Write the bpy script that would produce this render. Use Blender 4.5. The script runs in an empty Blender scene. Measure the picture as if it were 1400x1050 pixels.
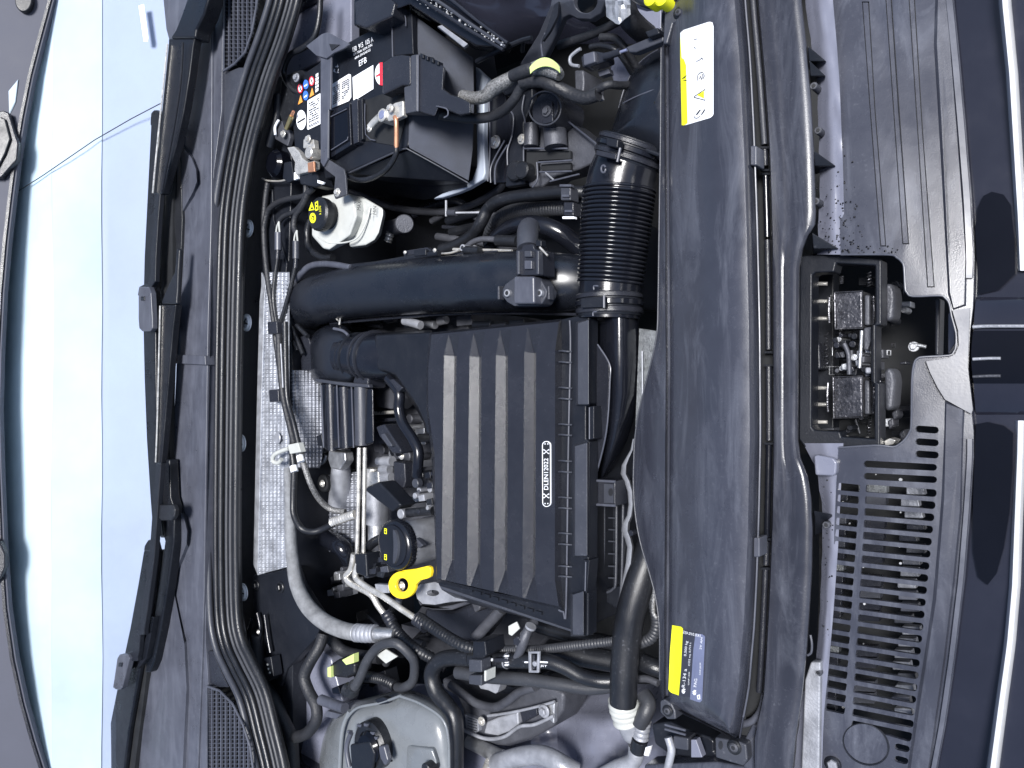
import bpy, bmesh, math, random
from mathutils import Vector, noise
from mathutils.geometry import delaunay_2d_cdt
random.seed(7)
R = math.radians
S = bpy.context.scene
C = S.collection
# ------------------------------------------------------------------ camera, world, sun, exposure
F, TH, H = 1010.0, R(41), 0.72
CAM = Vector((H*math.tan(TH), 0, H))
cd = bpy.data.cameras.new('camera'); cam = bpy.data.objects.new('camera', cd); C.objects.link(cam)
cam.location = CAM; cam.rotation_euler = (0, TH, 0)
cd.sensor_width = 36; cd.lens = F/1400*36; cd.clip_start = .01; cd.clip_end = 200
S.camera = cam
W = bpy.data.worlds.new('World'); S.world = W; W.use_nodes = True
nt = W.node_tree
sky = nt.nodes.new('ShaderNodeTexSky'); sky.sky_type = 'NISHITA'; sky.sun_disc = False
SUN_EL, SUN_AZ = R(64), R(68)
sky.sun_elevation = SUN_EL; sky.sun_rotation = SUN_AZ
sky.air_density = 1.0; sky.dust_density = 2.0; sky.ozone_density = 2.0
nt.links.new(sky.outputs[0], nt.nodes['Background'].inputs[0]); nt.nodes['Background'].inputs[1].default_value = .055
sd = bpy.data.lights.new('sun', 'SUN'); sun = bpy.data.objects.new('sun', sd); C.objects.link(sun)
sd.energy = 2.7; sd.angle = R(18); sd.color = (1, .99, .985)
sv = Vector((math.sin(SUN_AZ)*math.cos(SUN_EL), math.cos(SUN_AZ)*math.cos(SUN_EL), math.sin(SUN_EL)))
sun.rotation_euler = (-sv).to_track_quat('-Z', 'Y').to_euler()
S.view_settings.view_transform = 'Standard'; S.view_settings.look = 'None'; S.view_settings.gamma = 1
S.view_settings.exposure = 1.34

# ------------------------------------------------------------------ pixel -> place
ct, st = math.cos(TH), math.sin(TH)
RT, UP, FW = Vector((ct, 0, -st)), Vector((0, 1, 0)), Vector((-st, 0, -ct))
def ray(px, py): return RT*((px-700)/F) + UP*((525-py)/F) + FW
def P(px, py, z=0.0):
    d = ray(px, py); t = (z-CAM.z)/d.z
    return CAM + d*t
def PP(px, py, pl):                       # pl = (point, normal)
    d = ray(px, py); t = (pl[0]-CAM).dot(pl[1])/d.dot(pl[1])
    return CAM + d*t
def SC(px, py, z=0.0):                    # metres per pixel
    d = ray(px, py); return ((z-CAM.z)/d.z)/F
def crop(ox, oy, s): return lambda *pts: [(ox+p[0]/s, oy+p[1]/s)+tuple(p[2:]) for p in pts]

# ------------------------------------------------------------------ materials
MT = {}
def mat(name, col, rough=.5, metal=0., bump=0., bs=400, rvar=.12, cvar=.12, coat=0., spec=.5, ns=18, speck=0., trans=0., streak=0.):
    m = bpy.data.materials.new(name); m.use_nodes = True; MT[name] = m
    n = m.node_tree.nodes; l = m.node_tree.links; b = n['Principled BSDF']
    b.inputs['Metallic'].default_value = metal; b.inputs['Specular IOR Level'].default_value = spec
    b.inputs['Coat Weight'].default_value = coat; b.inputs['Coat Roughness'].default_value = .14
    b.inputs['Transmission Weight'].default_value = trans
    tc = n.new('ShaderNodeNewGeometry')
    nz = n.new('ShaderNodeTexNoise'); nz.inputs['Scale'].default_value = ns; nz.inputs['Detail'].default_value = 6; nz.inputs['Roughness'].default_value = .65
    l.new(tc.outputs['Position'], nz.inputs['Vector'])
    def mr(lo, hi, a=.3, c=.7, src=None):
        r = n.new('ShaderNodeMapRange'); r.inputs['From Min'].default_value = a; r.inputs['From Max'].default_value = c
        r.inputs['To Min'].default_value = lo; r.inputs['To Max'].default_value = hi
        l.new(src or nz.outputs['Fac'], r.inputs['Value']); return r.outputs[0]
    l.new(mr(max(.02, rough-rvar), min(1, rough+rvar)), b.inputs['Roughness'])
    mix = n.new('ShaderNodeMix'); mix.data_type = 'RGBA'
    mix.inputs['A'].default_value = tuple(c*(1-cvar) for c in col)+(1,)
    mix.inputs['B'].default_value = tuple(min(1, c*(1+cvar)) for c in col)+(1,)
    l.new(mr(0, 1), mix.inputs['Factor'])
    out = mix.outputs['Result']
    if speck:
        n2 = n.new('ShaderNodeTexNoise'); n2.inputs['Scale'].default_value = 330; n2.inputs['Detail'].default_value = 3
        l.new(tc.outputs['Position'], n2.inputs['Vector'])
        n3 = n.new('ShaderNodeMath'); n3.operation = 'MULTIPLY'
        l.new(mr(0, 1, .60, .72, n2.outputs['Fac']), n3.inputs[0]); l.new(mr(0, speck, .42, .66), n3.inputs[1])
        m2 = n.new('ShaderNodeMix'); m2.data_type = 'RGBA'; m2.inputs['B'].default_value = (.20, .21, .24, 1)
        l.new(out, m2.inputs['A']); l.new(n3.outputs[0], m2.inputs['Factor']); out = m2.outputs['Result']
    if streak:                                   # wiped dust lying in long soft strokes
        mp = n.new('ShaderNodeMapping'); mp.inputs['Scale'].default_value = (38, 7, 38); l.new(tc.outputs['Position'], mp.inputs['Vector'])
        n5 = n.new('ShaderNodeTexNoise'); n5.inputs['Scale'].default_value = 1.; n5.inputs['Detail'].default_value = 7; n5.inputs['Roughness'].default_value = .7; n5.inputs['Distortion'].default_value = .8
        l.new(mp.outputs[0], n5.inputs['Vector'])
        m3 = n.new('ShaderNodeMix'); m3.data_type = 'RGBA'; m3.inputs['B'].default_value = (.30, .32, .38, 1)
        l.new(out, m3.inputs['A']); l.new(mr(0, streak, .48, .78, n5.outputs['Fac']), m3.inputs['Factor']); out = m3.outputs['Result']
    l.new(out, b.inputs['Base Color'])
    if bump:
        n4 = n.new('ShaderNodeTexNoise'); n4.inputs['Scale'].default_value = bs; n4.inputs['Detail'].default_value = 3
        l.new(tc.outputs['Position'], n4.inputs['Vector'])
        bp = n.new('ShaderNodeBump'); bp.inputs['Strength'].default_value = bump; bp.inputs['Distance'].default_value = .001
        l.new(n4.outputs['Fac'], bp.inputs['Height']); l.new(bp.outputs[0], b.inputs['Normal'])
    return m
mat('plastic', (.009, .0105, .015), .38, bump=.25, bs=900, speck=.1, spec=.32)
mat('plastic_gloss', (.007, .008, .012), .18, bump=.05, speck=.05)
mat('plastic_mid', (.017, .0185, .025), .25, bump=.35, bs=1200, speck=.12, spec=.4)
mat('plastic_grey', (.036, .039, .050), .40, bump=.3, bs=1200, speck=.35)
mat('plastic_satin', (.026, .028, .038), .27, bump=.12, bs=900, speck=.2, cvar=.25, ns=9, streak=.18)
mat('plastic_dusty', (.036, .039, .053), .26, bump=.08, bs=900, speck=.15, cvar=.2, ns=9, streak=.2)
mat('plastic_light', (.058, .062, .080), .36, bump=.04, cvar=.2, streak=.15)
mat('satin_black', (.005, .006, .009), .33, bump=.1, speck=.2, spec=.35)
mat('tray_blue', (.34, .38, .45), .45, cvar=.15)
mat('block_metal', (.10, .10, .11), .3, metal=.8, bump=.8, bs=300, cvar=.5, ns=60)
mat('felt', (.042, .047, .063), .75, bump=.8, bs=1500, cvar=.35)
mat('rubber', (.010, .011, .014), .36, bump=.3, bs=800, speck=.3)
mat('rubber_grey', (.03, .032, .038), .5, bump=.3, speck=.3)
mat('foam', (.16, .165, .175), .8, bump=.8, bs=500, cvar=.35, ns=70)
mat('tape', (.015, .016, .020), .55, bump=1.0, bs=260, cvar=.3)
mat('paint', (.15, .158, .205), .30, coat=.5, cvar=.08, speck=.2)
mat('paint_dark', (.013, .014, .022), .13, coat=.4, cvar=.1)
mat('plastic_sheen', (.008, .0095, .014), .29, bump=.06, bs=900, speck=.05, spec=.8)
mat('gloss_black', (.003, .0035, .006), .09, spec=.3, rvar=.04)
mat('chrome', (.90, .90, .90), .16, metal=.55, rvar=.04)
mat('bonnet_grey', (.062, .066, .088), .62, cvar=.04, rvar=.03, spec=.3)
mat('steel', (.64, .62, .58), .3, metal=.65, bump=.15, cvar=.25, ns=60)
mat('alu', (.42, .43, .45), .45, metal=.85, bump=.5, bs=500, cvar=.3, ns=50)
mat('cast', (.062, .065, .078), .5, metal=.3, bump=.6, bs=400, cvar=.3, speck=.3)
mat('cast_light', (.27, .28, .31), .5, metal=.35, bump=.5, bs=400, cvar=.25, ns=40)
mat('foil', (.33, .345, .38), .42, metal=.5, bump=.6, bs=300, cvar=.3, ns=45)
mat('foil_dark', (.22, .23, .26), .42, metal=.45, bump=.6, bs=300, cvar=.4, ns=45)
mat('braid', (.20, .20, .20), .4, metal=.5, bump=1., bs=700, cvar=.9, ns=420)
mat('white', (.82, .84, .88), .45, cvar=.03)
mat('white_plastic', (.42, .43, .41), .35, cvar=.12, bump=.1, ns=25)
mat('tank', (.145, .157, .17), .3, cvar=.15, ns=14, coat=.3)
mat('yellow', (.86, .62, .02), .38, cvar=.05, bump=.1)
mat('sticker_yellow', (.80, .80, .02), .4, cvar=.04)
mat('pale_green', (.50, .60, .22), .5)
mat('red', (.65, .03, .05), .4)
mat('blue', (.05, .16, .62), .4)
mat('orange', (.70, .30, .06), .4)
mat('copper', (.60, .30, .18), .4, metal=.7)
mat('brass', (.55, .45, .22), .35, metal=.9)
mat('ink', (.012, .013, .016), .5)
mat('dark', (.006, .007, .009), .7, cvar=.4)
mat('print_grey', (.035, .038, .055), .5)
mat('sticker_lilac', (.15, .17, .27), .4)
mat('glare_white', (.42, .52, .59), .6, cvar=.16, ns=2.2)  # bright tones for the painted windscreen reflection and bonnet highlight
mat('glare_pale', (.36, .43, .50), .6, cvar=.14, ns=2.5)
mat('glare_lilac', (.26, .31, .41), .6, cvar=.12, ns=2.5)
mat('concrete', (.30, .30, .31), .8, bump=.4, bs=60, ns=3)
mat('radiator', (.16, .17, .18), .5, metal=.5, bump=1., bs=700, cvar=.5, ns=120)
g = bpy.data.materials.new('windscreen_glass'); g.use_nodes = True; MT['glass'] = g
n = g.node_tree.nodes; l = g.node_tree.links; n.remove(n['Principled BSDF'])
tr = n.new('ShaderNodeBsdfTransparent'); tr.inputs[0].default_value = (.97, .98, 1, 1)
gl = n.new('ShaderNodeBsdfGlossy'); gl.inputs['Roughness'].default_value = .03
fr = n.new('ShaderNodeFresnel'); fr.inputs[0].default_value = 1.5
mx = n.new('ShaderNodeMixShader'); l.new(fr.outputs[0], mx.inputs[0]); l.new(tr.outputs[0], mx.inputs[1]); l.new(gl.outputs[0], mx.inputs[2])
l.new(mx.outputs[0], n['Material Output'].inputs[0])

# ------------------------------------------------------------------ objects
WL = {}                                    # world location of every object
def thing(name, label, cat, at, group=None):
    o = bpy.data.objects.new(name, None); C.objects.link(o); o.empty_display_size = .02
    o.location = at; WL[o] = Vector(at); o['label'] = label; o['category'] = cat
    if group: o['group'] = group
    return o
def tag(o, label=None, cat=None, group=None, kind=None):
    if label: o['label'] = label
    if cat: o['category'] = cat
    if group: o['group'] = group
    if kind: o['kind'] = kind
    return o
def link(name, me, m, parent=None, bevel=0, seg=2, sharp=40):
    n_ = len(me.vertices)
    lo = Vector((1e9,)*3); hi = -lo
    for v in me.vertices:
        for k in range(3): lo[k] = min(lo[k], v.co[k]); hi[k] = max(hi[k], v.co[k])
    c = (lo+hi)/2; c.z = lo.z
    for v in me.vertices: v.co -= c
    me.materials.append(MT[m] if isinstance(m, str) else m)
    me.polygons.foreach_set('use_smooth', [True]*len(me.polygons))
    me.set_sharp_from_angle(angle=R(sharp))
    o = bpy.data.objects.new(name, me); C.objects.link(o)
    WL[o] = c
    if parent: o.parent = parent; o.location = c-WL[parent]
    else: o.location = c
    if bevel:
        b = o.modifiers.new('bevel', 'BEVEL'); b.width = bevel; b.segments = seg; b.limit_method = 'ANGLE'; b.angle_limit = R(30)
        b.harden_normals = True
    return o
class G:
    def __init__(s): s.v = []; s.f = []
    def add(s, vs, fs):
        k = len(s.v); s.v += [Vector(v) for v in vs]; s.f += [tuple(i+k for i in f) for f in fs]; return s
    def prism(s, pts, zt=0, th=.01, zb=None):
        """outline in pixels on height zt (or per point), dropped straight down"""
        top = [P(p[0], p[1], p[2] if len(p) > 2 else zt) for p in pts]; n = len(top)
        ar = sum(top[i].x*top[(i+1) % n].y-top[(i+1) % n].x*top[i].y for i in range(n))
        if ar < 0: top.reverse()
        bot = [Vector((t.x, t.y, zb if zb is not None else t.z-th)) for t in top]
        return s.add(top+bot, [tuple(range(n)), tuple(range(2*n-1, n-1, -1))] + [(i, i+n, (i+1) % n+n, (i+1) % n) for i in range(n)])
    def solid(s, top, bot):
        """two equal outlines, pixels with heights, joined"""
        a = [P(*p) for p in top]; b = [P(*p) for p in bot]; n = len(a)
        ar = sum(a[i].x*a[(i+1) % n].y-a[(i+1) % n].x*a[i].y for i in range(n))
        if ar < 0: a.reverse(); b.reverse()
        return s.add(a+b, [tuple(range(n)), tuple(range(2*n-1, n-1, -1))] + [(i, i+n, (i+1) % n+n, (i+1) % n) for i in range(n)])
    def face(s, pts, z=0):
        a = [P(p[0], p[1], p[2] if len(p) > 2 else z) for p in pts]
        nrm = sum(((a[i]-a[0]).cross(a[i+1]-a[0]) for i in range(1, len(a)-1)), Vector())
        if nrm.z < 0: a.reverse()
        return s.add(a, [tuple(range(len(a)))])
    def path(s, pts, k=12, cap=True, prof=None):
        """world points with radii (Vector, r) -> tube"""
        n = len(pts); cs = [p[0] for p in pts]; rs = [p[1] for p in pts]
        t = [(cs[min(i+1, n-1)]-cs[max(i-1, 0)]).normalized() for i in range(n)]
        u = t[0].orthogonal().normalized(); vs = []
        for i in range(n):
            u = (u-t[i]*u.dot(t[i])).normalized(); w = t[i].cross(u)
            for j in range(k):
                a = 2*math.pi*j/k
                vs.append(cs[i]+(u*math.cos(a)+w*math.sin(a))*rs[i])
        fs = [(i*k+j, i*k+(j+1) % k, (i+1)*k+(j+1) % k, (i+1)*k+j) for i in range(n-1) for j in range(k)]
        if cap: fs += [tuple(range(k-1, -1, -1)), tuple(range((n-1)*k, n*k))]
        return s.add(vs, fs)
    def tube(s, pts, r=5, z=0, n=8, k=12, rib=0, pitch=6, rw=None):
        """pixels (px, py[, z[, r_px]]) smoothed; rib = corrugation depth in px"""
        q = []
        for p in pts:
            zz = p[2] if len(p) > 2 and p[2] is not None else z; rr = p[3] if len(p) > 3 else r
            q.append((P(p[0], p[1], zz), rr*SC(p[0], p[1], zz)))
        out = []; m = len(q)
        if m == 2: n = max(n, 1)
        for i in range(m-1):
            a, b, c, d = q[max(i-1, 0)], q[i], q[i+1], q[min(i+2, m-1)]
            steps = n if not rib else max(4, int((c[0]-b[0]).length/(SC(*pts[i][:2], z)*pitch)*4))
            for j in range(steps):
                u = j/steps
                f = lambda A, B, Cc, D: .5*((2*B)+(-A+Cc)*u+(2*A-5*B+4*Cc-D)*u*u+(-A+3*B-3*Cc+D)*u*u*u)
                out.append([f(a[0], b[0], c[0], d[0]), max(1e-4, b[1]+(c[1]-b[1])*u)])
        out.append([q[-1][0], q[-1][1]])
        if rib:
            sc = SC(*pts[0][:2], z)*rib
            for i, o in enumerate(out): o[1] -= sc*(0, .35, 1, .35)[i % 4]
        return s.path(out, k)
    def lathe(s, c, ax, prof, k=24):
        """c world centre, ax axis; prof [(distance along axis, radius)]"""
        ax = Vector(ax).normalized(); u = ax.orthogonal().normalized(); w = ax.cross(u); vs = []; n = len(prof)
        for d, r in prof:
            for j in range(k):
                a = 2*math.pi*j/k; vs.append(Vector(c)+ax*d+(u*math.cos(a)+w*math.sin(a))*max(r, 1e-5))
        fs = [(i*k+j, (i+1)*k+j, (i+1)*k+(j+1) % k, i*k+(j+1) % k) for i in range(n-1) for j in range(k)]
        fs = [tuple(reversed(f)) for f in fs] + [tuple(range(k-1, -1, -1)), tuple(range((n-1)*k, n*k))]
        return s.add(vs, fs)
    def cyl(s, px, py, z, rpx, h, k=20, ch=.15, up=True):
        """vertical cylinder, top centre at pixel, height h metres down"""
        r = rpx*SC(px, py, z); c = P(px, py, z)
        return s.lathe((c.x, c.y, z-h), (0, 0, 1), [(0, r), (h-r*ch, r), (h, r*(1-ch))], k)
    def grid(s, rows):
        n, m = len(rows), len(rows[0])
        return s.add([v for r in rows for v in r], [(i*m+j, i*m+j+1, (i+1)*m+j+1, (i+1)*m+j) for i in range(n-1) for j in range(m-1)])
    def pillow(s, outl, zb, zt, c=None, n=9, p=.8):
        """domed body over a pixel outline, edge at height zb, middle at zt"""
        c = c or (sum(q[0] for q in outl)/len(outl), sum(q[1] for q in outl)/len(outl)); rows = []
        m_ = []
        for i in range(len(outl)):                      # smooth the outline
            a, b, cc, d = outl[i-1], outl[i], outl[(i+1) % len(outl)], outl[(i+2) % len(outl)]
            for j in range(5):
                u = j/5; m_.append(tuple(.5*((2*b[k])+(-a[k]+cc[k])*u+(2*a[k]-5*b[k]+4*cc[k]-d[k])*u*u+(-a[k]+3*b[k]-3*cc[k]+d[k])*u**3) for k in (0, 1)))
        for i in range(n+1):
            t = math.pi/2*i/n; k = max(.02, math.cos(t)**p)
            rows.append([P(c[0]+(x-c[0])*k, c[1]+(y-c[1])*k, zb+(zt-zb)*math.sin(t)) for x, y in m_+m_[:1]])
        base = [P(x, y, zb-.03) for x, y in m_+m_[:1]]
        return s.grid([base]+rows)
    def build(s, name, m, parent=None, bevel=0, seg=2, sharp=40):
        me = bpy.data.meshes.new(name); me.from_pydata(s.v, [], s.f); me.validate()
        bm = bmesh.new(); bm.from_mesh(me)
        bmesh.ops.recalc_face_normals(bm, faces=[f for f in bm.faces])
        if any(len(e.link_faces) == 1 for e in bm.edges):      # open sheet: turn its outside up
            if sum(f.calc_area()*f.normal.dot((CAM-f.calc_center_median()).normalized()) for f in bm.faces) < 0:
                bmesh.ops.reverse_faces(bm, faces=bm.faces[:])
        bm.to_mesh(me); bm.free()
        return link(name, me, m, parent, bevel, seg, sharp)
def loft_up(rows):                         # open sheet, flip so that it faces the camera
    return rows
def one(name, m, label, cat, group=None, kind=None, bevel=0, g_=None, parent=None):
    return tag(g_.build(name, m, parent, bevel), label, cat, group, kind)
def inside(p, poly):
    x, y = p; c = False; n = len(poly)
    for i in range(n):
        x1, y1 = poly[i][:2]; x2, y2 = poly[(i+1) % n][:2]
        if (y1 > y) != (y2 > y) and x < (x2-x1)*(y-y1)/(y2-y1)+x1: c = not c
    return c
def plate(gg, outline, holes, zf, th):
    """sheet with real holes: pixel outlines, height function zf(px,py), thickness"""
    vs = []; es = []
    for lp in [outline]+holes:
        k = len(vs); vs += [Vector(p[:2]) for p in lp]; es += [(k+i, k+(i+1) % len(lp)) for i in range(len(lp))]
    r = delaunay_2d_cdt(vs, es, [], 0, 1e-4)
    V = r[0]; tris = []
    for f in r[2]:
        c = sum((V[i] for i in f), Vector((0, 0)))/len(f)
        if inside(c, outline) and not any(inside(c, h) for h in holes): tris.append(tuple(f))
    top = [P(v.x, v.y, zf(v.x, v.y)) for v in V]; n = len(top)
    bot = [t-Vector((0, 0, th)) for t in top]
    cnt = {}
    for f in tris:
        for i in range(3):
            e = (f[i], f[(i+1) % 3]); cnt[tuple(sorted(e))] = cnt.get(tuple(sorted(e)), []) + [e]
    fs = tris + [tuple(i+n for i in reversed(f)) for f in tris]
    for e, l_ in cnt.items():
        if len(l_) == 1: a, b = l_[0]; fs.append((b, a, a+n, b+n))
    gg.add(top+bot, fs); return gg
def pill(x0, y0, x1, y1, w, k=5):
    d = Vector((x1-x0, y1-y0)); L = d.length; d /= L; nn = Vector((-d.y, d.x)); w /= 2; out = []
    for j in range(k+1):
        a = math.pi*(j/k-.5); out.append((x1+(d.x*math.cos(a)+nn.x*math.sin(a))*w-d.x*w, y1+(d.y*math.cos(a)+nn.y*math.sin(a))*w-d.y*w))
    for j in range(k+1):
        a = math.pi*(j/k+.5); out.append((x0+(d.x*math.cos(a)+nn.x*math.sin(a))*w+d.x*w, y0+(d.y*math.cos(a)+nn.y*math.sin(a))*w+d.y*w))
    return out
def ell(cx, cy, rx, ry, k=20, rot=0):
    return [(cx+rx*math.cos(t)*math.cos(rot)-ry*math.sin(t)*math.sin(rot), cy+rx*math.cos(t)*math.sin(rot)+ry*math.sin(t)*math.cos(rot)) for t in (2*math.pi*i/k for i in range(k))]
def textq(s, A, B, D, m, parent, name='lettering', lift=.0003):
    """text laid on the parallelogram: A lower left, B lower right, D upper left (world points)"""
    cu = bpy.data.curves.new(name, 'FONT'); cu.body = s; cu.size = 1; cu.resolution_u = 2
    o = bpy.data.objects.new(name, cu); C.objects.link(o)
    dg = bpy.context.evaluated_depsgraph_get(); me = bpy.data.meshes.new_from_object(o.evaluated_get(dg))
    bpy.data.objects.remove(o); bpy.data.curves.remove(cu)
    xs = [v.co.x for v in me.vertices]; ys = [v.co.y for v in me.vertices]
    x0, x1, y1 = min(xs), max(xs), max(ys); y0 = min(ys)
    nn = (B-A).cross(D-A).normalized()
    if nn.dot(CAM-A) < 0: nn = -nn
    for v in me.vertices: v.co = A+(B-A)*((v.co.x-x0)/(x1-x0))+(D-A)*((v.co.y-y0)/(y1-y0))+nn*lift
    me.materials.clear()
    return link(name, me, m, parent)
def tq(s, a, b, d, z, m, parent, **k): return textq(s, P(*a, z), P(*b, z), P(*d, z), m, parent, **k)
def bolt(px, py, z, r, parent, m='steel', name='bolt', ax=(0, 0, 1)):
    gg = G(); c = P(px, py, z); q = r*SC(px, py, z)
    gg.lathe(c, ax, [(-q*.2, q*1.0), (0, q*1.0), (q*.08, q*.92)], 20)
    gg.lathe(c, ax, [(q*.08, q*.64), (q*.5, q*.64), (q*.6, q*.52)], 6)
    return gg.build(name, m, parent, sharp=25)
def lab(*a): return a
# ================================================================== the setting
def structure(name, gg, m, **k): return tag(gg.build(name, m, None, **k), kind='structure')
gg = G(); gg.add([(-6, -6, -.86), (6, -6, -.86), (6, 6, -.86), (-6, 6, -.86)], [(0, 1, 2, 3)]); structure('ground', gg, 'concrete')
# painted inner body: floor of the bay and its side walls
gg = G(); gg.add([(-.78, -.75, -.50), (.62, -.75, -.50), (.62, .75, -.50), (-.78, .75, -.50)], [(0, 1, 2, 3)])
structure('engine_bay_floor', gg, 'dark')
def wave(px, py): return noise.noise(Vector((px*.02, py*.02, 3)))
def patch(x0, y0, x1, y1, zf, nx=30, ny=14):
    return [[P(x0+(x1-x0)*i/nx, y0+(y1-y0)*j/ny, zf(x0+(x1-x0)*i/nx, y0+(y1-y0)*j/ny)) for i in range(nx+1)] for j in range(ny+1)]
def zf(px, py):
    z = -.13-.0006*(1050-py)+.020*math.sin((px-780)*.045)*max(0, min(1, (px-720)/60))+.016*wave(px, py)+.014*abs(noise.noise(Vector((px*.03, py*.03, 9))))
    return z-.10*max(0, (985-py)/60)*(px > 640)*.6
gg = G(); gg.grid(patch(330, 935, 960, 1090, zf, 70, 20)); structure('inner_wing_panel', gg, 'paint')
def zf(px, py): return -.16+.02*wave(px, py)-.0007*max(0, py-20)
gg = G(); gg.grid(patch(385, -40, 960, 60, zf, 40, 8)); structure('inner_wing_panel', gg, 'paint_dark')
gg = G(); gg.prism([(352, -40), (480, -40), (480, 60), (455, 74), (412, 96), (392, 120), (352, 150)], -.07, .02); structure('scuttle_side_panel', gg, 'paint', bevel=.003)
gg = G(); gg.prism([(378, 905), (430, 880), (452, 900), (468, 958), (455, 1000), (440, 1090), (372, 1090), (378, 1000), (384, 950)], -.075, .04); structure('strut_tower_panel', gg, 'paint', bevel=.004)
# front fenders close the bay to both sides, outside the frame
for sg in (1, -1):
    gg = G(); gg.add([(x, sg*(.70+y), z) for x in (-.95, .62) for y, z in ((0, -.05), (.12, -.03), (.17, -.12), (.17, -.6), (0, -.6))],
                     [(0, 1, 6, 5), (1, 2, 7, 6), (2, 3, 8, 7), (3, 4, 9, 8), (4, 0, 5, 9), (0, 4, 3, 2, 1), (5, 6, 7, 8, 9)])
    structure('front_wing_panel', gg, 'paint_dark', bevel=.01)

# ================================================================== open bonnet (left edge of the picture)
BN = (Vector((-1.31, 0, .195)), Vector((.78, 0, .626)))
edge = [(92, -70), (75, 0), (60, 55), (47, 105), (36, 160), (27, 215), (20, 270), (13, 330), (7, 400), (3, 480), (1, 560), (3, 640), (7, 740), (13, 830), (23, 900), (36, 960), (50, 1010), (66, 1060), (84, 1130)]
def bonnet_sheet(dx0, dx1, lift, th):
    g_ = G(); rows = []
    for x, y in edge:
        a = PP(x+dx0, y, BN)+BN[1]*lift; b = PP(x+dx1, y, BN)+BN[1]*lift
        rows.append([a, b, b-BN[1]*th, a-BN[1]*th, a])
    g_.grid(rows); return g_
t = thing('open_bonnet', 'raised bonnet seen edge on at the far left with grey underside and rim seal', 'bonnet', (-1.12, 0, .19))
bonnet_sheet(-300, -12, 0, .02).build('bonnet_underside', 'bonnet_grey', t, sharp=50)
bonnet_sheet(-13, 0, .004, .018).build('bonnet_rim', 'bonnet_grey', t, sharp=50)
bonnet_sheet(-7, -3, .008, .005).build('rim_seal', 'plastic_mid', t, sharp=50)
def bfix(pts, lift, th, name, m):
    g_ = G(); a = [PP(x, y, BN)+BN[1]*lift for x, y in pts]; b = [v-BN[1]*th for v in a]; n_ = len(a)
    g_.add(a+b, [tuple(range(n_)), tuple(range(2*n_-1, n_-1, -1))]+[(i, i+n_, (i+1) % n_+n_, (i+1) % n_) for i in range(n_)])
    return g_.build(name, m, t, .003)
bfix([(10, 155), (18, 158), (26, 185), (31, 200), (29, 222), (20, 232), (8, 246), (-8, 246), (-8, 160)], .02, .02, 'hinge_bracket', 'plastic_mid')
bfix([(8, 165), (15, 168), (22, 195), (15, 215), (4, 236), (-8, 238), (-8, 170)], .026, .008, 'hinge_cover', 'rubber')
bfix(ell(36, 4, 12, 16), .015, .015, 'rubber_buffer', 'rubber')
bfix([(0, 735), (6, 738), (13, 755), (13, 772), (6, 790), (-8, 800), (-8, 730)], .02, .02, 'hinge_bracket', 'plastic_mid')
bfix([(12, 125), (26, 108), (22, 140), (13, 158)], .003, .004, 'highlight_plate', 'glare_pale')  # pale plate painting a highlight notch on the bonnet edge

# ================================================================== windscreen, its reflection painted on pale panels behind the glass
WN = (Vector((-.99, 0, -.012)), Vector((.482, 0, .876)))
t = thing('windscreen', 'sloping windscreen glass with its pale blue reflection painted on panels behind, left of the wipers', 'windscreen', (-1.2, 0, .05))
def wsheet(cols, lift, name, m, rows_=range(-120, 1200, 60), curve=True, wob=0.):
    g_ = G(); rows = []
    for y in rows_:
        r_ = []
        for x, dz in cols:
            v = PP(x, y, (WN[0]-WN[1]*(lift+dz), WN[1]))
            if wob: v += WN[1]*wob*noise.noise(Vector((x*.02, y*.006, 1)))
            r_.append(v)
        rows.append(r_)
    return g_.grid(rows).build(name, m, t, sharp=20)
wsheet([(x, 0) for x in range(-40, 261, 20)], 0, 'glass_pane', 'glass')
wsheet([(-60, .003), (-20, .003), (30, .001), (72, .0)], .008, 'reflection_panel', 'glare_white', wob=.006)
wsheet([(72.2, .0), (95, .003), (120, .003), (139, .0)], .008, 'reflection_panel', 'glare_pale', wob=.005)
wsheet([(138, .0015), (144, .004), (150, .005), (185, .010), (225, .018), (270, .026)], .008, 'reflection_panel', 'glare_lilac', wob=.004)
g_ = G(); g_.path([(PP(16, 268, WN)+WN[1]*.002, .0010), (PP(60, 240, WN)+WN[1]*.002, .0010), (PP(130, 192, WN)+WN[1]*.002, .0010), (PP(180, 163, WN)+WN[1]*.002, .0010), (PP(222, 141, WN)+WN[1]*.002, .0010)], 6)
one('thin_dark_line', 'ink', 'thin dark line running diagonally across the upper windscreen', 'wire', g_=g_)  # thin dark line laid on the glass
g_ = G(); pts = [(190, 8), (197, 6), (203, 52), (202, 57), (197, 57)]; a = [PP(x, y, WN)+WN[1]*.001 for x, y in pts]; g_.add(a, [tuple(range(5))])
one('sticker_strip', 'white', 'short white strip on the top of the windscreen by the wiper', 'sticker', g_=g_)

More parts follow.
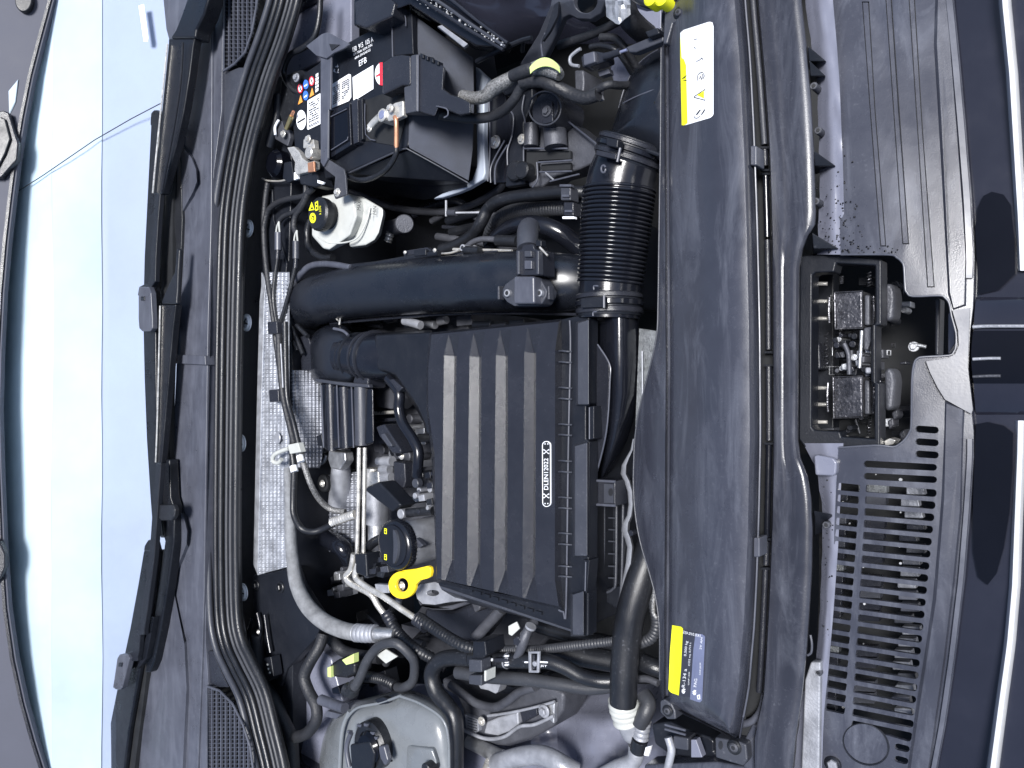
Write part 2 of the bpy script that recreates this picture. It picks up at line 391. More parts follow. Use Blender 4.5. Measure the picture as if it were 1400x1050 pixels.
# ================================================================== cowl
t = thing('scuttle_cowl', 'grey plastic scuttle cowl running the full height between wipers and rubber seal', 'cowl', P(262, 525, 0))
gg = G(); L = [(216, -60), (222, -10), (227, 40), (233, 62), (246, 100), (246, 170), (242, 205), (236, 240), (233, 290), (238, 380), (243, 440), (240, 520), (236, 600), (233, 680), (235, 740), (230, 800), (214, 870), (200, 930), (190, 990), (180, 1100)]
Rr = [(289.5, -60), (289.5, 100), (288.5, 300), (284, 450), (281, 640), (279, 800), (276, 900), (268, 1100)]
gg.prism(L+Rr[::-1], .030, .05); gg.build('cowl_panel', 'plastic_light', t, .002)
gg = G(); gg.prism([(291.5, -60), (305, -60), (303, 150), (292, 235), (288, 330), (286, 450), (283, 640), (281, 800), (281, 880), (285, 940), (284, 1100), (271, 1100), (278, 900), (281, 800), (283, 640), (286, 450), (290.5, 300)], .026, .05); gg.build('cowl_edge', 'plastic_light', t, .001)
gg = G(); gg.solid([(246, 196, .034), (262, 216, .040), (268, 232, .040), (269, 248, .040), (264, 262, .036), (249, 290, .034)], [(242, 190, .03), (263, 212, .03), (271, 232, .03), (271, 252, .03), (266, 268, .03), (245, 300, .03)]); gg.build('cowl_bulge', 'plastic_light', t)
gg = G(); gg.solid([(238, 682, .036), (252, 710, .042), (256, 726, .042), (255, 744, .040), (248, 762, .036), (236, 790, .034)], [(235, 672, .03), (255, 706, .03), (259, 726, .03), (258, 748, .03), (250, 768, .03), (231, 800, .03)]); gg.build('cowl_bulge', 'plastic_light', t)
gg = G(); gg.solid([(236, 800, .034), (252, 880, .036), (255, 940, .036), (248, 1090, .036), (190, 1090, .042), (196, 1000, .042), (206, 930, .040), (220, 860, .036)], [(232, 792, .03), (255, 876, .03), (259, 940, .03), (252, 1094, .03), (184, 1094, .03), (193, 990, .03), (203, 926, .03), (217, 856, .03)]); gg.build('cowl_bulge', 'plastic_light', t)
gg = G(); gg.prism([(241, 485), (280, 486), (281, 499), (240, 497)], .036, .02); gg.build('joint_clip', 'plastic_light', t, .0015)
# grilles of the cowl
def mesh_grille(outl, holes_y0, label, x0, x1, y0, y1, sk):
    t2 = thing('cowl_grille', label, 'grille', P((x0+x1)/2, (y0+y1)/2, .01))
    g1 = G(); g1.prism(outl, .018, .02); g1.build('grille_back', 'dark', t2)
    g2 = G()
    x = x0
    while x < x1:
        ys = [y for y in range(int(y0), int(y1), 2) if inside((x, y), outl)]
        if len(ys) > 4: g2.prism([(x-.6, ys[0]), (x+.6, ys[0]), (x+.6, ys[-1]), (x-.6, ys[-1])], .026, .004)
        x += 6.2
    g2.build('upright_bars', 'plastic_light', t2); WL and tag(C.objects[-1] if 0 else list(t2.children)[-1], kind='stuff')
    g3 = G(); y = y0
    while y < y1:
        xs = [x_ for x_ in range(int(x0), int(x1)) if inside((x_, y), outl)]
        if len(xs) > 4: g3.prism([(xs[0], y-.7), (xs[-1], y-.7+sk), (xs[-1], y+.7+sk), (xs[0], y+.7)], .025, .005)
        y += 5.6
    tag(g3.build('cross_bars', 'plastic_grey', t2), kind='stuff')
    g4 = G(); n_ = len(outl)
    for i in range(n_): 
        a, b = outl[i], outl[(i+1) % n_]; g4.tube([(a[0], a[1]), (b[0], b[1])], 1.6, .028, 1, 8)
    g4.build('grille_frame', 'plastic_light', t2)
mesh_grille([(306, -30), (354, -30), (352, 0), (345, 42), (335, 72), (320, 88), (306, 97)], 0, 'fine mesh air grille in the cowl at the top of the picture', 306, 354, -30, 96, 0)
mesh_grille([(283, 938), (300, 944), (318, 962), (332, 990), (342, 1020), (350, 1080), (283, 1080)], 0, 'fine mesh air grille in the cowl at the bottom of the picture', 283, 350, 938, 1080, 0)
g_ = G(); g_.prism([(306, 100), (326, 92), (336, 92), (322, 140), (306, 195)], .022, .03); one('scuttle_corner_trim', 'plastic_grey', 'small grey corner trim below the upper mesh grille', 'trim', g_=g_, bevel=.002)
g_ = G(); g_.prism([(283, 890), (290, 890), (302, 918), (312, 940), (300, 940), (283, 932)], .022, .03); one('scuttle_corner_trim', 'plastic_mid', 'small dark corner trim above the lower mesh grille', 'trim', g_=g_, bevel=.002)

# ================================================================== wipers
def wz(x): return .045
t = thing('windscreen_wiper', 'black wiper whose broad arm curves in from the top of the windscreen', 'wiper', P(230, 100, .05), 'wipers on the windscreen')
def strip(pts, z, name, m, par, th=.008, bev=.0015):
    """pts rows (y, xl, xr[, zl, zr])"""
    g_ = G(); n_ = len(pts); a = [(p[1], p[0]) for p in pts]+[(p[2], p[0]) for p in reversed(pts)]
    g_.prism(a, z, th); return g_.build(name, m, par, bev)
strip([(-40, 262, 290), (0, 255, 284), (20, 248, 278), (40, 240, 268), (52, 232, 266)], .075, 'arm_head', 'satin_black', t, .03, .004)
strip([(52, 230, 266), (60, 230, 264), (100, 226, 259), (150, 221, 251), (200, 216, 240), (265, 209, 221)], .070, 'arm', 'satin_black', t, .016, .003)
g_ = G(); g_.tube([(229, 60, .074), (224, 110, .074), (219, 160, .074), (212, 230, .074), (209, 264, .074)], 1.3, .07, 4, 8); g_.build('arm_edge', 'steel', t)
g_ = G(); g_.tube([(250, 58, .078), (247, 110, .078), (240, 160, .078), (232, 205, .077), (221, 262, .075)], 1.6, .07, 4, 8); g_.build('arm_ridge', 'plastic', t)
strip([(264, 211, 219), (300, 209, 216), (350, 206, 213), (385, 204, 212), (392, 190, 207), (404, 188, 207)], .068, 'arm_rod', 'plastic', t, .010)
strip([(392, 190, 203), (400, 189, 206), (436, 189, 208), (449, 190, 208), (453, 194, 205)], .074, 'blade_clip', 'plastic_light', t, .012, .002)
strip([(405, 192, 197), (411, 192, 197)], .076, 'clip_button', 'plastic', t, .004)
strip([(150, 210, 214), (154, 206, 217), (166, 205, 218), (172, 205, 218)], .062, 'blade_cap', 'satin_black', t, .016, .003)
strip([(170, 206, 218), (250, 202, 214), (350, 197, 212), (430, 195, 212), (520, 197, 213), (600, 200, 215), (680, 205, 217), (720, 208, 222), (734, 212, 224)], .060, 'blade_spoiler', 'satin_black', t, .012, .003)
strip([(172, 218, 240), (300, 215, 236), (420, 214, 236), (560, 214, 232), (680, 218, 232), (735, 220, 230)], .040, 'rubber_lip', 'dark', t, .01, 0)
t = thing('windscreen_wiper', 'black wiper whose blade slants to the lower left corner of the windscreen', 'wiper', P(228, 540, .05), 'wipers on the windscreen')
strip([(340, 241, 245), (372, 238, 243), (398, 226, 242), (410, 221, 241), (416, 220, 241)], .066, 'arm_head', 'plastic', t, .010, .004)
strip([(416, 219, 240), (450, 218, 236), (520, 216, 230), (600, 214, 223), (634, 213, 220)], .064, 'arm', 'satin_black', t, .014, .003)
g_ = G(); g_.tube([(219, 418, .066), (217, 500, .066), (215, 580, .066), (213, 632, .066)], 1.2, .08, 4, 8); g_.build('arm_edge', 'steel', t)
strip([(634, 213, 220), (700, 208, 215), (760, 204, 211), (830, 195, 202), (862, 190, 197), (868, 187, 192+5)], .078, 'arm_rod', 'plastic', t, .010)
strip([(862, 184, 192), (890, 181, 190), (898, 163, 188), (904, 161, 188)], .076, 'rod_end', 'plastic', t, .010)
strip([(895, 163, 174), (900, 160, 177), (928, 156, 170), (940, 154, 167), (943, 158, 164)], .082, 'blade_clip', 'plastic_light', t, .012, .002)
strip([(906, 162, 167), (912, 161, 166)], .084, 'clip_button', 'plastic', t, .004)
strip([(738, 202, 208), (746, 197, 210), (754, 196, 212)], .060, 'blade_cap', 'satin_black', t, .016, .003)
strip([(752, 196, 213), (800, 188, 208), (860, 177, 200), (930, 162, 188), (1000, 148, 176), (1090, 132, 165)], .058, 'blade_spoiler', 'satin_black', t, .012, .004)
strip([(752, 213, 230), (830, 203, 214), (900, 190, 201), (930, 186, 192)], .040, 'rubber_lip', 'dark', t, .01, 0)
t = thing('wiper_spindle', 'black wiper pivot cover where the second arm starts, below the middle of the cowl', 'wiper pivot', P(230, 720, .05))
strip([(628, 222, 231), (680, 220, 233), (694, 216, 237), (702, 214, 238), (740, 225, 237), (800, 217, 229), (860, 208, 219), (905, 201, 210), (920, 197, 204)], .054, 'lever', 'satin_black', t, .02, .004)
strip([(690, 218, 236), (697, 213, 239), (706, 214, 238), (712, 220, 234)], .074, 'pivot_cap', 'rubber', t, .01, .003)
strip([(844, 190, 210), (870, 186, 206), (900, 180, 200), (915, 176, 188), (868, 190, 200)], .066, 'link', 'satin_black', t, .012, .003)
strip([(900, 196, 203), (960, 187, 196), (1050, 173, 184), (1090, 170, 180)], .046, 'edge_rubber', 'dark', t, .01, 0)
t = thing('cowl_fin_trim', 'black rubber trim between windscreen edge and the cowl at the upper wiper', 'trim', P(245, 200, .03))  # narrow black fin along the cowl edge
strip([(180, 246, 247), (200, 242, 246), (300, 238, 249), (330, 240, 248), (400, 240, 244)], .036, 'rubber_fin', 'rubber', t, .01, .001)

# ================================================================== bonnet seal
cp = [(393, -40), (387, 0), (372, 50), (354, 100), (339, 150), (326, 200), (316, 255), (310, 310), (307, 400), (305, 500), (303.5, 640), (303, 750), (305, 840), (312, 880), (325, 910), (344, 950), (357, 1000), (369, 1050), (376, 1095)]
def off(d, k=1):
    o_ = []
    for i, (x, y) in enumerate(cp):
        a = Vector(cp[max(i-1, 0)]); b = Vector(cp[min(i+1, len(cp)-1)]); t_ = (b-a).normalized(); o_.append((x+t_.y*d, y-t_.x*d))
    return o_
t = thing('bonnet_seal', 'thick black ribbed rubber seal curving down the full height of the bay', 'rubber seal', P(305, 525, 0))
a = off(-20); b = off(23)
gg = G(); gg.prism(a+b[::-1], .010, .006); gg.build('seal_base', 'rubber', t)
for d, r_, z_, m_ in ((-17.5, 4.6, .018, 'plastic_grey'), (-7.5, 4.0, .016, 'rubber'), (-.5, 4.3, .020, 'rubber'), (7, 2.6, .022, 'rubber_grey'), (12.5, 2.8, .020, 'rubber_grey'), (20, 5.2, .014, 'rubber')):
    gg = G(); gg.tube([(x, y, z_) for x, y in off(d)], r_, z_, 5, 12); gg.build('seal_rib', m_, t)
gg = G(); q = off(16.2)
for i in range(len(q)-1):
    n_ = int(math.dist(q[i], q[i+1])/5)
    for j in range(n_):
        u = j/n_; x = q[i][0]+(q[i+1][0]-q[i][0])*u; y = q[i][1]+(q[i+1][1]-q[i][1])*u
        gg.cyl(x, y, .020, .9, .003, 6)
tag(gg.build('seal_notches', 'rubber_grey', t), kind='stuff')

# ================================================================== bulkhead
gg = G(); gg.prism([(330, 180), (352, 110), (398, 100), (398, 250), (394, 370), (398, 480), (400, 1000), (380, 1095), (376, 1095), (344, 960), (330, 880), (318, 800), (320, 300)], -.045, .3)
structure('bulkhead', gg, 'plastic', bevel=.003)
gg = G(); gg.prism([(346, 786), (372, 783), (400, 775), (408, 800), (440, 850), (432, 872), (392, 915), (384, 940), (360, 905), (346, 850)], -.040, .02)
one('bulkhead_cover_panel', 'plastic', 'black plastic bulkhead panel below the silver heat shield', 'panel', g_=gg, bevel=.003)
par = C.objects['bulkhead_cover_panel']
bolt(383, 803, -.038, 8, par, 'rubber', 'plug'); bolt(350, 800, -.038, 7, par, 'rubber', 'plug')
for i, (x, y) in enumerate(((336, 312), (333.5, 441), (326, 606), (328.5, 810))):
    t = thing('push_nut', ['pale round push nut beside the seal next to the brake fluid reservoir', 'pale round push nut beside the seal next to the left end of the intake pipe', 'pale round push nut half hidden by the seal, left of the heat shield', 'pale round push nut beside the seal below the heat shield'][i], 'fastener', P(x, y, -.044), 'push nuts on the bulkhead')
    g_ = G(); g_.cyl(x+1, y, -.016, 12, .003, 24, .3); g_.build('washer', 'white', t)
    g_ = G(); g_.cyl(x, y, -.0150, 2.6, .002, 12)
    for k in range(5):
        a_ = k*math.tau/5+.3; g_.tube([(x, y, -.0155), (x+6.5*math.cos(a_)*.8, y+6.5*math.sin(a_), -.0155)], 1.0, -.0155, 1, 6)
    g_.build('star_hole', 'ink', t)

# ================================================================== heat shield
def dimple_sheet(cols, rows_, zf, amp=.0019, p=5.2):
    rows = []
    for y in rows_:
        r_ = []
        for u in cols:
            x, yy, z = zf(u, y)
            a_ = math.cos(math.pi*(x+yy*.98)/p)*math.cos(math.pi*(x-yy*.98)/p)
            r_.append(P(x, yy, z+amp*a_+.0016*noise.noise(Vector((x*.05, yy*.03, 0)))))
        rows.append(r_)
    return rows
t = thing('heat_shield', 'silver dimpled heat shield sheet standing along the black bulkhead', 'heat shield', P(375, 600, -.05))
def fr_(a_, b_, n_): return [a_+(b_-a_)*i/n_ for i in range(n_+1)]
def lft(y): return 357 if y < 400 else 355-(y-400)*.028 if y < 520 else 351.6-(y-520)*.022
def z1(u, y):
    x0 = lft(y); x1 = 397+max(0, (y-480))*.0; x = x0+(x1-x0)*u
    yy = y+(-14*u if y > 740 else 0)*((y-740)/48 if y > 740 else 0)
    return x, yy, -.030-.012*(u > .98)-.006*u
gg = G(); gg.grid(dimple_sheet(fr_(.14, 1, 30), fr_(372, 788, 300), z1)); gg.build('dimpled_sheet', 'foil', t, sharp=80)
gg = G(); gg.prism([(lft(y), y) for y in range(372, 790, 20)]+[(lft(y)+6.5, y+1) for y in range(786, 370, -20)], -.028, .004); gg.build('folded_edge', 'foil', t, .001)
gg = G(); gg.cyl(378, 599, -.026, 8, .002, 20); gg.build('dimple_stud', 'cast_light', t)
def z2(u, y):
    x = 394+u*(46+8*math.sin((y-500)/125*3.1)); return x, y, -.045-.05*u**1.4
gg = G(); gg.grid(dimple_sheet(fr_(0, 1, 40), fr_(506, 640, 110), z2, .0016, 5)); gg.build('dimpled_flank', 'foil_dark', t, sharp=80)
def z3(u, y): return 398+u*90, y-10*u, -.11-.03*u
gg = G(); gg.grid(dimple_sheet(fr_(0, 1, 60), fr_(655, 760, 80), z3, .002, 6)); gg.build('dimpled_lower_sheet', 'foil_dark', t, sharp=80)
# ================================================================== battery
ZB = -.02
c2 = crop(350, 0, 4.2); c3 = crop(550, 0, 4.2); c4 = crop(750, 0, 4.2); c6 = crop(350, 200, 4.2); c7 = crop(550, 200, 4.2)
t = thing('car_battery', 'black car battery with white labels and EFB printed on top, in the upper left', 'battery', P(500, 150, -.2))
gg = G()
top = [(402, 108), (433, 88), (455, 69), (534, 25), (560, 14), (566, 60), (566, 150), (558, 200), (474, 236), (434, 248), (404, 225), (400, 170)]
gg.prism(top, ZB, .19); gg.build('battery_case', 'plastic', t, .003)
gg = G(); gg.solid([(560, 14, -.018), (566, 60, -.018), (566, 150, -.018), (557, 203, -.02)], [(649, 78, -.085), (650, 140, -.09), (648, 200, -.09), (641, 249, -.09)])
gg.build('insulating_sleeve', 'felt', t, .003)
gg = G(); gg.solid([(474, 238, -.024), (557, 205, -.024), (560, 205, -.024), (640, 250, -.092)], [(484, 246, -.12), (540, 268, -.14), (580, 274, -.14), (640, 262, -.14)])
gg.build('sleeve_flap', 'plastic', t, .002)
g_ = G(); g_.tube([(474, 238, -.020), (540, 208, -.018), (556, 203, -.018)], 1.3, -.02, 6, 8); g_.tube([(556, 203, -.016), (596, 225, -.048), (640, 250, -.086)], 1.1, -.02, 6, 8); g_.build('sleeve_hem', 'plastic_grey', t)
gg = G(); gg.prism([(536, 26), (560, 13), (563, 20), (565, 74), (540, 76), (536, 80)], -.012, .01); gg.build('lid_ridge', 'plastic', t, .002)
g_ = G(); g_.tube([(536, 27, -.011), (537, 78, -.011)], 1.1, -.011, 3, 8); g_.tube([(547, 24, -.008), (554, 22, -.008), (555, 36, -.008)], .9, -.011, 3, 8); g_.build('lid_edge', 'plastic_light', t)
Z1 = -.0185
def lbl(pts, name, m, z=Z1, th=.0006, par=None): g_ = G(); g_.prism(pts, z, th); return g_.build(name, m, par or t)
w = lbl([(453.3, 115.5), (477, 101), (479.5, 102), (480, 133), (477, 138), (453.3, 148)], 'warning_label', 'white')
def lines(q, rows, par, m='ink', z=Z1+.0005, seed=1, fill=.62):
    """rows of fine print on the quad q (upper left, upper right, lower right, lower left)"""
    rnd = random.Random(seed); g_ = G()
    A, B, D, E = [Vector(p) for p in q]
    for r_ in range(rows):
        v0 = (r_+.15)/rows; v1 = v0+fill/rows; u = 0
        while u < 1:
            w_ = rnd.uniform(.05, .22); u2 = min(1, u+w_)
            f = lambda u_, v_: tuple((A*(1-u_)+B*u_)*(1-v_)+(E*(1-u_)+D*u_)*v_)
            if rnd.random() < .86: g_.face([f(u, v0), f(u2, v0), f(u2, v1), f(u, v1)], z)
            u = u2+rnd.uniform(.015, .05)
    return tag(g_.build('fine_print', m, par), kind='stuff')
lines([(455, 119.5), (465, 113), (465, 138.5), (455, 144)], 9, w, seed=3); lines([(467, 112), (478, 106), (478, 131), (467, 137)], 9, w, seed=4)
w = lbl([(420.5, 137.5), (437.8, 127.5), (437.8, 169.5), (421, 177.5), (419.8, 176)], 'warning_label', 'white')
lines([(422, 141), (436.5, 132.5), (436.5, 162), (422, 169)], 9, w, seed=5, fill=.55); lines([(422, 171), (436.5, 164), (436.5, 168), (422, 175)], 2, w, 'print_grey', seed=6)
lbl([(482, 105.8), (510, 89), (510.3, 121.5), (483.2, 138.5)], 'plain_white_label', 'white')
q = lbl(ell(411.7, 164, 6.6, 13.6, 24), 'minus_sign', 'white'); g_ = G(); g_.face([(406.5, 166.5), (417, 160.3), (417, 162.8), (406.5, 169)], Z1+.0005); g_.build('minus_bar', 'ink', q)
q = lbl([p for p in ell(523, 101, 10.5, 16, 28) if p[0] < 523], 'plus_sign', 'white')
g_ = G(); g_.face([(518.5, 86), (523, 85), (523, 117), (519, 116)], Z1+.0005); g_.face([(514, 103), (519, 100.2), (519, 103), (514, 105.6)], Z1+.0006); g_.build('plus_mark', 'red', q)
for (x, y, m_) in ((410.3, 120.8, 'red'), (426, 110.8, 'red'), (418, 115.5, 'blue'), (417.7, 130.5, 'blue')):
    q = lbl(ell(x, y, 3.5, 6.6, 18), 'symbol', m_)
    g_ = G(); g_.face(ell(x, y, 2.3, 4.8, 14), Z1+.0004) if m_ == 'red' else g_.face([(x-2, y+1.4), (x+2, y-1.2), (x+2, y+1), (x-2, y+3.4)], Z1+.0004)
    g_.build('symbol_face', 'white', q)
    if m_ == 'red': g_ = G(); g_.face([(x-1.8, y-3), (x-.8, y-3.5), (x+1.8, y+3), (x+.8, y+3.5)], Z1+.0007); g_.face([(x-.7, y+2), (x+.9, y+1), (x+.3, y-2.5)], Z1+.0007); g_.build('symbol_mark', 'ink', q)
for x, y in ((410.3, 136.5), (426, 126.5)): lbl([(x-3, y+6.6), (x+.6, y-6.6), (x+3.2, y+2.8)], 'warning_triangle', 'orange')
lines([(431.2, 101), (435.5, 98.5), (435.5, 124), (431.2, 127)], 5, t, 'white', seed=8, fill=.8)
g_ = G()                                    # recycling arrows: three bent arrows round a triangle
for k in range(3):
    a_ = k*2.094-1.57; f = lambda r_, b_: (460+r_*.62*math.cos(a_+b_), 95-.2*r_*math.cos(a_+b_)+r_*math.sin(a_+b_))
    g_.face([f(5.0, -.55), f(5.6, .35), f(8, .25), f(5.2, 1.0), f(2.6, .55), f(4.2, .45), f(3.6, -.5)], Z1)
tag(g_.build('recycling_symbol', 'white', t), kind='stuff')
tq('1S0  915  105 A', (483, 71.5), (510.5, 56.5), (482.2, 65), Z1, 'white', t)
tq('12V 70Ah 420A DIN', (483.6, 76.5), (509, 63), (483.3, 73.2), Z1, 'white', t)
tq('680A EN/SAE/GS', (485.4, 81.4), (507, 69.4), (485, 78.4), Z1, 'white', t)
tq('EFB', (491.2, 91), (501.6, 85.2), (490.8, 83.2), Z1, 'white', t)
# vent window block and terminal recess
gg = G(); gg.prism([(448, 153), (477, 139.5), (478, 141), (480, 198), (449.5, 217), (448, 216)], -.006, .02); gg.build('carry_handle_block', 'plastic_gloss', t, .002)
gg = G(); gg.prism([(452, 157), (475, 146), (477, 192), (452.5, 208)], -.0045, .004); gg.build('handle_window', 'gloss_black', t, .001)
g_ = G(); g_.tube([(452.5, 159.5, -.003), (474, 149, -.003)], .8, -.003, 1, 8); g_.tube([(453, 205, -.003), (475, 191, -.003), (476, 187, -.003)], .8, -.003, 1, 8); g_.build('window_rim', 'plastic_light', t)
gg = G(); gg.prism([(480, 139), (487, 134), (489, 136), (490, 194), (483, 197)], -.008, .02); gg.build('rib', 'plastic_mid', t, .001)
gg = G(); gg.prism([(491, 136), (495, 134), (496, 190), (492, 193)], -.012, .02); gg.build('rib', 'plastic', t, .001)
gg = G(); gg.prism([(497, 138), (552, 118), (553, 168), (545, 200), (499, 192)], -.0185, .001); gg.build('terminal_recess', 'dark', t)
g_ = G(); g_.tube([(499, 142, -.015), (500, 184, -.015), (513, 192, -.015)], .9, -.015, 2, 8); g_.build('recess_edge', 'plastic_light', t)

# strap
t = thing('battery_strap', 'grey metal bracket strap crossing the battery top', 'bracket', P(446, 150, 0))
gg = G(); gg.prism([(440, 62), (452, 60), (453, 70), (451.5, 150), (449, 150), (448.5, 216), (442, 228), (438, 222), (438, 80)], .002, .004); gg.build('strap', 'plastic_light', t, .0012)
gg = G(); gg.prism([(418, 63), (440, 46), (447, 44), (452, 46), (478, 60), (470, 66), (455, 73), (446, 80), (432, 76)], .006, .004); gg.build('top_plate', 'plastic_light', t, .0012)
gg = G(); gg.prism([(450, 60), (464, 61), (453, 69)], .0075, .001); gg.build('plate_slot', 'ink', t)
gg = G(); gg.prism([(438, 220), (446, 216), (470, 231), (472, 240), (474, 266), (458, 272), (456, 266), (458, 242), (445, 232)], -.002, .004); gg.build('foot', 'cast', t, .0012)
bolt(461, 263, -.001, 6, t, 'steel')

# terminal clamps
t = thing('terminal_clamp', 'silver clamp with blue tinted cap on the battery plus terminal', 'terminal clamp', P(522, 160, -.01), 'battery terminal clamps')
g_ = G(); g_.cyl(521, 157, .008, 9, .03, 24); g_.build('clamp_post', 'steel', t)
g_ = G(); g_.cyl(521, 156.5, .009, 6, .002, 24); g_.build('post_cap', 'sticker_lilac', t)
g_ = G(); g_.tube([(519, 160, 0), (511, 168, 0), (506, 174, 0)], 5, 0, 3, 12); g_.build('clamp_ear', 'steel', t)
bolt(505, 176, .002, 4.5, t); bolt(533, 148, .010, 6, t)
g_ = G(); g_.prism([(525, 150), (540, 140), (551, 137), (551, 158), (541, 163), (530, 166)], .004, .01); g_.build('clamp_body', 'steel', t, .002)
g_ = G(); g_.tube([(540, 160, .003), (542, 168, .003), (542, 202, -.004)], 3.4, 0, 4, 10); g_.build('copper_lug', 'copper', t)
g_ = G(); g_.tube([(542, 200, -.004), (541, 212, -.006), (530, 230, -.01), (510, 243, -.02), (490, 246, -.02), (470, 240, -.02), (440, 240, -.03)], 3.8, 0, 6, 10)
one('battery_lead', 'rubber', 'thin black lead running down from the plus terminal along the battery edge', 'cable', g_=g_)
t = thing('terminal_clamp', 'silver clamp with winged lever at the lower left corner of the battery', 'terminal clamp', P(420, 215, -.01), 'battery terminal clamps')
g_ = G(); g_.prism(c2((175, 845), (215, 840), (245, 870), (262, 905), (300, 930), (335, 920), (335, 965), (300, 985), (228, 1005), (218, 975), (222, 935)), .004, .012); g_.build('clamp_body', 'steel', t, .002)
g_ = G(); g_.cyl(421, 208, .012, 8.5, .02, 20); g_.build('clamp_post', 'steel', t)
bolt(421, 190, .010, 5.5, t); g_ = G(); g_.prism(c2((272, 800), (330, 800), (335, 850), (270, 850)), .006, .01); g_.build('nut_plate', 'steel', t, .001)
g_ = G(); g_.prism(c2((295, 935), (332, 925), (335, 985), (298, 990)), .007, .004); g_.build('copper_strip', 'copper', t, .001)
g_ = G(); g_.prism([(408, 236), (432, 232), (436, 248), (440, 254), (430, 256), (410, 252)], -.004, .03); g_.build('sensor_housing', 'plastic', t, .003)
lbl([(402, 236), (407, 234), (407, 244), (402, 246)], 'white_tab', 'white', -.002, .004, t); lbl([(434, 246), (443, 249), (441, 252), (434, 250)], 'white_tab', 'white', -.001, .003, t)

# grey terminal cover
t = thing('terminal_cover', 'grey plastic cover over the battery plus terminal', 'cover', P(580, 120, 0))
gg = G(); gg.prism(c2((722, 362), (790, 318), (830, 312), (885, 318), (888, 470), (880, 492), (840, 490), (724, 545)), .008, .02); gg.build('cover_arm', 'plastic_mid', t, .003)
gg = G(); gg.solid([p+(.016,) for p in c2((890, 318), (925, 310), (925, 640), (858, 655), (850, 500), (890, 490))], [p+(-.02,) for p in c2((890, 330), (1028, 330), (1028, 668), (858, 662), (850, 510), (890, 500))]); gg.build('cover_box', 'plastic_grey', t, .002)
gg = G(); gg.solid([p+(.012,) for p in c3((92, 310), (240, 380), (232, 510), (280, 545), (330, 560), (390, 590), (392, 650), (330, 660), (210, 612), (188, 668), (92, 640))], [p+(-.05,) for p in c3((92, 320), (250, 390), (244, 510), (290, 545), (340, 560), (400, 600), (400, 655), (340, 670), (216, 620), (192, 672), (96, 650))]); gg.build('cover_front', 'plastic_mid', t, .002)
for x in (102, 128, 158, 188): gg = G(); gg.prism(c3((x, 298+(x-90)*.45), (x+18, 306+(x-90)*.45), (x+18, 330+(x-90)*.45), (x, 322+(x-90)*.45)), .016, .01); gg.build('latch_tooth', 'plastic', t, .001)
g_ = G(); g_.tube(c3((92, 316, .014), (90, 640, .014)), 1.2, .014, 3, 8); g_.build('front_edge', 'plastic_light', t)
g_ = G(); g_.cyl(621, 140, .004, 4, .01, 14); g_.build('cover_pin', 'plastic_light', t)
g_ = G(); g_.tube(c3((196, 610, .014), (255, 625, .014), (262, 660, .014), (240, 675, .014)), 1.0, .014, 3, 8); g_.build('cable_hook', 'plastic_light', t)

# battery tray
t = thing('battery_tray', 'pale blue grey battery tray edge showing under the right side of the battery', 'battery tray', P(655, 180, -.2))
gg = G(); gg.prism([(649, 90), (655, 96), (667, 107), (662, 128), (661, 190), (663, 236), (660, 245), (640, 257), (626, 263), (604, 270), (590, 272), (604, 264), (632, 254), (645, 245), (651, 228), (651, 200), (650, 130)], -.115, .012); gg.build('tray_rim', 'tray_blue', t, .003)
gg = G(); gg.prism([(480, 200), (640, 120), (648, 240), (600, 268), (560, 270), (500, 262)], -.20, .02); gg.build('tray_floor', 'plastic', t)
g_ = G(); g_.tube([(480, 262, -.17), (540, 284, -.19), (600, 290, -.19), (640, 282, -.19), (678, 262, -.19), (690, 248, -.19)], 5, -.19, 6, 10); g_.build('tray_flange', 'cast', t)

# fuse box behind the battery
t = thing('fuse_box', 'long black fuse box with a speckled ribbed lid above the battery', 'fuse box', P(620, 30, -.02))
gg = G(); gg.solid([(484, -60, .02), (560, -60, .02), (590, -20, .02), (698, 58, .0), (690, 66, .0), (650, 62, .0), (566, 10, .01), (560, 6, .01), (484, 36, .01)], [(484, -60, -.1), (560, -60, -.1), (600, -20, -.1), (702, 64, -.1), (694, 76, -.1), (650, 68, -.1), (566, 18, -.1), (560, 8, -.1), (490, 40, -.06)]); gg.build('box_body', 'plastic_gloss', t, .003)
for d in (0, 7, 15): g_ = G(); g_.tube([(540+d*1.3, -22-d*.1, .024), (590+d*1.1, 8-d, .022), (640+d*.8, 40-d*.8, .014), (688+d*.4, 68-d*.6, .004)], 2.3, .02, 6, 8); g_.build('lid_rib', 'plastic_grey' if d == 7 else 'plastic_mid', t)
g_ = G(); rr = random.Random(4)
for i in range(110):
    u = rr.random(); x = 548+u*132+rr.uniform(-3, 9); y = -14+u*72+rr.uniform(-5, 4); g_.cyl(x, y, .026-.018*u, rr.uniform(.4, 1.3), .002, 6)
tag(g_.build('water_drops', 'chrome', t), kind='stuff')
gg = G(); gg.solid([(598, 36, .004), (604, 34, .004), (640, 60, -.004), (634, 65, -.004)], [(598, 38, -.01), (606, 36, -.01), (642, 62, -.02), (636, 67, -.02)]); gg.build('beige_latch', 'cast_light', t, .001)
g_ = G(); g_.tube([(652, 84, -.04), (680, 70, -.03), (712, 56, -.03), (727, 52, -.03)], 3.5, -.03, 5, 8); g_.tube([(716, 54, -.03), (714, 70, -.05)], 3, -.03, 3, 8); g_.build('side_bracket', 'plastic', t)
gg = G(); gg.prism([(484, 2), (520, -14), (540, 4), (536, 22), (500, 38), (486, 34)], .014, .05); gg.build('end_cover', 'plastic_mid', t, .003)

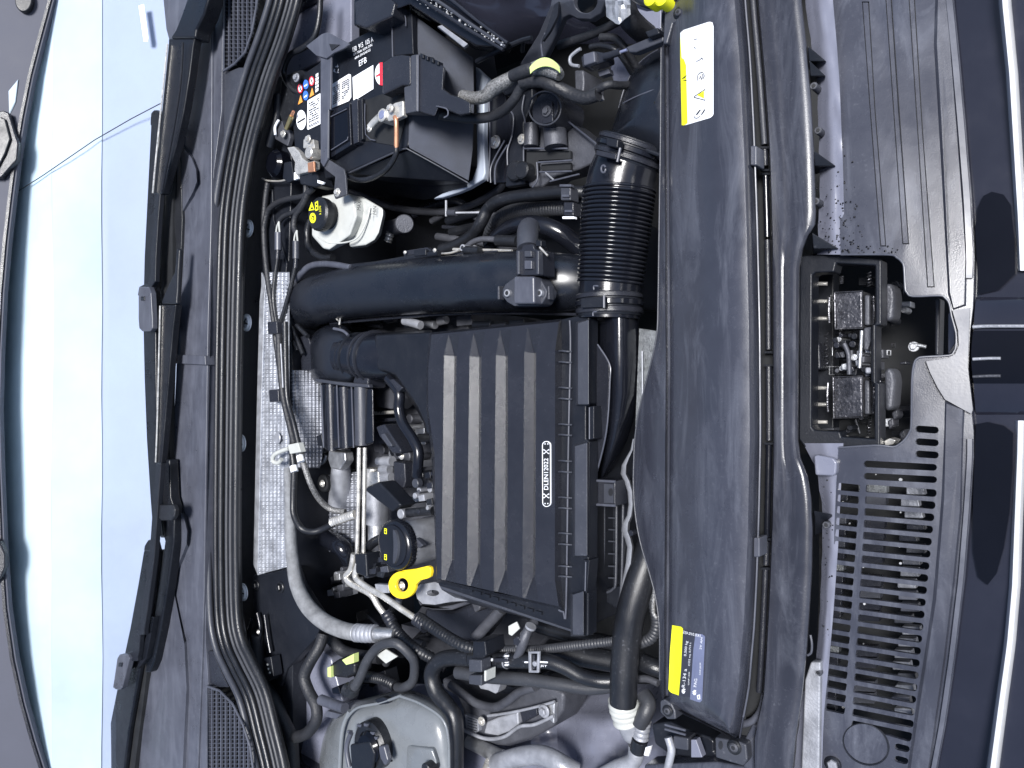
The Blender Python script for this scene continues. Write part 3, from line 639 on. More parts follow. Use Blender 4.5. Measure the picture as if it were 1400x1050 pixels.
# braided loom and cables by the battery
g_ = G(); g_.tube([(632, 131, -.02, 8), (650, 134, -.02, 8.5), (664, 131, -.02, 9), (676, 120, -.02, 10.5), (690, 112, -.02, 10), (702, 104, -.02, 8), (712, 98, -.02, 6)], 8, -.02, 14, 20)
one('braided_sleeve', 'braid', 'braided silver grey cable sleeve right of the battery cover', 'cable sleeve', g_=g_)
g_ = G(); g_.tube([(724, 96, -.012, 8), (740, 92, -.012, 11), (756, 96, -.012, 11), (766, 104, -.012, 7)], 9, -.01, 10, 18)
one('braided_sleeve', 'braid', 'short braided cable sleeve end under the pale green tape', 'cable sleeve', g_=g_)
g_ = G(); q = []
for k in range(13):
    u = k/12; x = 724+41*u; y = 95-13*math.sin(u*math.pi)**.8+u*-1; a = P(x, y-3, .006); q.append([a, P(x+1, y+6+3*math.sin(u*3.14), .004), P(x+1, y+7+3*math.sin(u*3.14), -.002)])
g_.grid(q); one('tape_band', 'pale_green', 'pale green tape band wrapped over the cable loom', 'tape', g_=g_)
def cable(pts, r, label, m='rubber', name='cable', cat='cable', z=-.05, rib=0, pitch=5, group=None, k=12, n=8):
    g_ = G(); g_.tube(pts, r, z, n, k, rib, pitch); return one(name, m, label, cat, group, g_=g_)
cable([(600, 156, -.02), (625, 160, -.04), (650, 162, -.05), (672, 159, -.05), (690, 150, -.04), (703, 136, -.03), (714, 118, -.025), (726, 110, -.02)], 7, 'thick taped black cable looping from the terminal cover up to the tape band', 'tape')
cable([(714, 112, -.02), (735, 110, -.02), (756, 116, -.02), (780, 128, -.03), (800, 134, -.03), (818, 129, -.03)], 9, 'thick black cable running right from the tape band over the round mount', 'tape')
cable([(800, 132, -.03), (818, 122, -.03), (832, 116, -.03), (850, 117, -.05), (870, 116, -.08)], 5.5, 'black taped cable ending behind the air intake funnel', 'tape')
cable([(700, 104, -.012, 8), (716, 98, -.01, 9), (730, 94, -.01, 8), (742, 98, -.02, 7)], 8, 'black tape wrap between the two braided sleeves', 'tape')

# black brackets right of the battery with bolts
t = thing('gearbox_bracket', 'black pressed steel bracket with two bright bolts right of the battery', 'bracket', P(690, 190, -.15))
gg = G(); gg.prism([(668, 120), (690, 118), (694, 150), (714, 168), (716, 200), (700, 232), (690, 250), (672, 250), (666, 190)], -.13, .01); gg.build('bracket_plate', 'plastic_gloss', t, .003)
gg = G(); gg.prism([(700, 120), (728, 112), (728, 140), (716, 168), (718, 252), (690, 256), (694, 206), (700, 190), (694, 150)], -.11, .012); gg.build('bracket_plate', 'plastic', t, .003)
for pts in ([(668, 118), (670, 200), (667, 248)], [(696, 150), (702, 160), (700, 185), (694, 205), (694, 226)], [(717, 130), (714, 150), (718, 168), (716, 200), (716, 240)], [(690, 192), (672, 226), (671, 250)], [(694, 198), (678, 226), (677, 252)]):
    g_ = G(); g_.tube(pts, 1.2, -.105, 6, 8); g_.build('bracket_edge', 'plastic_light', t)
bolt(676.5, 194, -.112, 9, t, 'steel'); bolt(713, 190, -.095, 7, t, 'steel')
gg = G(); gg.prism([(672, 112), (735, 80), (745, 104), (722, 118), (690, 130)], -.10, .03); gg.build('upper_web', 'plastic', t, .003)
t = thing('round_mount', 'round black mount with a bolt in its middle above the ribbed support arm', 'mount', P(748, 148, -.08))
g_ = G(); g_.cyl(745, 148, -.07, 23, .06, 32, .05); g_.build('mount_cup', 'plastic_mid', t)
g_ = G(); g_.path([(P(*p, -.068), .0012) for p in ell(745, 148, 22, 23, 32)+[ell(745, 148, 22, 23, 32)[0]]], 8); g_.build('cup_rim', 'plastic_grey', t)
g_ = G(); g_.prism([(738, 138), (754, 138), (756, 166), (742, 170)], -.066, .004); g_.build('mount_tongue', 'plastic_mid', t, .001)
bolt(747, 152, -.064, 7.5, t, 'cast')
t = thing('support_arm', 'ribbed dark support arm running from the round mount to the intake clamp', 'support arm', P(770, 200, -.1))
gg = G(); gg.prism([(762, 152), (770, 158), (800, 182), (816, 195), (818, 206), (812, 222), (790, 232), (760, 240), (740, 256), (722, 256), (718, 204), (720, 170)], -.115, .04); gg.build('arm_body', 'cast', t, .004)
for pts, m_ in (([(716, 203), (776, 203)], 'plastic_light'), ([(736, 222), (782, 219)], 'plastic_light'), ([(738, 235), (782, 234)], 'plastic_light'), ([(734, 222), (735, 245), (728, 256)], 'plastic_light'), ([(752, 248), (792, 238)], 'plastic_light'), ([(764, 156), (816, 197)], 'plastic_light'), ([(746, 236), (757, 246)], 'cast_light')):
    g_ = G(); g_.tube([p+(-.10,) for p in pts], 1.3, -.1, 3, 8); g_.build('rib', m_, t)
g_ = G(); g_.tube([(726, 200, -.1), (727, 170, -.1)], 10, -.1, 3, 16); g_.tube([(760, 202, -.1), (758, 168, -.1)], 16, -.1, 3, 20); g_.build('cylinder_boss', 'cast', t)
for p in ([(720, 206), (780, 206), (780, 217), (736, 219), (734, 240), (720, 240)], [(740, 225), (780, 222), (780, 232), (740, 233)]):
    gg = G(); gg.prism(p, -.108, .004); gg.build('recess', 'dark', t)
gg = G(); gg.cyl(702, 233, -.10, 14, .03, 20); gg.cyl(712, 232, -.09, 12, .03, 20); gg.build('rubber_bush', 'rubber', t)

# top centre
t = thing('lamp_bracket', 'dark bracket with round hole at the top edge above the tape band', 'bracket', P(780, 20, -.03))
gg = G(); plate(gg, [(760, -40), (828, -40), (828, 0), (822, 18), (808, 27), (790, 26), (778, 20), (770, 24), (760, 48), (744, 80), (722, 96), (710, 88), (736, 46), (752, 8)], [ell(800, 0, 16, 17, 24)], lambda x, y: -.02-.0006*max(0, y), .01); gg.build('bracket_plate', 'plastic_grey', t, .002)
gg = G(); gg.prism([(758, 6), (764, 2), (762, 22), (752, 42), (742, 56)], -.02, .004); gg.build('leg_recess', 'plastic', t)
g_ = G(); g_.tube([(745, 46, -.03), (740, 60, -.04), (742, 78, -.04)], 1.4, -.03, 4, 8); g_.build('leg_edge', 'plastic_light', t)
g_ = G(); g_.cyl(800, 0, -.06, 20, .05, 24); g_.build('hole_cup', 'dark', t)
gg = G()
for k in range(9):
    r_ = []
    for j in range(12):
        x = 826+k*4.2; y = -30+j*5.2+ (k*1.6 if j > 8 else 0); r_.append(P(x+2*noise.noise(Vector((j*.7, k, 0)))+j*.3, y if y < 34-abs(k-4)*3 else 34-abs(k-3.5)*3.2, .0+.006*noise.noise(Vector((k*.9, j*.9, 5)))-.002*abs(k-4)))
    gg.grid([r_]) if 0 else None
    if k == 0: rows = []
    rows.append(r_)
gg = G(); gg.grid(rows); one('foil_wrap', 'foil', 'crumpled silver foil wrap round a black hose at the top edge', 'foil wrap', g_=gg)
C.objects['foil_wrap'].data.set_sharp_from_angle(angle=.2)
cable([(846, -20, -.03), (858, 20, -.03), (870, 36, -.05), (884, 48, -.08)], 15, 'black hose coming out of the silver foil wrap', 'tape', 'hose', 'hose', z=-.03)
t = thing('filler_cap_tab', 'small bright yellow cap cut off by the top edge beside the cover panel', 'cap', P(893, 0, .01))
for x in (887, 902): g_ = G(); g_.cyl(x, -3, .02, 9.5, .02, 24, .3); g_.build('cap_lobe', 'sticker_yellow', t)
cable([(862, -8, .0), (880, 4, .0), (902, 8, .0), (930, -6, .0)], 5, 'dark bar behind the yellow cap at the top edge', 'rubber', 'bar', 'bar')
t = thing('wiring_connector', 'grey and black plug connector with pale cable loop in the upper middle', 'connector', P(810, 80, -.04), 'plug connectors')
gg = G(); gg.prism(c4((195, 310), (262, 290), (268, 355), (200, 378)), -.025, .02); gg.build('plug_face', 'plastic_light', t, .002)
gg = G(); gg.prism(c4((180, 320), (265, 290), (330, 300), (335, 345), (270, 370), (190, 390)), -.03, .02); gg.build('plug_body', 'plastic_mid', t, .003)
g_ = G(); g_.tube(c4((320, 325, -.03), (350, 318, -.03), (380, 308, -.03), (412, 296, -.03)), 5, -.03, 4, 12); g_.build('plug_collar', 'plastic_mid', t)
g_ = G(); g_.tube(c4((175, 380, -.03), (130, 370, -.03), (125, 330, -.03), (160, 295, -.03), (185, 280, -.03)), 2.4, -.03, 6, 8); g_.build('loop_wire', 'cast_light', t)
g_ = G(); g_.tube(c4((385, 308, -.03), (415, 302, -.03)), 2.2, -.03, 2, 8); g_.build('inner_wire', 'cast_light', t)
g_ = G(); g_.tube(c4((410, 300, -.03), (450, 286, -.03)), 2.0, -.03, 2, 8); g_.build('blue_wire', 'sticker_lilac', t)
cable([p for p in c4((240, 270, -.05), (300, 262, -.05), (380, 285, -.05), (430, 340, -.06), (480, 420, -.08))], 4, 'thin black cable arching over the upper connector', 'rubber')
cable([p for p in c4((300, 215, -.06), (380, 220, -.06), (440, 280, -.06), (500, 380, -.08))], 5.5, 'black cable bending down behind the upper connector', 'tape')
cable([p for p in c4((440, 100, -.05), (330, 160, -.06), (200, 215, -.07), (60, 260, -.08))], 6, 'dark cable crossing the upper gap between the brackets', 'tape')
gg = G(); gg.prism(c4((280, 410), (345, 390), (352, 420), (290, 440)), -.05, .01); one('relay_clip', 'plastic_light', 'small pale metal clip below the upper connector', 'clip', g_=gg, bevel=.001)
gg = G(); gg.prism(c4((225, 545), (290, 535), (300, 565), (225, 578)), -.08, .01); one('metal_tab', 'cast_light', 'small pale metal tab left of the air intake funnel', 'tab', g_=gg, bevel=.001)
gg = G(); gg.prism(c4((145, 400), (200, 400), (205, 470), (200, 530), (150, 520)), -.11, .05); one('painted_post', 'cast', 'grey post standing behind the upper connector', 'post', g_=gg, bevel=.003)
gg = G(); gg.prism(c4((440, 20), (560, 60), (650, 50), (650, 165), (560, 190), (500, 110), (450, 70)), -.10, .05); one('headlamp_housing', 'paint', 'blue grey painted panel in the upper gap left of the cover', 'panel', g_=gg, bevel=.003)
gg = G(); gg.prism(c4((370, 310), (470, 330), (500, 400), (470, 470), (370, 475), (350, 400)), -.14, .05); one('inner_panel', 'paint', 'painted panel seen behind the connector left of the funnel', 'panel', g_=gg, bevel=.003)
t = thing('bonnet_rod', 'black bar slanting up to the cover panel in the upper middle', 'bar', P(885, 55, -.02))
gg = G(); gg.prism(c4((440, 270), (620, 195), (660, 200), (660, 235), (500, 300), (460, 300)), -.01, .012); gg.build('bar', 'plastic_grey', t, .002)
gg = G(); gg.prism(c4((548, 180), (625, 155), (640, 190), (570, 215)), .0, .02); gg.build('bar_foot', 'plastic', t, .002)

# funnel into the front panel
t = thing('intake_funnel', 'wide black air intake funnel leading from the cover panel down to the clamp', 'air duct', P(870, 130, -.05))
g_ = G(); g_.pillow([(930, 58), (904, 66), (884, 77), (867, 94), (854, 120), (845, 150), (835, 180), (830, 194), (850, 206), (880, 216), (930, 230)], -.085, -.030, (895, 140), 10, .75); g_.build('funnel_shell', 'plastic_sheen', t, sharp=80)
g_ = G(); g_.tube([(900, 68, -.080), (884, 78, -.080), (867, 95, -.080), (854, 121, -.080), (846, 148, -.080)], 1.3, 0, 6, 8); g_.build('edge_highlight', 'plastic_light', t)  # pale tube paints the highlight along the funnel's left edge
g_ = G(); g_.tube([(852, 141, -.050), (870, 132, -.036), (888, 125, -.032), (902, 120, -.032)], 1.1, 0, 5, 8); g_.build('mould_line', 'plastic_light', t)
g_ = G(); g_.tube([(845, 190, -.05), (870, 200, -.035), (902, 212, -.035)], 3, 0, 5, 8); g_.build('lower_edge', 'plastic', t)
# ================================================================== corrugated air hose, clamps, duct below
t = thing('air_hose', 'thick corrugated black air hose in the upper middle beside the cover panel', 'air hose', P(840, 320, -.08))
ax = [(858, 222), (850, 240), (846, 258), (842, 290), (838, 330), (835, 370), (833, 388)]
def hz(y): return -.055
def wtube(ctr, rp, z, prof=None, k=40, n=6):
    g_ = G(); g_.tube([(x, y, z, r) for (x, y), r in zip(ctr, rp)], 10, z, n, k); return g_
g_ = wtube([(862, 205), (857, 222), (850, 245), (847, 262)], [43, 45, 47, 48], -.055); g_.build('upper_neck', 'plastic_gloss', t)
pts = []; n_ = 23*6
for i in range(n_+1):
    u = i/n_; y = 258+u*(389-258); x = 846.5-u*12.5; ph = (i % 6)/6
    r = 50.5*SC(840, 320, -.055)*(1.0-.085*u)*(1 - .085*(1-max(0, math.sin(ph*math.pi))**.5))
    pts.append((P(x, y, -.055), r))
g_ = G(); g_.path(pts, 44); g_.build('corrugated_hose', 'plastic_gloss', t, sharp=60)
g_ = wtube([(834, 386), (833, 405), (832, 436)], [43, 43, 42], -.055); g_.build('lower_neck', 'plastic_gloss', t)
def clampband(label, ctr, r, tilt, grp='clamps on the air hose'):
    t = thing('hose_clamp', label, 'hose clamp', P(ctr[0], ctr[1], 0), grp)
    x, y = ctr
    dx, dy = tilt
    def ring(o, rr, hw, nm, m):
        c0 = P(x+dx*o, y+dy*o, -.055); c1 = P(x+dx*(o+hw), y+dy*(o+hw), -.055); q = rr*SC(x, y, -.055)
        L_ = (c1-c0).length; g_ = G(); g_.lathe(c0, c1-c0, [(0, q*.97), (L_*.15, q), (L_*.85, q), (L_, q*.97)], 40); return g_.build(nm, m, t)
    ring(-14, r, 7, 'band', 'plastic_mid'); ring(-5, r*1.03, 8, 'band', 'plastic_gloss'); ring(5, r, 8, 'band', 'plastic_mid'); ring(-16, r*.96, 32, 'sleeve', 'plastic')
    return t
t1 = clampband('black hose clamp at the tilted top end of the corrugated air hose', (862, 208), 49, (-.33, .94))
gg = G(); gg.prism(c4((330, 790), (400, 800), (395, 850), (330, 835)), .004, .012); gg.build('clamp_catch', 'plastic', t1, .0015)
gg = G(); gg.prism(c4((275, 860), (390, 885), (385, 915), (270, 890)), .002, .01); gg.build('clamp_window', 'plastic_mid', t1, .001)
g_ = G(); g_.tube(c4((412, 850, .006), (395, 930, .006)), 2, .006, 2, 8); g_.build('clamp_bar', 'plastic_light', t1)
g_ = G(); g_.path([(P(*p, .0), .0012) for p in ell(825, 231, 3, 5, 16)], 8); g_.build('clamp_eye', 'plastic_light', t1)
t1 = clampband('black hose clamp at the lower end of the corrugated air hose above the duct', (833, 417), 46, (0, 1))
gg = G(); gg.prism(c7(( 0, 0), (1, 0), (1, 1)), -.2, .001) if 0 else gg.prism([(794, 408), (826, 405), (826, 420), (794, 421)], -.008, .008); gg.build('clamp_window', 'plastic', t1, .001)
g_ = G(); g_.tube([(826, 404, -.004), (826, 421, -.004)], 1.8, -.004, 2, 8); g_.build('clamp_bar', 'plastic_light', t1)
for p in ([(812, 396), (812, 391), (818, 391)], [(811, 432), (811, 427), (816, 426)]):
    g_ = G(); g_.tube([q+(-.005,) for q in p], 1.1, -.005, 3, 8); g_.build('clamp_hook', 'plastic_light', t1)

# tapering duct below
t = thing('lower_air_duct', 'smooth black tapering air duct right of the ribbed air filter box', 'air duct', P(840, 540, -.08))
rows = []
for y, xl, xr, zc in ((434, 812, 872, -.035), (460, 811, 873, -.035), (500, 812, 873, -.037), (540, 814, 872, -.04), (570, 815, 867, -.045), (600, 815, 858, -.05), (630, 815, 845, -.06), (650, 815, 832, -.07), (660, 815, 822, -.08)):
    r_ = []
    for j in range(15):
        s_ = j/14; x = xl+(xr-xl)*s_; r_.append(P(x, y, zc-.05*(1-math.sin(math.pi*(.08+.84*s_)))))
    r_.append(P(xr+1, y, zc-.2)); rows.append(r_)
g_ = G(); g_.grid(rows); g_.build('duct_shell', 'plastic_gloss', t, sharp=60)
gg = G(); gg.solid([(816, 470, -.03), (832, 496, -.03), (833, 520, -.03), (828, 590, -.035), (815, 648, -.05)], [(812, 462, -.05), (836, 494, -.05), (837, 520, -.05), (832, 592, -.055), (814, 662, -.07)]); gg.build('duct_flat', 'plastic_mid', t, .001)
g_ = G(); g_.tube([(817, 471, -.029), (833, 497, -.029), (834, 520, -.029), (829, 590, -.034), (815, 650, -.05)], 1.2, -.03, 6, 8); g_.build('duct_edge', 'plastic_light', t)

# ================================================================== big intake pipe
t = thing('intake_pipe', 'big smooth black intake pipe crossing the upper middle of the bay', 'pipe', P(600, 390, -.08))
g_ = G(); g_.tube([(426, 452, -.16, 26), (420, 436, -.12, 28), (424, 418, -.085, 32), (440, 409, -.065, 34), (470, 402, -.06, 35), (520, 396, -.06, 36.5), (580, 391, -.06, 38), (640, 388, -.06, 40), (700, 385, -.06, 41), (760, 386, -.07, 40), (800, 388, -.09, 38), (830, 390, -.10, 36)], 38, -.06, 12, 48); g_.build('pipe_body', 'plastic_sheen', t, sharp=80)
g_ = G(); g_.tube([(452, 442, -.072), (520, 436, -.072), (600, 430, -.072), (690, 428, -.072), (790, 430, -.08)], 2.2, -.06, 6, 8); g_.build('weld_seam', 'plastic_mid', t)
g_ = G(); g_.tube([(436, 375, -.072), (500, 361, -.072), (590, 350, -.072), (680, 344, -.072)], 1.8, -.06, 6, 8); g_.build('weld_seam', 'plastic_mid', t)
g_ = G(); g_.tube([(427, 437, -.06), (440, 435, -.06), (462, 437, -.06), (464, 444, -.06)], 1.5, -.06, 4, 8); g_.tube([(453, 428, -.05), (462, 438, -.05)], 1., -.06, 2, 8); g_.tube([(465, 422, -.05), (465, 440, -.05)], 1., -.05, 2, 8); g_.build('wire_clip', 'steel', t)
g_ = G(); g_.cyl(632, 392, -.020, 9, .004, 20, .5); g_.build('mould_mark', 'plastic_gloss', t)
t = thing('pressure_sensor', 'grey pressure sensor with two eyelets and its plug on the big intake pipe', 'sensor', P(717, 390, -.02))
gg = G(); gg.prism(c7((575, 820), (590, 790), (640, 755), (790, 755), (830, 830), (825, 860), (800, 905), (780, 915), (640, 918), (600, 895), (572, 860)), -.008, .022); gg.build('flange', 'plastic_grey', t, .002)
gg = G(); gg.prism(c7((638, 745), (755, 745), (758, 905), (636, 905)), .006, .02); gg.build('sensor_head', 'plastic_light', t, .003)
for X in (598, 783):
    (px, py), = c7((X, 842)); g_ = G(); g_.cyl(px, py, -.003, 5.2, .008, 20); g_.build('eyelet', 'cast_light', t); g_ = G(); g_.cyl(px, py, -.0022, 2.9, .002, 16); g_.build('eyelet_hole', 'ink', t)
gg = G(); gg.prism(c7((648, 595), (680, 590), (690, 560), (750, 560), (760, 590), (792, 595), (796, 740), (650, 745)), .004, .03); gg.build('plug', 'plastic_mid', t, .002)
for X in (664, 776): gg = G(); gg.prism(c7((X-7, 600), (X+7, 600), (X+7, 735), (X-7, 735)), .009, .01); gg.build('plug_rib', 'plastic_grey', t, .001)
gg = G(); gg.prism(c7((700, 600), (740, 600), (742, 635), (700, 635)), .008, .01); gg.build('plug_latch', 'plastic_grey', t, .001)
gg = G(); gg.prism(c7((700, 655), (742, 655), (742, 705), (700, 705)), .008, .01); gg.build('plug_latch', 'plastic_light', t, .001)
g_ = G(); g_.tube(c7((722, 590, -.005), (720, 540, -.01), (722, 490, -.02), (730, 470, -.03)), 15, 0, 5, 20); g_.build('rubber_boot', 'plastic_grey', t)
gg = G(); gg.prism(c7((765, 540), (798, 540), (798, 575), (765, 575)), .0, .01); gg.build('plug_clip', 'plastic', t, .001)
g_ = G(); g_.tube(c7((790, 580, 0), (835, 628, 0)), 1.5, 0, 1, 8); g_.build('plug_pin', 'steel', t)
for X in (545, 832): gg = G(); gg.prism(c7((X, 805), (X+10, 800), (X+12, 880), (X, 880)), -.012, .01); gg.build('side_tab', 'plastic_grey', t, .001)

# hoses above the pipe
def hose(*a, **k): k.setdefault('name', 'hose'); k.setdefault('cat', 'hose'); return cable(*a, **k)
hose([(604, 342, -.12), (625, 335, -.12), (645, 322, -.12), (657, 305, -.11), (668, 285, -.11), (684, 274, -.10), (710, 268, -.10), (745, 264, -.10), (772, 262, -.10), (800, 263, -.11)], 8.5, 'black hose bending up and over to the corrugated air hose, topmost of three', n=10, k=20)
hose([(668, 330, -.17), (678, 305, -.16), (700, 290, -.15), (740, 286, -.14), (770, 285, -.14), (802, 285, -.14)], 10.5, 'ribbed black hose just below the topmost hose, middle of three', m='rubber_grey', rib=1, pitch=5, k=20)
hose([(668, 336, -.13, 9), (690, 315, -.12, 10), (715, 306, -.11, 11), (740, 308, -.11, 12), (765, 318, -.12, 13), (790, 336, -.14, 14), (810, 350, -.15, 14)], 12, 'shiny thick black hose arching behind the pressure sensor plug', m='plastic_gloss', n=10, k=24)
hose([(632, 344, -.10), (645, 332, -.10), (660, 327, -.10), (682, 328, -.10)], 4, 'thin grey pipe leading into a black sleeve above the intake pipe', m='cast', name='pipe', cat='pipe')
hose([(680, 329, -.10), (708, 330, -.10)], 8, 'black rubber sleeve on the thin grey pipe left of the sensor plug', name='sleeve', cat='sleeve')
hose([(620, 341, -.09), (700, 343, -.085)], 2.2, 'thin bright rail along the top of the intake pipe', m='steel', name='rail', cat='rail')
for i, (x, y) in enumerate(((773, 264), (777, 285))):
    t = thing('pipe_clip', ['silver grey clip on the topmost hose left of the corrugated hose', 'dark clip with a white bar on the middle hose left of the corrugated hose'][i], 'clip', P(x, y, -.08), 'clips on the hoses')
    gg = G(); gg.prism([(x-7, y-9), (x+7, y-9), (x+7, y+10), (x-7, y+10)], -.082, .02); gg.build('clip_body', 'plastic_mid' if i else 'plastic_grey', t, .002)
    gg = G(); gg.prism([(x-8, y+(-12 if not i else 11)), (x+8, y+(-12 if not i else 11)), (x+8, y+(-9 if not i else 14)), (x-8, y+(-9 if not i else 14))], -.078, .006); gg.build('clip_bar', 'white' if i else 'plastic_light', t)
    gg = G(); gg.prism([(x-5, y+2), (x+5, y+2), (x+5, y+5), (x-5, y+5)], -.079, .006); gg.build('clip_bar', 'plastic_light', t)
t = thing('cable_stud', 'fine silver threaded pin below the battery tray', 'pin', P(630, 290, -.12))
g_ = G(); g_.tube([(610, 274, -.12), (610, 296, -.12)], 1.6, -.12, 2, 8); g_.build('pin', 'cast_light', t)
g_ = G(); g_.tube([(613, 291, -.12), (624, 291, -.12)], 4.5, -.12, 2, 10); g_.build('pin_head', 'plastic_grey', t)
g_ = G(); g_.tube([(624, 291, -.12), (658, 290.5, -.12)], 1.8, -.12, 2, 8, .6, 2); g_.build('thread', 'cast_light', t)
t = thing('ring_bracket', 'small ring bracket with black bush on top of the intake pipe', 'bracket', P(632, 340, -.07))
g_ = G(); g_.cyl(631.5, 338.5, -.055, 4.8, .02, 16); g_.build('ring', 'cast_light', t); g_ = G(); g_.cyl(631.5, 338.5, -.054, 2.6, .002, 12); g_.build('ring_hole', 'ink', t)
g_ = G(); g_.tube([(636, 342, -.06), (656, 343, -.06)], 6, -.06, 2, 12); g_.build('bush', 'rubber', t)
g_ = G(); g_.tube([(600, 347, -.065), (615, 346, -.065), (628, 342, -.065)], 1.5, -.06, 3, 8); g_.build('ring_stem', 'steel', t)
# harness above the pipe's left half
hose([(406, 384, -.05), (412, 374, -.04), (424, 364, -.04), (440, 361, -.04), (458, 362, -.04), (480, 366, -.04)], 4.5, 'shiny thin pipe curving over the left end of the intake pipe', m='plastic_light', name='pipe', cat='pipe')
hose([(480, 365, -.045), (510, 362, -.045), (540, 357, -.045), (575, 350, -.045), (600, 346, -.045)], 4.5, 'black harness rail along the top left of the intake pipe', m='plastic', name='harness_rail', cat='cable')
t = thing('rail_clip', 'black clip with bolt heads on the harness rail above the intake pipe', 'clip', P(575, 345, -.05))
gg = G(); gg.prism(c6((840, 600), (980, 578), (1010, 600), (1010, 625), (850, 645)), -.045, .02); gg.build('clip_plate', 'plastic_mid', t, .002)
gg = G(); gg.prism(c6((905, 595), (975, 590), (975, 625), (905, 632)), -.038, .01); gg.build('clip_block', 'plastic', t, .001)
bolt(553.5, 345, -.04, 2.6, t); bolt(594, 342, -.04, 3, t)

# ================================================================== brake fluid reservoir
t = thing('brake_reservoir', 'milky white brake fluid reservoir with MAX and MIN marks below the battery', 'reservoir', P(470, 300, -.1))
T_ = [(432, 274), (441, 268), (462, 264), (476, 266), (484, 276), (487, 296), (478, 322), (450, 341), (442, 340), (426, 322), (426, 300)]
M_ = [(440, 272), (446, 268), (474, 265), (500, 270), (508, 280), (503, 304), (490, 326), (455, 343), (446, 342), (434, 328), (434, 300)]
g_ = G(); g_.solid([p+(-.028,) for p in T_], [p+(-.060,) for p in M_]); g_.build('reservoir_body', 'white_plastic', t, .004, 3)
g_ = G(); g_.solid([p+(-.045,) for p in [(470, 268), (500, 271), (524, 285), (524, 294), (518, 318), (512, 328), (500, 335), (478, 338)]], [p+(-.085,) for p in [(480, 270), (504, 274), (527, 288), (527, 296), (521, 322), (514, 331), (502, 338), (482, 340)]]); g_.build('reservoir_body', 'white_plastic', t, .004, 3)
g_ = G(); g_.cyl(440, 293, -.012, 19, .02, 32, .1); g_.build('cap_neck', 'plastic', t)
g_ = G(); c_ = P(433, 293, 0)
cz = .000; g_ = G(); g_.cyl(433, 292, cz, 22.5, .016, 40, .12); g_.build('cap_top', 'rubber', t)
g_ = G()
for k in range(28):
    a_ = k*math.tau/28; r_ = 22.6*SC(433, 292, cz); c_ = P(433, 292, cz); g_.path([(c_+Vector((math.cos(a_)*r_, math.sin(a_)*r_, -.003)), .0007), (c_+Vector((math.cos(a_)*r_, math.sin(a_)*r_, -.013)), .0007)], 6)
tag(g_.build('cap_grips', 'rubber', t), kind='stuff')
z_ = cz+.0006
g_ = G(); T3 = [(422, 288), (426, 276), (430, 287)]
plate(g_, T3, [[(424, 286.6), (426.2, 279.4), (428.3, 286)]], lambda x, y: z_, .0003); g_.face([(425.8, 281), (426.7, 281), (426.5, 284.6), (426, 284.6)], z_+.0002); g_.build('warning_triangle', 'sticker_yellow', t)
g_ = G(); plate(g_, [(430.5, 277), (434.5, 274.5), (435, 287), (431.3, 288.5)], [[(431.4, 278.6), (433.8, 277), (434, 280.2), (431.7, 281.4)], [(431.8, 283), (434, 282), (434.2, 285.6), (432, 286.6)]], lambda x, y: z_, .0003); g_.build('book_symbol', 'sticker_yellow', t)
g_ = G(); plate(g_, ell(427.5, 298, 4.2, 7, 20), [ell(427.5, 298, 2.2, 3.4, 14)], lambda x, y: z_, .0003); g_.face([(426, 296), (429, 298), (427, 301)], z_); g_.build('disc_symbol', 'sticker_yellow', t)
tq('DOT 4', (436, 282), (436.6, 293.5), (438.8, 281.6), z_, 'sticker_yellow', t)
g_ = G()
tq('MAX', (488.5, 287.5), (491.5, 276), (485.5, 285.5), -.0275, 'ink', t) if 0 else None
def tw(s, a, b, d, m, par): return textq(s, P(*a), P(*b), P(*d), m, par, lift=.0015)
tw('MAX', (493, 288, -.020), (493.5, 275.5, -.020), (488, 287, -.015), 'ink', t)
tw('MIN', (514, 294, -.040), (514.5, 282.5, -.040), (509.5, 293, -.035), 'ink', t)
for (x, y, z) in ((486.5, 280, -.016), (508, 296, -.038)):
    g_ = G(); a_ = P(x, y-5, z); b_ = P(x, y+4, z); g_.path([(a_+Vector((0, 0, .002)), .0004), (b_+Vector((0, 0, .002)), .0004)], 6); g_.path([(P(x-3, y-2, z+.004), .0004), (P(x+1, y-4, z+.002), .0004)], 6); g_.build('level_mark', 'print_grey', t)
g_ = G(); g_.tube([(431, 320, -.03), (450, 332, -.028), (484, 328, -.034), (500, 306, -.040), (506, 284, -.042)], 1.2, -.03, 6, 8); g_.build('moulded_edge', 'white_plastic', t)
t = thing('master_cylinder', 'round grey metal end of the brake master cylinder right of the white reservoir', 'cylinder', P(545, 305, -.1))
g_ = G(); g_.tube([(520, 314, -.12), (536, 312, -.11), (552, 307, -.10)], 11, -.1, 3, 20); g_.build('cylinder_body', 'cast', t)
g_ = G(); c_ = P(553, 306, -.09); r_ = 13*SC(553, 306, -.09); ax_ = (CAM-c_).normalized()+Vector((.3, 0, .2)); g_.lathe(c_-ax_.normalized()*.03, ax_, [(0, r_), (.028, r_), (.030, r_*.9)], 28); g_.build('cylinder_cap', 'cast', t)
g_ = G(); g_.tube([(534, 318, -.10), (530, 330, -.10)], 6, -.1, 3, 14, 1.5, 4); g_.build('pipe_union', 'steel', t)
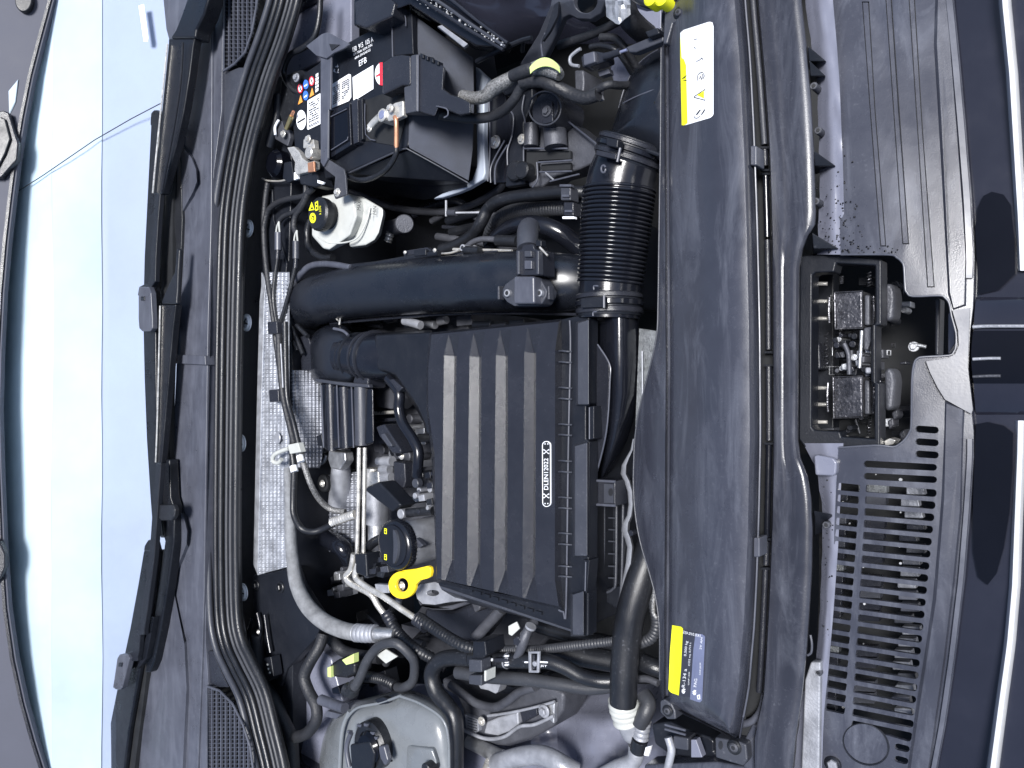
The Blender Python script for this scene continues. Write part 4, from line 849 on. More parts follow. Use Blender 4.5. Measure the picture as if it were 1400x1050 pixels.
# cables and parts left of reservoir
t = thing('horn_canister', 'glossy black round canister with bright lower rim at the left of the battery', 'canister', P(375, 225, -.05))
g_ = G(); g_.cyl(371, 222, -.02, 19, .03, 32, .25); g_.build('canister_body', 'gloss_black', t)
g_ = G(); g_.tube(c6((36, 185, -.028), (60, 196, -.028), (100, 200, -.028), (150, 198, -.028), (190, 185, -.028)), 1.3, -.03, 5, 8); g_.build('bright_rim', 'steel', t)
gg = G(); gg.prism([(388, 222), (398, 220), (402, 246), (394, 250), (386, 244)], -.018, .02); gg.build('canister_plug', 'plastic', t, .002)
t = thing('earth_bracket', 'small metal bracket with nut and brass stud left of the battery minus sign', 'bracket', P(385, 180, -.04))
gg = G(); gg.prism(c2((95, 745), (130, 700), (150, 690), (160, 735), (190, 745), (195, 790), (180, 840), (110, 800)), -.02, .01); gg.build('bracket_plate', 'cast', t, .002)
g_ = G(); g_.tube(c2((130, 690, -.014), (110, 730, -.014), (112, 775, -.014)), 1.8, -.01, 4, 8); g_.build('bracket_edge', 'white', t)
bolt(387, 183, -.012, 5, t); g_ = G(); g_.tube(c2((175, 740, -.012), (205, 665, -.008)), 3.2, -.01, 2, 10); g_.build('brass_stud', 'brass', t)
g_ = G(); g_.tube(c2((190, 690, -.010), (215, 640, -.006)), 2.2, -.01, 2, 10); g_.build('copper_stud', 'copper', t)
t = thing('side_post', 'black post with pale bolt head near the top left corner of the battery', 'post', P(405, 100, -.02)); bolt(405, 106, -.005, 6, t, 'cast_light')
gg = G(); gg.prism([(384, 110), (400, 98), (412, 95), (420, 104), (404, 120), (402, 170), (388, 178), (380, 150)], -.02, .05); gg.build('post_body', 'rubber', t, .003)
cable([(438, -20, -.01), (437, 20, -.01), (430, 50, -.01), (414, 66, -.01), (396, 76, -.01), (388, 100, -.02), (400, 122, -.02), (420, 130, -.03)], 4, 'black cable looping down at the top left corner of the battery', 'rubber')
cable([(380, 130, -.02), (378, 165, -.02), (368, 200, -.02)], 7, 'black moulding beside the seal left of the battery', 'plastic')
cable([(366, 250, -.03), (363, 272, -.03), (361, 300, -.03), (362, 340, -.03), (366, 380, -.03), (372, 420, -.03), (378, 470, -.03), (382, 500, -.03)], 4, 'long black cable running down over the top of the heat shield', 'tape')
cable([(430, 256, -.03), (415, 268, -.03), (395, 272, -.03), (378, 278, -.03), (366, 290, -.03), (361, 312, -.03)], 4, 'black cable curving left below the minus terminal', 'tape')
cable([(418, 252, -.03), (416, 272, -.03), (404, 288, -.03), (388, 296, -.03), (381, 304, -.03)], 3.5, 'black cable to the left one of the two small connectors', 'tape')
cable([(424, 256, -.03), (414, 280, -.03), (404, 296, -.03), (402, 310, -.03), (406, 320, -.03)], 4, 'black cable to the right one of the two small connectors', 'tape')
for i, (x, y0) in enumerate(((380.5, 318), (405, 330))):
    t = thing('inline_connector', ['small grey inline connector with pale wires, left one of two', 'small grey inline connector with pale wires, right one of two beside the reservoir'][i], 'connector', P(x, y0+15, -.03), 'inline connectors below the battery')
    g_ = G(); g_.tube([(x, y0, -.02), (x, y0+24, -.02)], 5, -.02, 2, 12); g_.build('connector_body', 'plastic_light' if i == 0 else 'plastic_grey', t)
    g_ = G(); g_.tube([(x, y0+22, -.02), (x-1, y0+36, -.02)], 3.4, -.02, 2, 12); g_.build('connector_tail', 'plastic_mid', t)
    for d in (-3, 2):
        g_ = G(); g_.tube([(x+d, y0+1, -.02), (x+d*.6, y0-8, -.02), (x+1, y0-15, -.02)], 1.2, -.02, 3, 6); g_.build('wire', 'white_plastic', t)
cable([(380, 352, -.03), (376, 380, -.03), (374, 410, -.03), (380, 450, -.03), (386, 480, -.03)], 3, 'thin black wire below the left small connector', 'rubber')
cable([(404, 364, -.03), (398, 390, -.03), (390, 420, -.03), (384, 440, -.03)], 3, 'thin black wire below the right small connector', 'rubber')
cable([(424, 300, -.06), (420, 320, -.06), (424, 340, -.06), (440, 352, -.06), (455, 352, -.06)], 5, 'black hose hanging under the brake fluid cap', 'rubber', 'hose', 'hose')
gg = G(); gg.prism([(357, 262), (372, 258), (374, 300), (392, 360), (388, 400), (372, 396), (362, 330)], -.04, .02); one('cable_guide', 'plastic', 'dark plastic cable guide left of the small connectors', 'cable guide', g_=gg, bevel=.002)
gg = G(); gg.prism([(378, 380), (396, 384), (400, 396), (396, 420), (382, 424)], -.036, .02); one('cable_guide', 'cast', 'grey plastic cable guide at the top of the heat shield', 'cable guide', g_=gg, bevel=.002)
# loom on heat shield
g2_ = 'cables along the heat shield'
cable([(381, 440, -.02), (383, 500, -.02), (388, 545, -.02), (396, 580, -.02), (402, 606, -.02)], 4.5, 'thick black cable over the upper heat shield, left strand of the loom', 'tape', group=g2_)
cable([(390, 440, -.018), (391, 500, -.018), (393, 545, -.018), (402, 580, -.018), (408, 606, -.018)], 3.6, 'smooth black cable over the upper heat shield, right strand of the loom', 'rubber', group=g2_)
cable([(384, 470, -.014), (387, 530, -.014)], 1.3, 'thin pale wire lying on the loom over the heat shield', 'cast_light', group=g2_)
cable([(398, 610, -.02), (402, 640, -.02), (401, 680, -.02), (402, 704, -.02), (412, 722, -.03), (428, 727, -.04), (444, 722, -.05), (462, 713, -.05)], 4.6, 'black hose sweeping from the white clip to the silver union', 'rubber', 'hose', 'hose')
cable([(408, 606, -.02), (414, 630, -.03), (424, 660, -.04), (436, 682, -.06), (452, 696, -.08), (472, 700, -.09)], 4, 'black cable with bright beads running right from the white clip', 'braid')
for i, (x, y) in enumerate(((369, 448), (371, 541))):
    gg = G(); gg.prism([(x-4, y-8), (x+9, y-9), (x+10, y+8), (x-3, y+9)], -.012, .012); one('cable_clip', 'plastic_mid', ['small grey clip on the loom at the upper heat shield', 'small black clip on the loom halfway down the upper heat shield'][i], 'clip', 'small clips on the loom', g_=gg, bevel=.002)
t = thing('white_clip', 'pale plastic hook clip holding the loom to the heat shield', 'clip', P(400, 612, -.02))
gg = G(); gg.prism([(393, 608), (407, 605), (411, 618), (396, 621)], -.008, .012); gg.build('clip_body', 'white_plastic', t, .0015)
g_ = G(); g_.tube([(395, 613, -.012), (384, 617, -.012), (375, 622, -.012), (373, 630, -.014), (380, 633, -.014), (385, 628, -.014)], 3, -.012, 5, 10); g_.build('clip_hook', 'white_plastic', t)
for i, (x, y) in enumerate(((411, 627), (402, 641))):
    g_ = G(); g_.tube([(x-1, y-4, -.018), (x+1, y+4, -.018)], 5.2, -.018, 1, 12); one('cable_marker', 'white', ['white tape marker on the right cable below the hook clip', 'white tape marker on the left hose below the hook clip'][i], 'marker', 'white tape markers', g_=g_)
# big grey hose
t = thing('grey_hose', 'grey foam covered hose curving from the heat shield to the coolant area', 'hose', P(420, 800, -.08))
g_ = G(); g_.tube([(393, 640, -.025, 5), (396, 680, -.02, 6.5), (397, 720, -.02, 7.5), (400, 765, -.02, 8.5), (406, 800, -.018, 9.5), (420, 828, -.016, 10.5), (442, 849, -.018, 11), (468, 861, -.022, 11), (492, 866, -.028, 11)], 10, -.06, 8, 24); g_.build('foam_sleeve', 'foam', t)
g_ = G(); g_.tube([(488, 865, -.028), (500, 866, -.03), (514, 866, -.034)], 12.5, -.06, 4, 24, 1.2, 6); g_.build('crimp_collar', 'cast_light', t)
g_ = G(); g_.tube([(512, 866, -.034), (540, 868, -.045)], 9, -.06, 2, 20); g_.build('pipe_end', 'alu', t)
g_ = G(); g_.tube([(455, 714, -.05), (466, 710, -.05), (486, 703, -.05)], 6.5, -.05, 4, 16, .9, 5); one('silver_union', 'steel', 'silver hose union at the end of the sweeping black hose', 'hose union', g_=g_)
# ================================================================== air filter box
a3 = crop(560, 420, 3.5); a7 = crop(560, 680, 3.5); e4 = crop(340, 420, 4.038); e6 = crop(340, 640, 4.038)
ZL = -.012
t = thing('air_filter_box', 'black air filter box with four long pointed grooves in the centre', 'air filter box', P(690, 640, -.2))
T = [((613.4, 457.1), (628.6, 456.3)), ((647.4, 454.9), (662.9, 453.7)), ((683.4, 451.4), (699.4, 450.6)), ((721.4, 448), (740, 447))]
L1 = [(607, 486), (642, 487), (678, 485.7), (717, 481)]; K1 = [(621.2, 487), (655.2, 488.5), (691.4, 487), (730, 483)]
K2 = [(618, 765.7), (653.7, 771.4), (690.6, 780), (729, 787)]
BL = [(603.5, 793), (638, 801), (675, 810), (714, 817)]; BM = [(608.6, 794.3), (643, 802), (680, 810.6), (718.6, 818)]; BR = [(623, 796.6), (659, 804.5), (696.6, 813), (736, 820.6)]
RO = 3.0; GD = -.0095
topL, topR = (590, 457.5), (764, 440); rT, rB, bR, bL, lf = (759, 479), (758.6, 794), (764, 829), (597, 791), (594, 620)
V3 = lambda p, d=0.: (p[0], p[1], ZL+d)
g_ = G()
def lch(i): return [T[i][0], L1[i], BL[i]]
def rch(i): return [T[i][1], (K1[i][0]+RO, K1[i][1]-1), (K2[i][0]+RO, K2[i][1]), BR[i]]
g_.face([V3(p) for p in [topL]+[p for i in range(4) for p in T[i]]+[topR]])
g_.face([V3(p) for p in [topL]+lch(0)+[bL, lf, (585.5, 560), (585.5, 506)]])
for i in range(3): g_.face([V3(p) for p in rch(i)+lch(i+1)[::-1]])
g_.face([V3(p) for p in rch(3)+[bR, rB, rT, topR]])
g_.face([V3(p) for p in [BL[0]]+[BR[0], BL[1], BR[1], BL[2], BR[2], BL[3], BR[3]]+[bR, bL]])
for i in range(4):
    k1 = V3(K1[i], GD); k2 = V3(K2[i], GD)
    g_.face([V3(T[i][0]), V3(L1[i]), k1]); g_.face([V3(L1[i]), V3(BL[i]), V3(BM[i]), k2, k1])
    g_.face([V3(T[i][0]), k1, V3((K1[i][0]+RO, K1[i][1]-1)), V3(T[i][1])])
    g_.face([k1, k2, V3((K2[i][0]+RO, K2[i][1])), V3((K1[i][0]+RO, K1[i][1]-1))])
    g_.face([k2, V3(BM[i]), V3(BR[i]), V3((K2[i][0]+RO, K2[i][1]))])
ol = [topL, topR, rT, rB, bR, bL, lf, (585.5, 560), (585.5, 506)]
ex = [(587, 455), (768, 436), (769, 479), (768, 796), (772, 834), (597, 797), (590, 620), (583, 560), (583, 506)]
for i in range(len(ol)):
    j = (i+1) % len(ol); g_.face([V3(ol[i]), V3(ol[j]), ex[j]+(ZL-.014,), ex[i]+(ZL-.014,)])
g_.build('lid', 'plastic_mid', t, .0010, 2, 20)
gg = G(); gg.prism([(588, 456), (769, 436), (788, 432), (805, 433), (806, 440), (806, 552), (801, 556), (801, 600), (806, 604), (804, 870), (796, 868), (602, 805), (596, 792), (592, 640), (584, 560), (584, 506)], ZL-.013, .02); gg.build('lid_flange', 'plastic', t, .002)
gg = G(); gg.prism([(590, 470), (800, 440), (800, 860), (610, 800)], ZL-.034, .16); gg.build('box_body', 'plastic', t, .004)
g_ = G(); g_.tube([V3((779, 438), -.008), V3((780, 480), -.010), V3((777, 620), -.010), V3((774, 830), -.010), (770, 836, ZL-.010), (764, 834, ZL-.010)], 1.4, 0, 4, 8); g_.build('flange_lip', 'plastic_light', t)
for (x0, y0, x1, y1) in ((790, 437, 805, 553), (786, 605, 803, 760), (783, 808, 798, 868)):
    gg = G(); gg.solid([(x0, y0+5, ZL-.001), (x1, y0, ZL-.001), (x1, y1, ZL-.001), (x0, y1, ZL-.001)], [(x0-3, y0+3, ZL-.014), (x1+2, y0-1, ZL-.014), (x1+2, y1+2, ZL-.014), (x0-3, y1+2, ZL-.014)]); gg.build('clip_panel', 'plastic_grey', t, .001)
gg = G(); gg.prism([(804, 556), (812, 555), (812, 600), (804, 602)], ZL-.008, .02); gg.build('spring_clip', 'plastic', t, .001)
gg = G(); gg.prism([(797, 765), (806, 766), (802, 812), (794, 812)], ZL-.008, .02); gg.build('spring_clip', 'plastic', t, .001)
g_ = G(); g_.tube([(806, 557, ZL-.004), (806, 600, ZL-.004)], 1, 0, 2, 8); g_.tube([(801, 768, ZL-.004), (800, 808, ZL-.004)], 1, 0, 2, 8); g_.build('clip_wire', 'plastic_light', t)
for y in (480, 495, 530, 545, 580, 594.5, 630, 645, 680, 694.5, 729, 744, 774, 788):
    g_ = G(); g_.tube([(763, y, ZL-.008), (768, y-.3, ZL-.005), (776, y+.6, ZL-.006), (782, y+.8, ZL-.010)], 1.3, 0, 3, 8); g_.build('flange_hook', 'plastic_grey', t)
for k in range(11):
    u = (k+.5)/11; x = 612+u*130; y = 803+u*43-(9 if u < .2 else 7); gg = G(); gg.prism([(x-4, y-2), (x+4, y), (x+4, y+4), (x-4, y+2)], ZL-.010, .012); gg.build('edge_tooth', 'plastic', t)
g_ = G(); g_.solid([(600, 800, ZL-.012), (798, 866, ZL-.012), (800, 870, ZL-.012), (604, 806, ZL-.012)], [(630, 818, -.06), (812, 862, -.07), (812, 868, -.075), (630, 822, -.07)]); g_.build('lower_skirt', 'plastic_grey', t, .001)
# badge
b = thing('number_badge', 'small black pill badge reading DLEN12022 on the air filter box lid', 'badge', P(746, 648, ZL))
g_ = G(); plate(g_, pill(746.8, 603, 747.2, 693, 11.5, 8), [pill(746.8, 604.0, 747.2, 692.2, 10.1, 8)], lambda x, y: ZL+.0018, .002); g_.build('badge_rim', 'white', b)
g_ = G(); g_.prism(pill(746.8, 604, 747.2, 692, 10, 8), ZL+.0012, .0015); g_.build('badge_face', 'ink', b)
tq('DLEN12022', (749.8, 669.5), (749.6, 626.5), (743.8, 669.5), ZL+.0013, 'white', b)
for y in (617.5, 678):
    g_ = G()
    for a_, b_ in (((744.4, y-2.4), (749.2, y+2.4)), ((744.4, y+2.4), (749.2, y-2.4))):
        g_.path([(P(*a_, ZL+.0014), .0004), (P(*b_, ZL+.0014), .0004)], 6)
    for a_ in ((743.4, y-2.4), (750, y-2.4), (743.4, y+2.4), (750, y+2.4)): g_.cyl(*a_, ZL+.0018, .9, .001, 8)
    g_.build('crossed_tool_mark', 'white', b)
for y in (607, 688.5):
    g_ = G()
    for x in (745, 748.8): g_.cyl(x, y, ZL+.0018, .9, .001, 8)
    g_.build('dot_mark', 'white', b)
# ================================================================== elbow, collar, resonator
t = thing('air_elbow', 'smooth black air elbow with ribbed collar left of the air filter box', 'air duct', P(465, 490, -.1))
g_ = G(); q = []
E0 = e4((350, 215), (360, 160), (410, 120), (470, 112), (520, 125), (560, 160), (590, 160), (600, 220), (590, 300), (560, 425), (480, 425), (370, 400), (352, 300))
g_.pillow(e4((335, 250), (345, 170), (400, 115), (480, 105), (560, 130), (610, 190), (615, 300), (585, 425), (470, 428), (360, 408)), -.075, -.030, e4((470, 260))[0], 10, .6); g_.build('elbow_body', 'plastic_sheen', t, sharp=80)
g_ = G(); g_.pillow(e4((385, 130), (430, 95), (520, 95), (570, 130), (560, 165), (400, 165)), -.09, -.05); g_.build('elbow_hump', 'plastic_gloss', t, sharp=80)
for k, (X, r_) in enumerate(((575, 31), (600, 33), (625, 31), (655, 34), (690, 36))):
    x = 340+X/4.038; c0 = P(x, 487, -.062); q = r_*SC(x, 487, -.062); ax_ = (P(x+3, 487.5, -.062)-c0).normalized(); g_ = G()
    g_.lathe(c0-ax_*.0026, ax_, [(0, q*.93), (.0015, q), (.004, q), (.0055, q*.93)], 36); g_.build('collar_ring', 'plastic_mid' if k > 2 else 'plastic', t)
g_ = G(); g_.tube([(476, 487, -.062, 30), (520, 488, -.062, 33), (545, 487, -.07, 31)], 30, -.06, 3, 32); g_.build('neck', 'plastic_gloss', t)
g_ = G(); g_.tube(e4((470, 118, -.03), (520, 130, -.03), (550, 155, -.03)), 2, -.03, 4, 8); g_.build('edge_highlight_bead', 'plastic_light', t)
gg = G(); gg.prism(e4((590, 350), (640, 345), (665, 370), (660, 400), (655, 450), (570, 440), (575, 400)), -.045, .04); gg.build('elbow_foot', 'plastic_mid', t, .004)
t = thing('box_inlet_duct', 'black duct with a curved edge between ribbed collar and air filter box', 'air duct', P(560, 520, -.1))
gg = G(); gg.solid([p+(-.03,) for p in e4((700, 155), (1015, 138), (1015, 700), (985, 700), (975, 640), (930, 540), (860, 440), (810, 370), (760, 350), (720, 345), (700, 300))], [p+(-.08,) for p in e4((690, 140), (1015, 125), (1030, 720), (975, 700), (965, 640), (915, 550), (840, 450), (790, 395), (740, 395), (710, 380), (690, 300))]); gg.build('duct_body', 'plastic', t, .008, 4)
t = thing('resonator_box', 'black ribbed resonator box below the air elbow', 'resonator', P(475, 570, -.1))
gg = G(); gg.solid([p+(-.05,) for p in e4((395, 415), (560, 440), (690, 440), (695, 755), (600, 770), (440, 795), (405, 770))], [p+(-.14,) for p in e4((395, 415), (560, 440), (690, 440), (700, 745), (600, 765), (440, 790), (412, 770))]); gg.build('box', 'plastic_gloss', t, .006, 3)
for X0, Y0, X1, Y1, r_ in ((455, 425, 465, 790, 7), (530, 440, 545, 775, 7), (625, 440, 630, 760, 10.5)):
    g_ = G(); (a_, b_) = e4((X0, Y0), (X1, Y1)); g_.tube([a_+(-.052,), b_+(-.055,)], r_, -.05, 3, 20); g_.build('rounded_rib', 'plastic_grey' if X0 > 600 else 'plastic_mid', t)
for X in (402, 487, 568):
    g_ = G(); (a_, b_) = e4((X, 430), (X+12, 775)); g_.tube([a_+(-.046,), b_+(-.05,)], 1.2, -.05, 3, 8); g_.build('sharp_rib', 'plastic_light', t)
gg = G(); gg.prism(e4((365, 392), (480, 410), (660, 425), (665, 445), (560, 440), (380, 415), (362, 405)), -.040, .01); gg.build('box_rim', 'plastic_grey', t, .002)
gg = G(); gg.prism(e4((372, 710), (400, 700), (412, 765), (378, 765)), -.05, .02); gg.build('box_lug', 'plastic', t, .002)
gg = G(); gg.prism(e4((290, 355), (355, 358), (360, 395), (320, 400)), -.08, .02); one('pale_flange', 'white_plastic', 'pale metal flange left of the resonator box', 'flange', g_=gg, bevel=.002)
t = thing('purple_tinted_block', 'dark violet grey bracket block left of the air elbow', 'bracket', P(415, 480, -.08))
gg = G(); gg.prism(e4((270, 165), (325, 150), (350, 240), (370, 350), (290, 350), (285, 290), (300, 250)), -.06, .03); gg.build('block', 'plastic_mid', t, .002)
for pts in (((240, 110), (300, 260)), ((265, 100), (325, 160)), ((200, 180), (250, 190), (270, 240))): g_ = G(); g_.tube([p+(-.05,) for p in e4(*pts)], 3.2, -.05, 3, 10); g_.build('black_rod', 'rubber', t)
# lower bent pipe along airbox
hose([p for p in e4((775, 395, -.05), (830, 470, -.045), (830, 560, -.045), (850, 640, -.045), (900, 720, -.045), (935, 790, -.045), (935, 860, -.045), (930, 930, -.05))], 7.5, 'glossy black bent pipe between the resonator and the air filter box', m='plastic_gloss', k=20, name='bent_pipe', cat='pipe')
g_ = G(); g_.cyl(567, 661, -.03, 6.5, .01, 20); one('pipe_end_plug', 'plastic_grey', 'small round grey plug at the lower end of the bent pipe', 'plug', g_=g_)
gg = G(); gg.prism(e4((770, 400), (795, 395), (850, 445), (825, 470)), -.032, .02); one('pipe_bracket', 'plastic_mid', 'short black bracket at the upper end of the bent pipe', 'bracket', g_=gg, bevel=.002)

# ================================================================== engine core
ENG = t = thing('engine_block', 'grey cast engine block deep between bulkhead and air filter box', 'engine', P(560, 640, -.3))
gg = G(); gg.prism([(436, 600), (600, 590), (640, 700), (625, 800), (560, 800), (520, 760), (505, 790), (448, 700)], -.19, .25); gg.build('block', 'cast', t, .006)
gg = G(); gg.prism([(500, 430), (640, 425), (640, 480), (600, 620), (510, 620), (500, 520)], -.17, .25); gg.build('block', 'cast', t, .006)
gg = G(); gg.prism([(595, 800), (760, 860), (700, 930), (580, 900), (560, 850)], -.28, .15); gg.build('block', 'cast', t, .006)
gg = G(); gg.prism([(420, 230), (760, 250), (860, 300), (860, 420), (420, 420), (400, 330)], -.30, .1); gg.build('gearbox_case', 'plastic', t, .006)
rr = random.Random(11)
for i in range(46):
    x = rr.uniform(506, 590); y = rr.uniform(520, 690)
    if rr.random() < .5: g_ = G(); g_.cyl(x, y, -.15+rr.uniform(-.02, .03), rr.uniform(3, 8), .05, 16); g_.build('boss', rr.choice(['alu', 'cast', 'plastic', 'cast']), t)
    else:
        w_, h_ = rr.uniform(6, 18), rr.uniform(4, 12); gg = G(); gg.prism([(x, y), (x+w_, y-2), (x+w_, y+h_), (x, y+h_)], -.15+rr.uniform(-.02, .03), .05); gg.build('casting', rr.choice(['alu', 'cast', 'plastic', 'cast_light']), t, .002)
# catalytic / exhaust flange: pale cylinder beneath resonator
g_ = G(); g_.tube([(468, 612, -.12, 11), (466, 640, -.12, 13), (466, 665, -.13, 15), (464, 692, -.14, 16)], 14, -.12, 4, 24); g_.build('pale_casting', 'cast_light', t)
gg = G(); gg.prism(e6((435, 20), (560, 15), (575, 60), (575, 185), (500, 185), (440, 205)), -.145, .05); gg.build('pale_casting', 'alu', t, .004)
gg = G(); gg.prism(e4((440, 790), (530, 800), (535, 850), (500, 900), (450, 890), (435, 840)), -.09, .02); gg.build('lifting_lug', 'alu', t, .003)
g_ = G(); g_.cyl(440, 661, -.10, 12, .01, 24); g_.build('dark_port', 'dark', t); bolt(440.5, 661, -.095, 5, t)
gg = G(); gg.prism(e4((270, 770), (330, 850), (420, 860), (440, 900), (370, 905), (280, 1040), (250, 1040), (262, 900)), -.13, .03); gg.build('manifold_ring', 'cast', t, .003)
g_ = G(); g_.path([(P(x, y, -.11), .004) for x, y in ell(430, 622, 16, 14, 20)], 10); g_.build('clamp_ring', 'alu', t)
# silver cylinder (cam housing) right of the metal pipes
g_ = G(); g_.tube([(512, 640, -.10), (512, 668, -.10)], 12, -.1, 3, 24); g_.build('silver_cylinder', 'steel', t)
g_ = G(); g_.tube([(516, 668, -.12), (516, 716, -.12)], 16, -.1, 3, 24); g_.build('silver_cylinder', 'cast_light', t)
g_ = G(); g_.tube([(516, 716, -.12), (516, 742, -.12)], 13, -.1, 3, 24); g_.build('silver_cylinder', 'alu', t)
for (X, Y, r_) in ((740, 850, 6), (770, 850, 7), (755, 895, 6), (765, 940, 7)): (a_,) = e4((X, Y)); g_ = G(); g_.tube([(a_[0]-6, a_[1], -.09), (a_[0]+6, a_[1], -.09)], r_, -.09, 3, 16); g_.build('bright_fitting', 'cast_light', t)
gg = G(); gg.prism(e4((655, 905), (715, 900), (720, 1000), (660, 1000)), -.085, .04); gg.build('bright_fitting', 'steel', t, .004)
for yy in (565, 575): g_ = G(); g_.tube([(512, yy, -.10), (545, yy-2, -.10)], 2.5, -.1, 2, 12); g_.build('bright_tube', 'steel' if yy < 570 else 'plastic_mid', t)
gg = G(); gg.prism([(523, 522), (545, 520), (552, 545), (535, 560), (515, 556), (512, 535)], -.10, .04); gg.build('casting', 'cast', t, .003)
gg = G(); gg.prism(e4((795, 850), (860, 860), (865, 960), (855, 1000), (830, 1005), (800, 980)), -.07, .03); gg.build('coil_bracket', 'plastic_mid', t, .003); (a_,) = e4((843, 822)); bolt(*a_, -.06, 5, t)
# dark boot and valve cluster bottom left
g_ = G(); g_.tube([(442, 735, -.12, 12), (458, 742, -.11, 13), (470, 752, -.11, 12), (477, 770, -.12, 9)], 12, -.1, 6, 20); g_.build('rubber_boot', 'plastic_gloss', t)
for i in range(18):
    x, y = rr.uniform(444, 472), rr.uniform(776, 812); g_ = G(); g_.cyl(x, y, -.14+rr.uniform(0, .03), rr.uniform(2.5, 6), .03, 12) if i % 2 else g_.prism([(x, y), (x+8, y-2), (x+9, y+7), (x+1, y+8)], -.14+rr.uniform(0, .03), .03); g_.build('valve_piece', rr.choice(['alu', 'cast', 'cast_light']), t, .001)
# twin metal pipes
for i, (pts, lb) in enumerate((([(491, 612, -.04), (490, 680, -.04), (488, 758, -.04)], 'left one of the two bright vertical metal pipes below the resonator'), ([(499, 612, -.045), (498, 680, -.045), (497, 762, -.045)], 'right one of the two bright vertical metal pipes below the resonator'))):
    cable(pts, 2.9, lb, 'steel', 'metal_pipe', 'pipe', group='twin metal pipes', k=16)
cable([(484, 757, -.04), (480, 778, -.04), (473, 788, -.04), (480, 798, -.04), (506, 812, -.04), (517, 828, -.045), (528, 843, -.05)], 4.3, 'left one of the two bent metal pipes ending in ribbed hoses', 'steel', 'metal_pipe', 'pipe', group='bent metal pipes', k=16)
cable([(490, 770, -.035), (486, 788, -.035), (498, 800, -.035), (525, 816, -.035), (548, 832, -.04), (572, 848, -.045)], 4.3, 'right one of the two bent metal pipes ending in ribbed hoses', 'steel', 'metal_pipe', 'pipe', group='bent metal pipes', k=16)
gg = G(); gg.prism([(484, 757), (500, 757), (502, 790), (486, 784)], -.03, .03); one('pipe_holder', 'plastic', 'black holder joining the twin metal pipes', 'holder', g_=gg, bevel=.003)
# coil plugs
for i, (pts, lb) in enumerate(((e4((700, 660), (745, 645), (840, 790), (835, 810), (790, 805), (720, 715)), 'upper black plug connector between resonator and bent pipe'), (e6((650, 100), (715, 75), (770, 130), (840, 205), (790, 245), (720, 190), (640, 125)), 'lower black plug connector above the oil filler cap'))):
    t2 = thing('coil_connector', lb, 'connector', P(pts[0][0], pts[0][1], -.06), 'coil plug connectors')
    gg = G(); gg.prism(pts, -.035, .035); gg.build('plug_body', 'plastic_mid' if i == 0 else 'plastic', t2, .004, 3)
    cx = sum(p[0] for p in pts)/6; cy = sum(p[1] for p in pts)/6
    gg = G(); gg.prism([(cx-3+(p[0]-cx)*.45, cy+(p[1]-cy)*.45) for p in pts], -.028, .01); gg.build('plug_latch', 'plastic_grey', t2, .002)
    g_ = G(); g_.tube([(cx+8, cy+6, -.05), (cx+16, cy+16, -.05)], 7, -.05, 2, 14); g_.build('plug_collar', 'plastic_mid', t2)
hose([p for p in e6((850, 250, -.05), (900, 245, -.05), (970, 240, -.05), (1020, 235, -.05))], 6, 'short black hose right of the lower plug connector', k=16)
g_ = G(); g_.cyl(547, 703, -.04, 7, .03, 18); one('round_fitting', 'cast_light', 'round silver fitting directly above the oil filler cap', 'fitting', g_=g_)
for i in range(16):
    x, y = rr.uniform(566, 592), rr.uniform(640, 700)
    g_ = G(); g_.cyl(x, y, -.06+rr.uniform(0, .02), rr.uniform(2.5, 5.5), .05, 12) if i % 2 else g_.prism([(x, y), (x+8, y-2), (x+9, y+7), (x+1, y+8)], -.06+rr.uniform(0, .02), .05); g_.build('fitting', rr.choice(['plastic', 'plastic_mid', 'cast', 'rubber', 'cast_light']), t, .001)
# oil filler
t = thing('oil_filler', 'black oil filler cap with yellow symbols left of the air filter box', 'oil cap', P(560, 740, -.05))
Zo = -.012
g_ = G(); g_.cyl(547, 745, Zo-.012, 31, .09, 40, .02); g_.build('filler_neck', 'cast_light', t)
g_ = G(); g_.cyl(546, 745, Zo-.013, 33, .006, 40, .1); g_.build('neck_collar', 'plastic', t)
c_ = P(537, 746, Zo); q = 34.5*SC(537, 746, Zo)
g_ = G(); g_.lathe((c_.x, c_.y, Zo-.017), (0, 0, 1), [(0, q*.97), (.003, q), (.012, q), (.0155, q*.95), (.017, q*.86), (.0155, q*.80)], 48); g_.build('cap', 'plastic_gloss', t)
g_ = G()
for k in range(44):
    a_ = k*math.tau/44; g_.path([(Vector((c_.x+math.cos(a_)*q, c_.y+math.sin(a_)*q, Zo-.005)), .0008), (Vector((c_.x+math.cos(a_)*q, c_.y+math.sin(a_)*q, Zo-.015)), .0008)], 6)
tag(g_.build('cap_grips', 'plastic', t), kind='stuff')
FO = lambda a, b, d=0.: Vector((c_.x+a*q, c_.y+b*q, Zo+d))
g_ = G(); rows = []
for k in range(15):
    v = -.66+1.32*k/14; bow = .16+.12*(1-(v/.66)**2); w_ = .13*math.sqrt(max(.05, 1-(v/.7)**2))
    rows.append([FO(bow-w_*1.5, v, -.002), FO(bow-w_, v, .0035), FO(bow+w_, v, .0035), FO(bow+w_*1.5, v, -.002)])
g_.grid(rows); g_.build('grip_bar', 'plastic_grey', t, sharp=50)
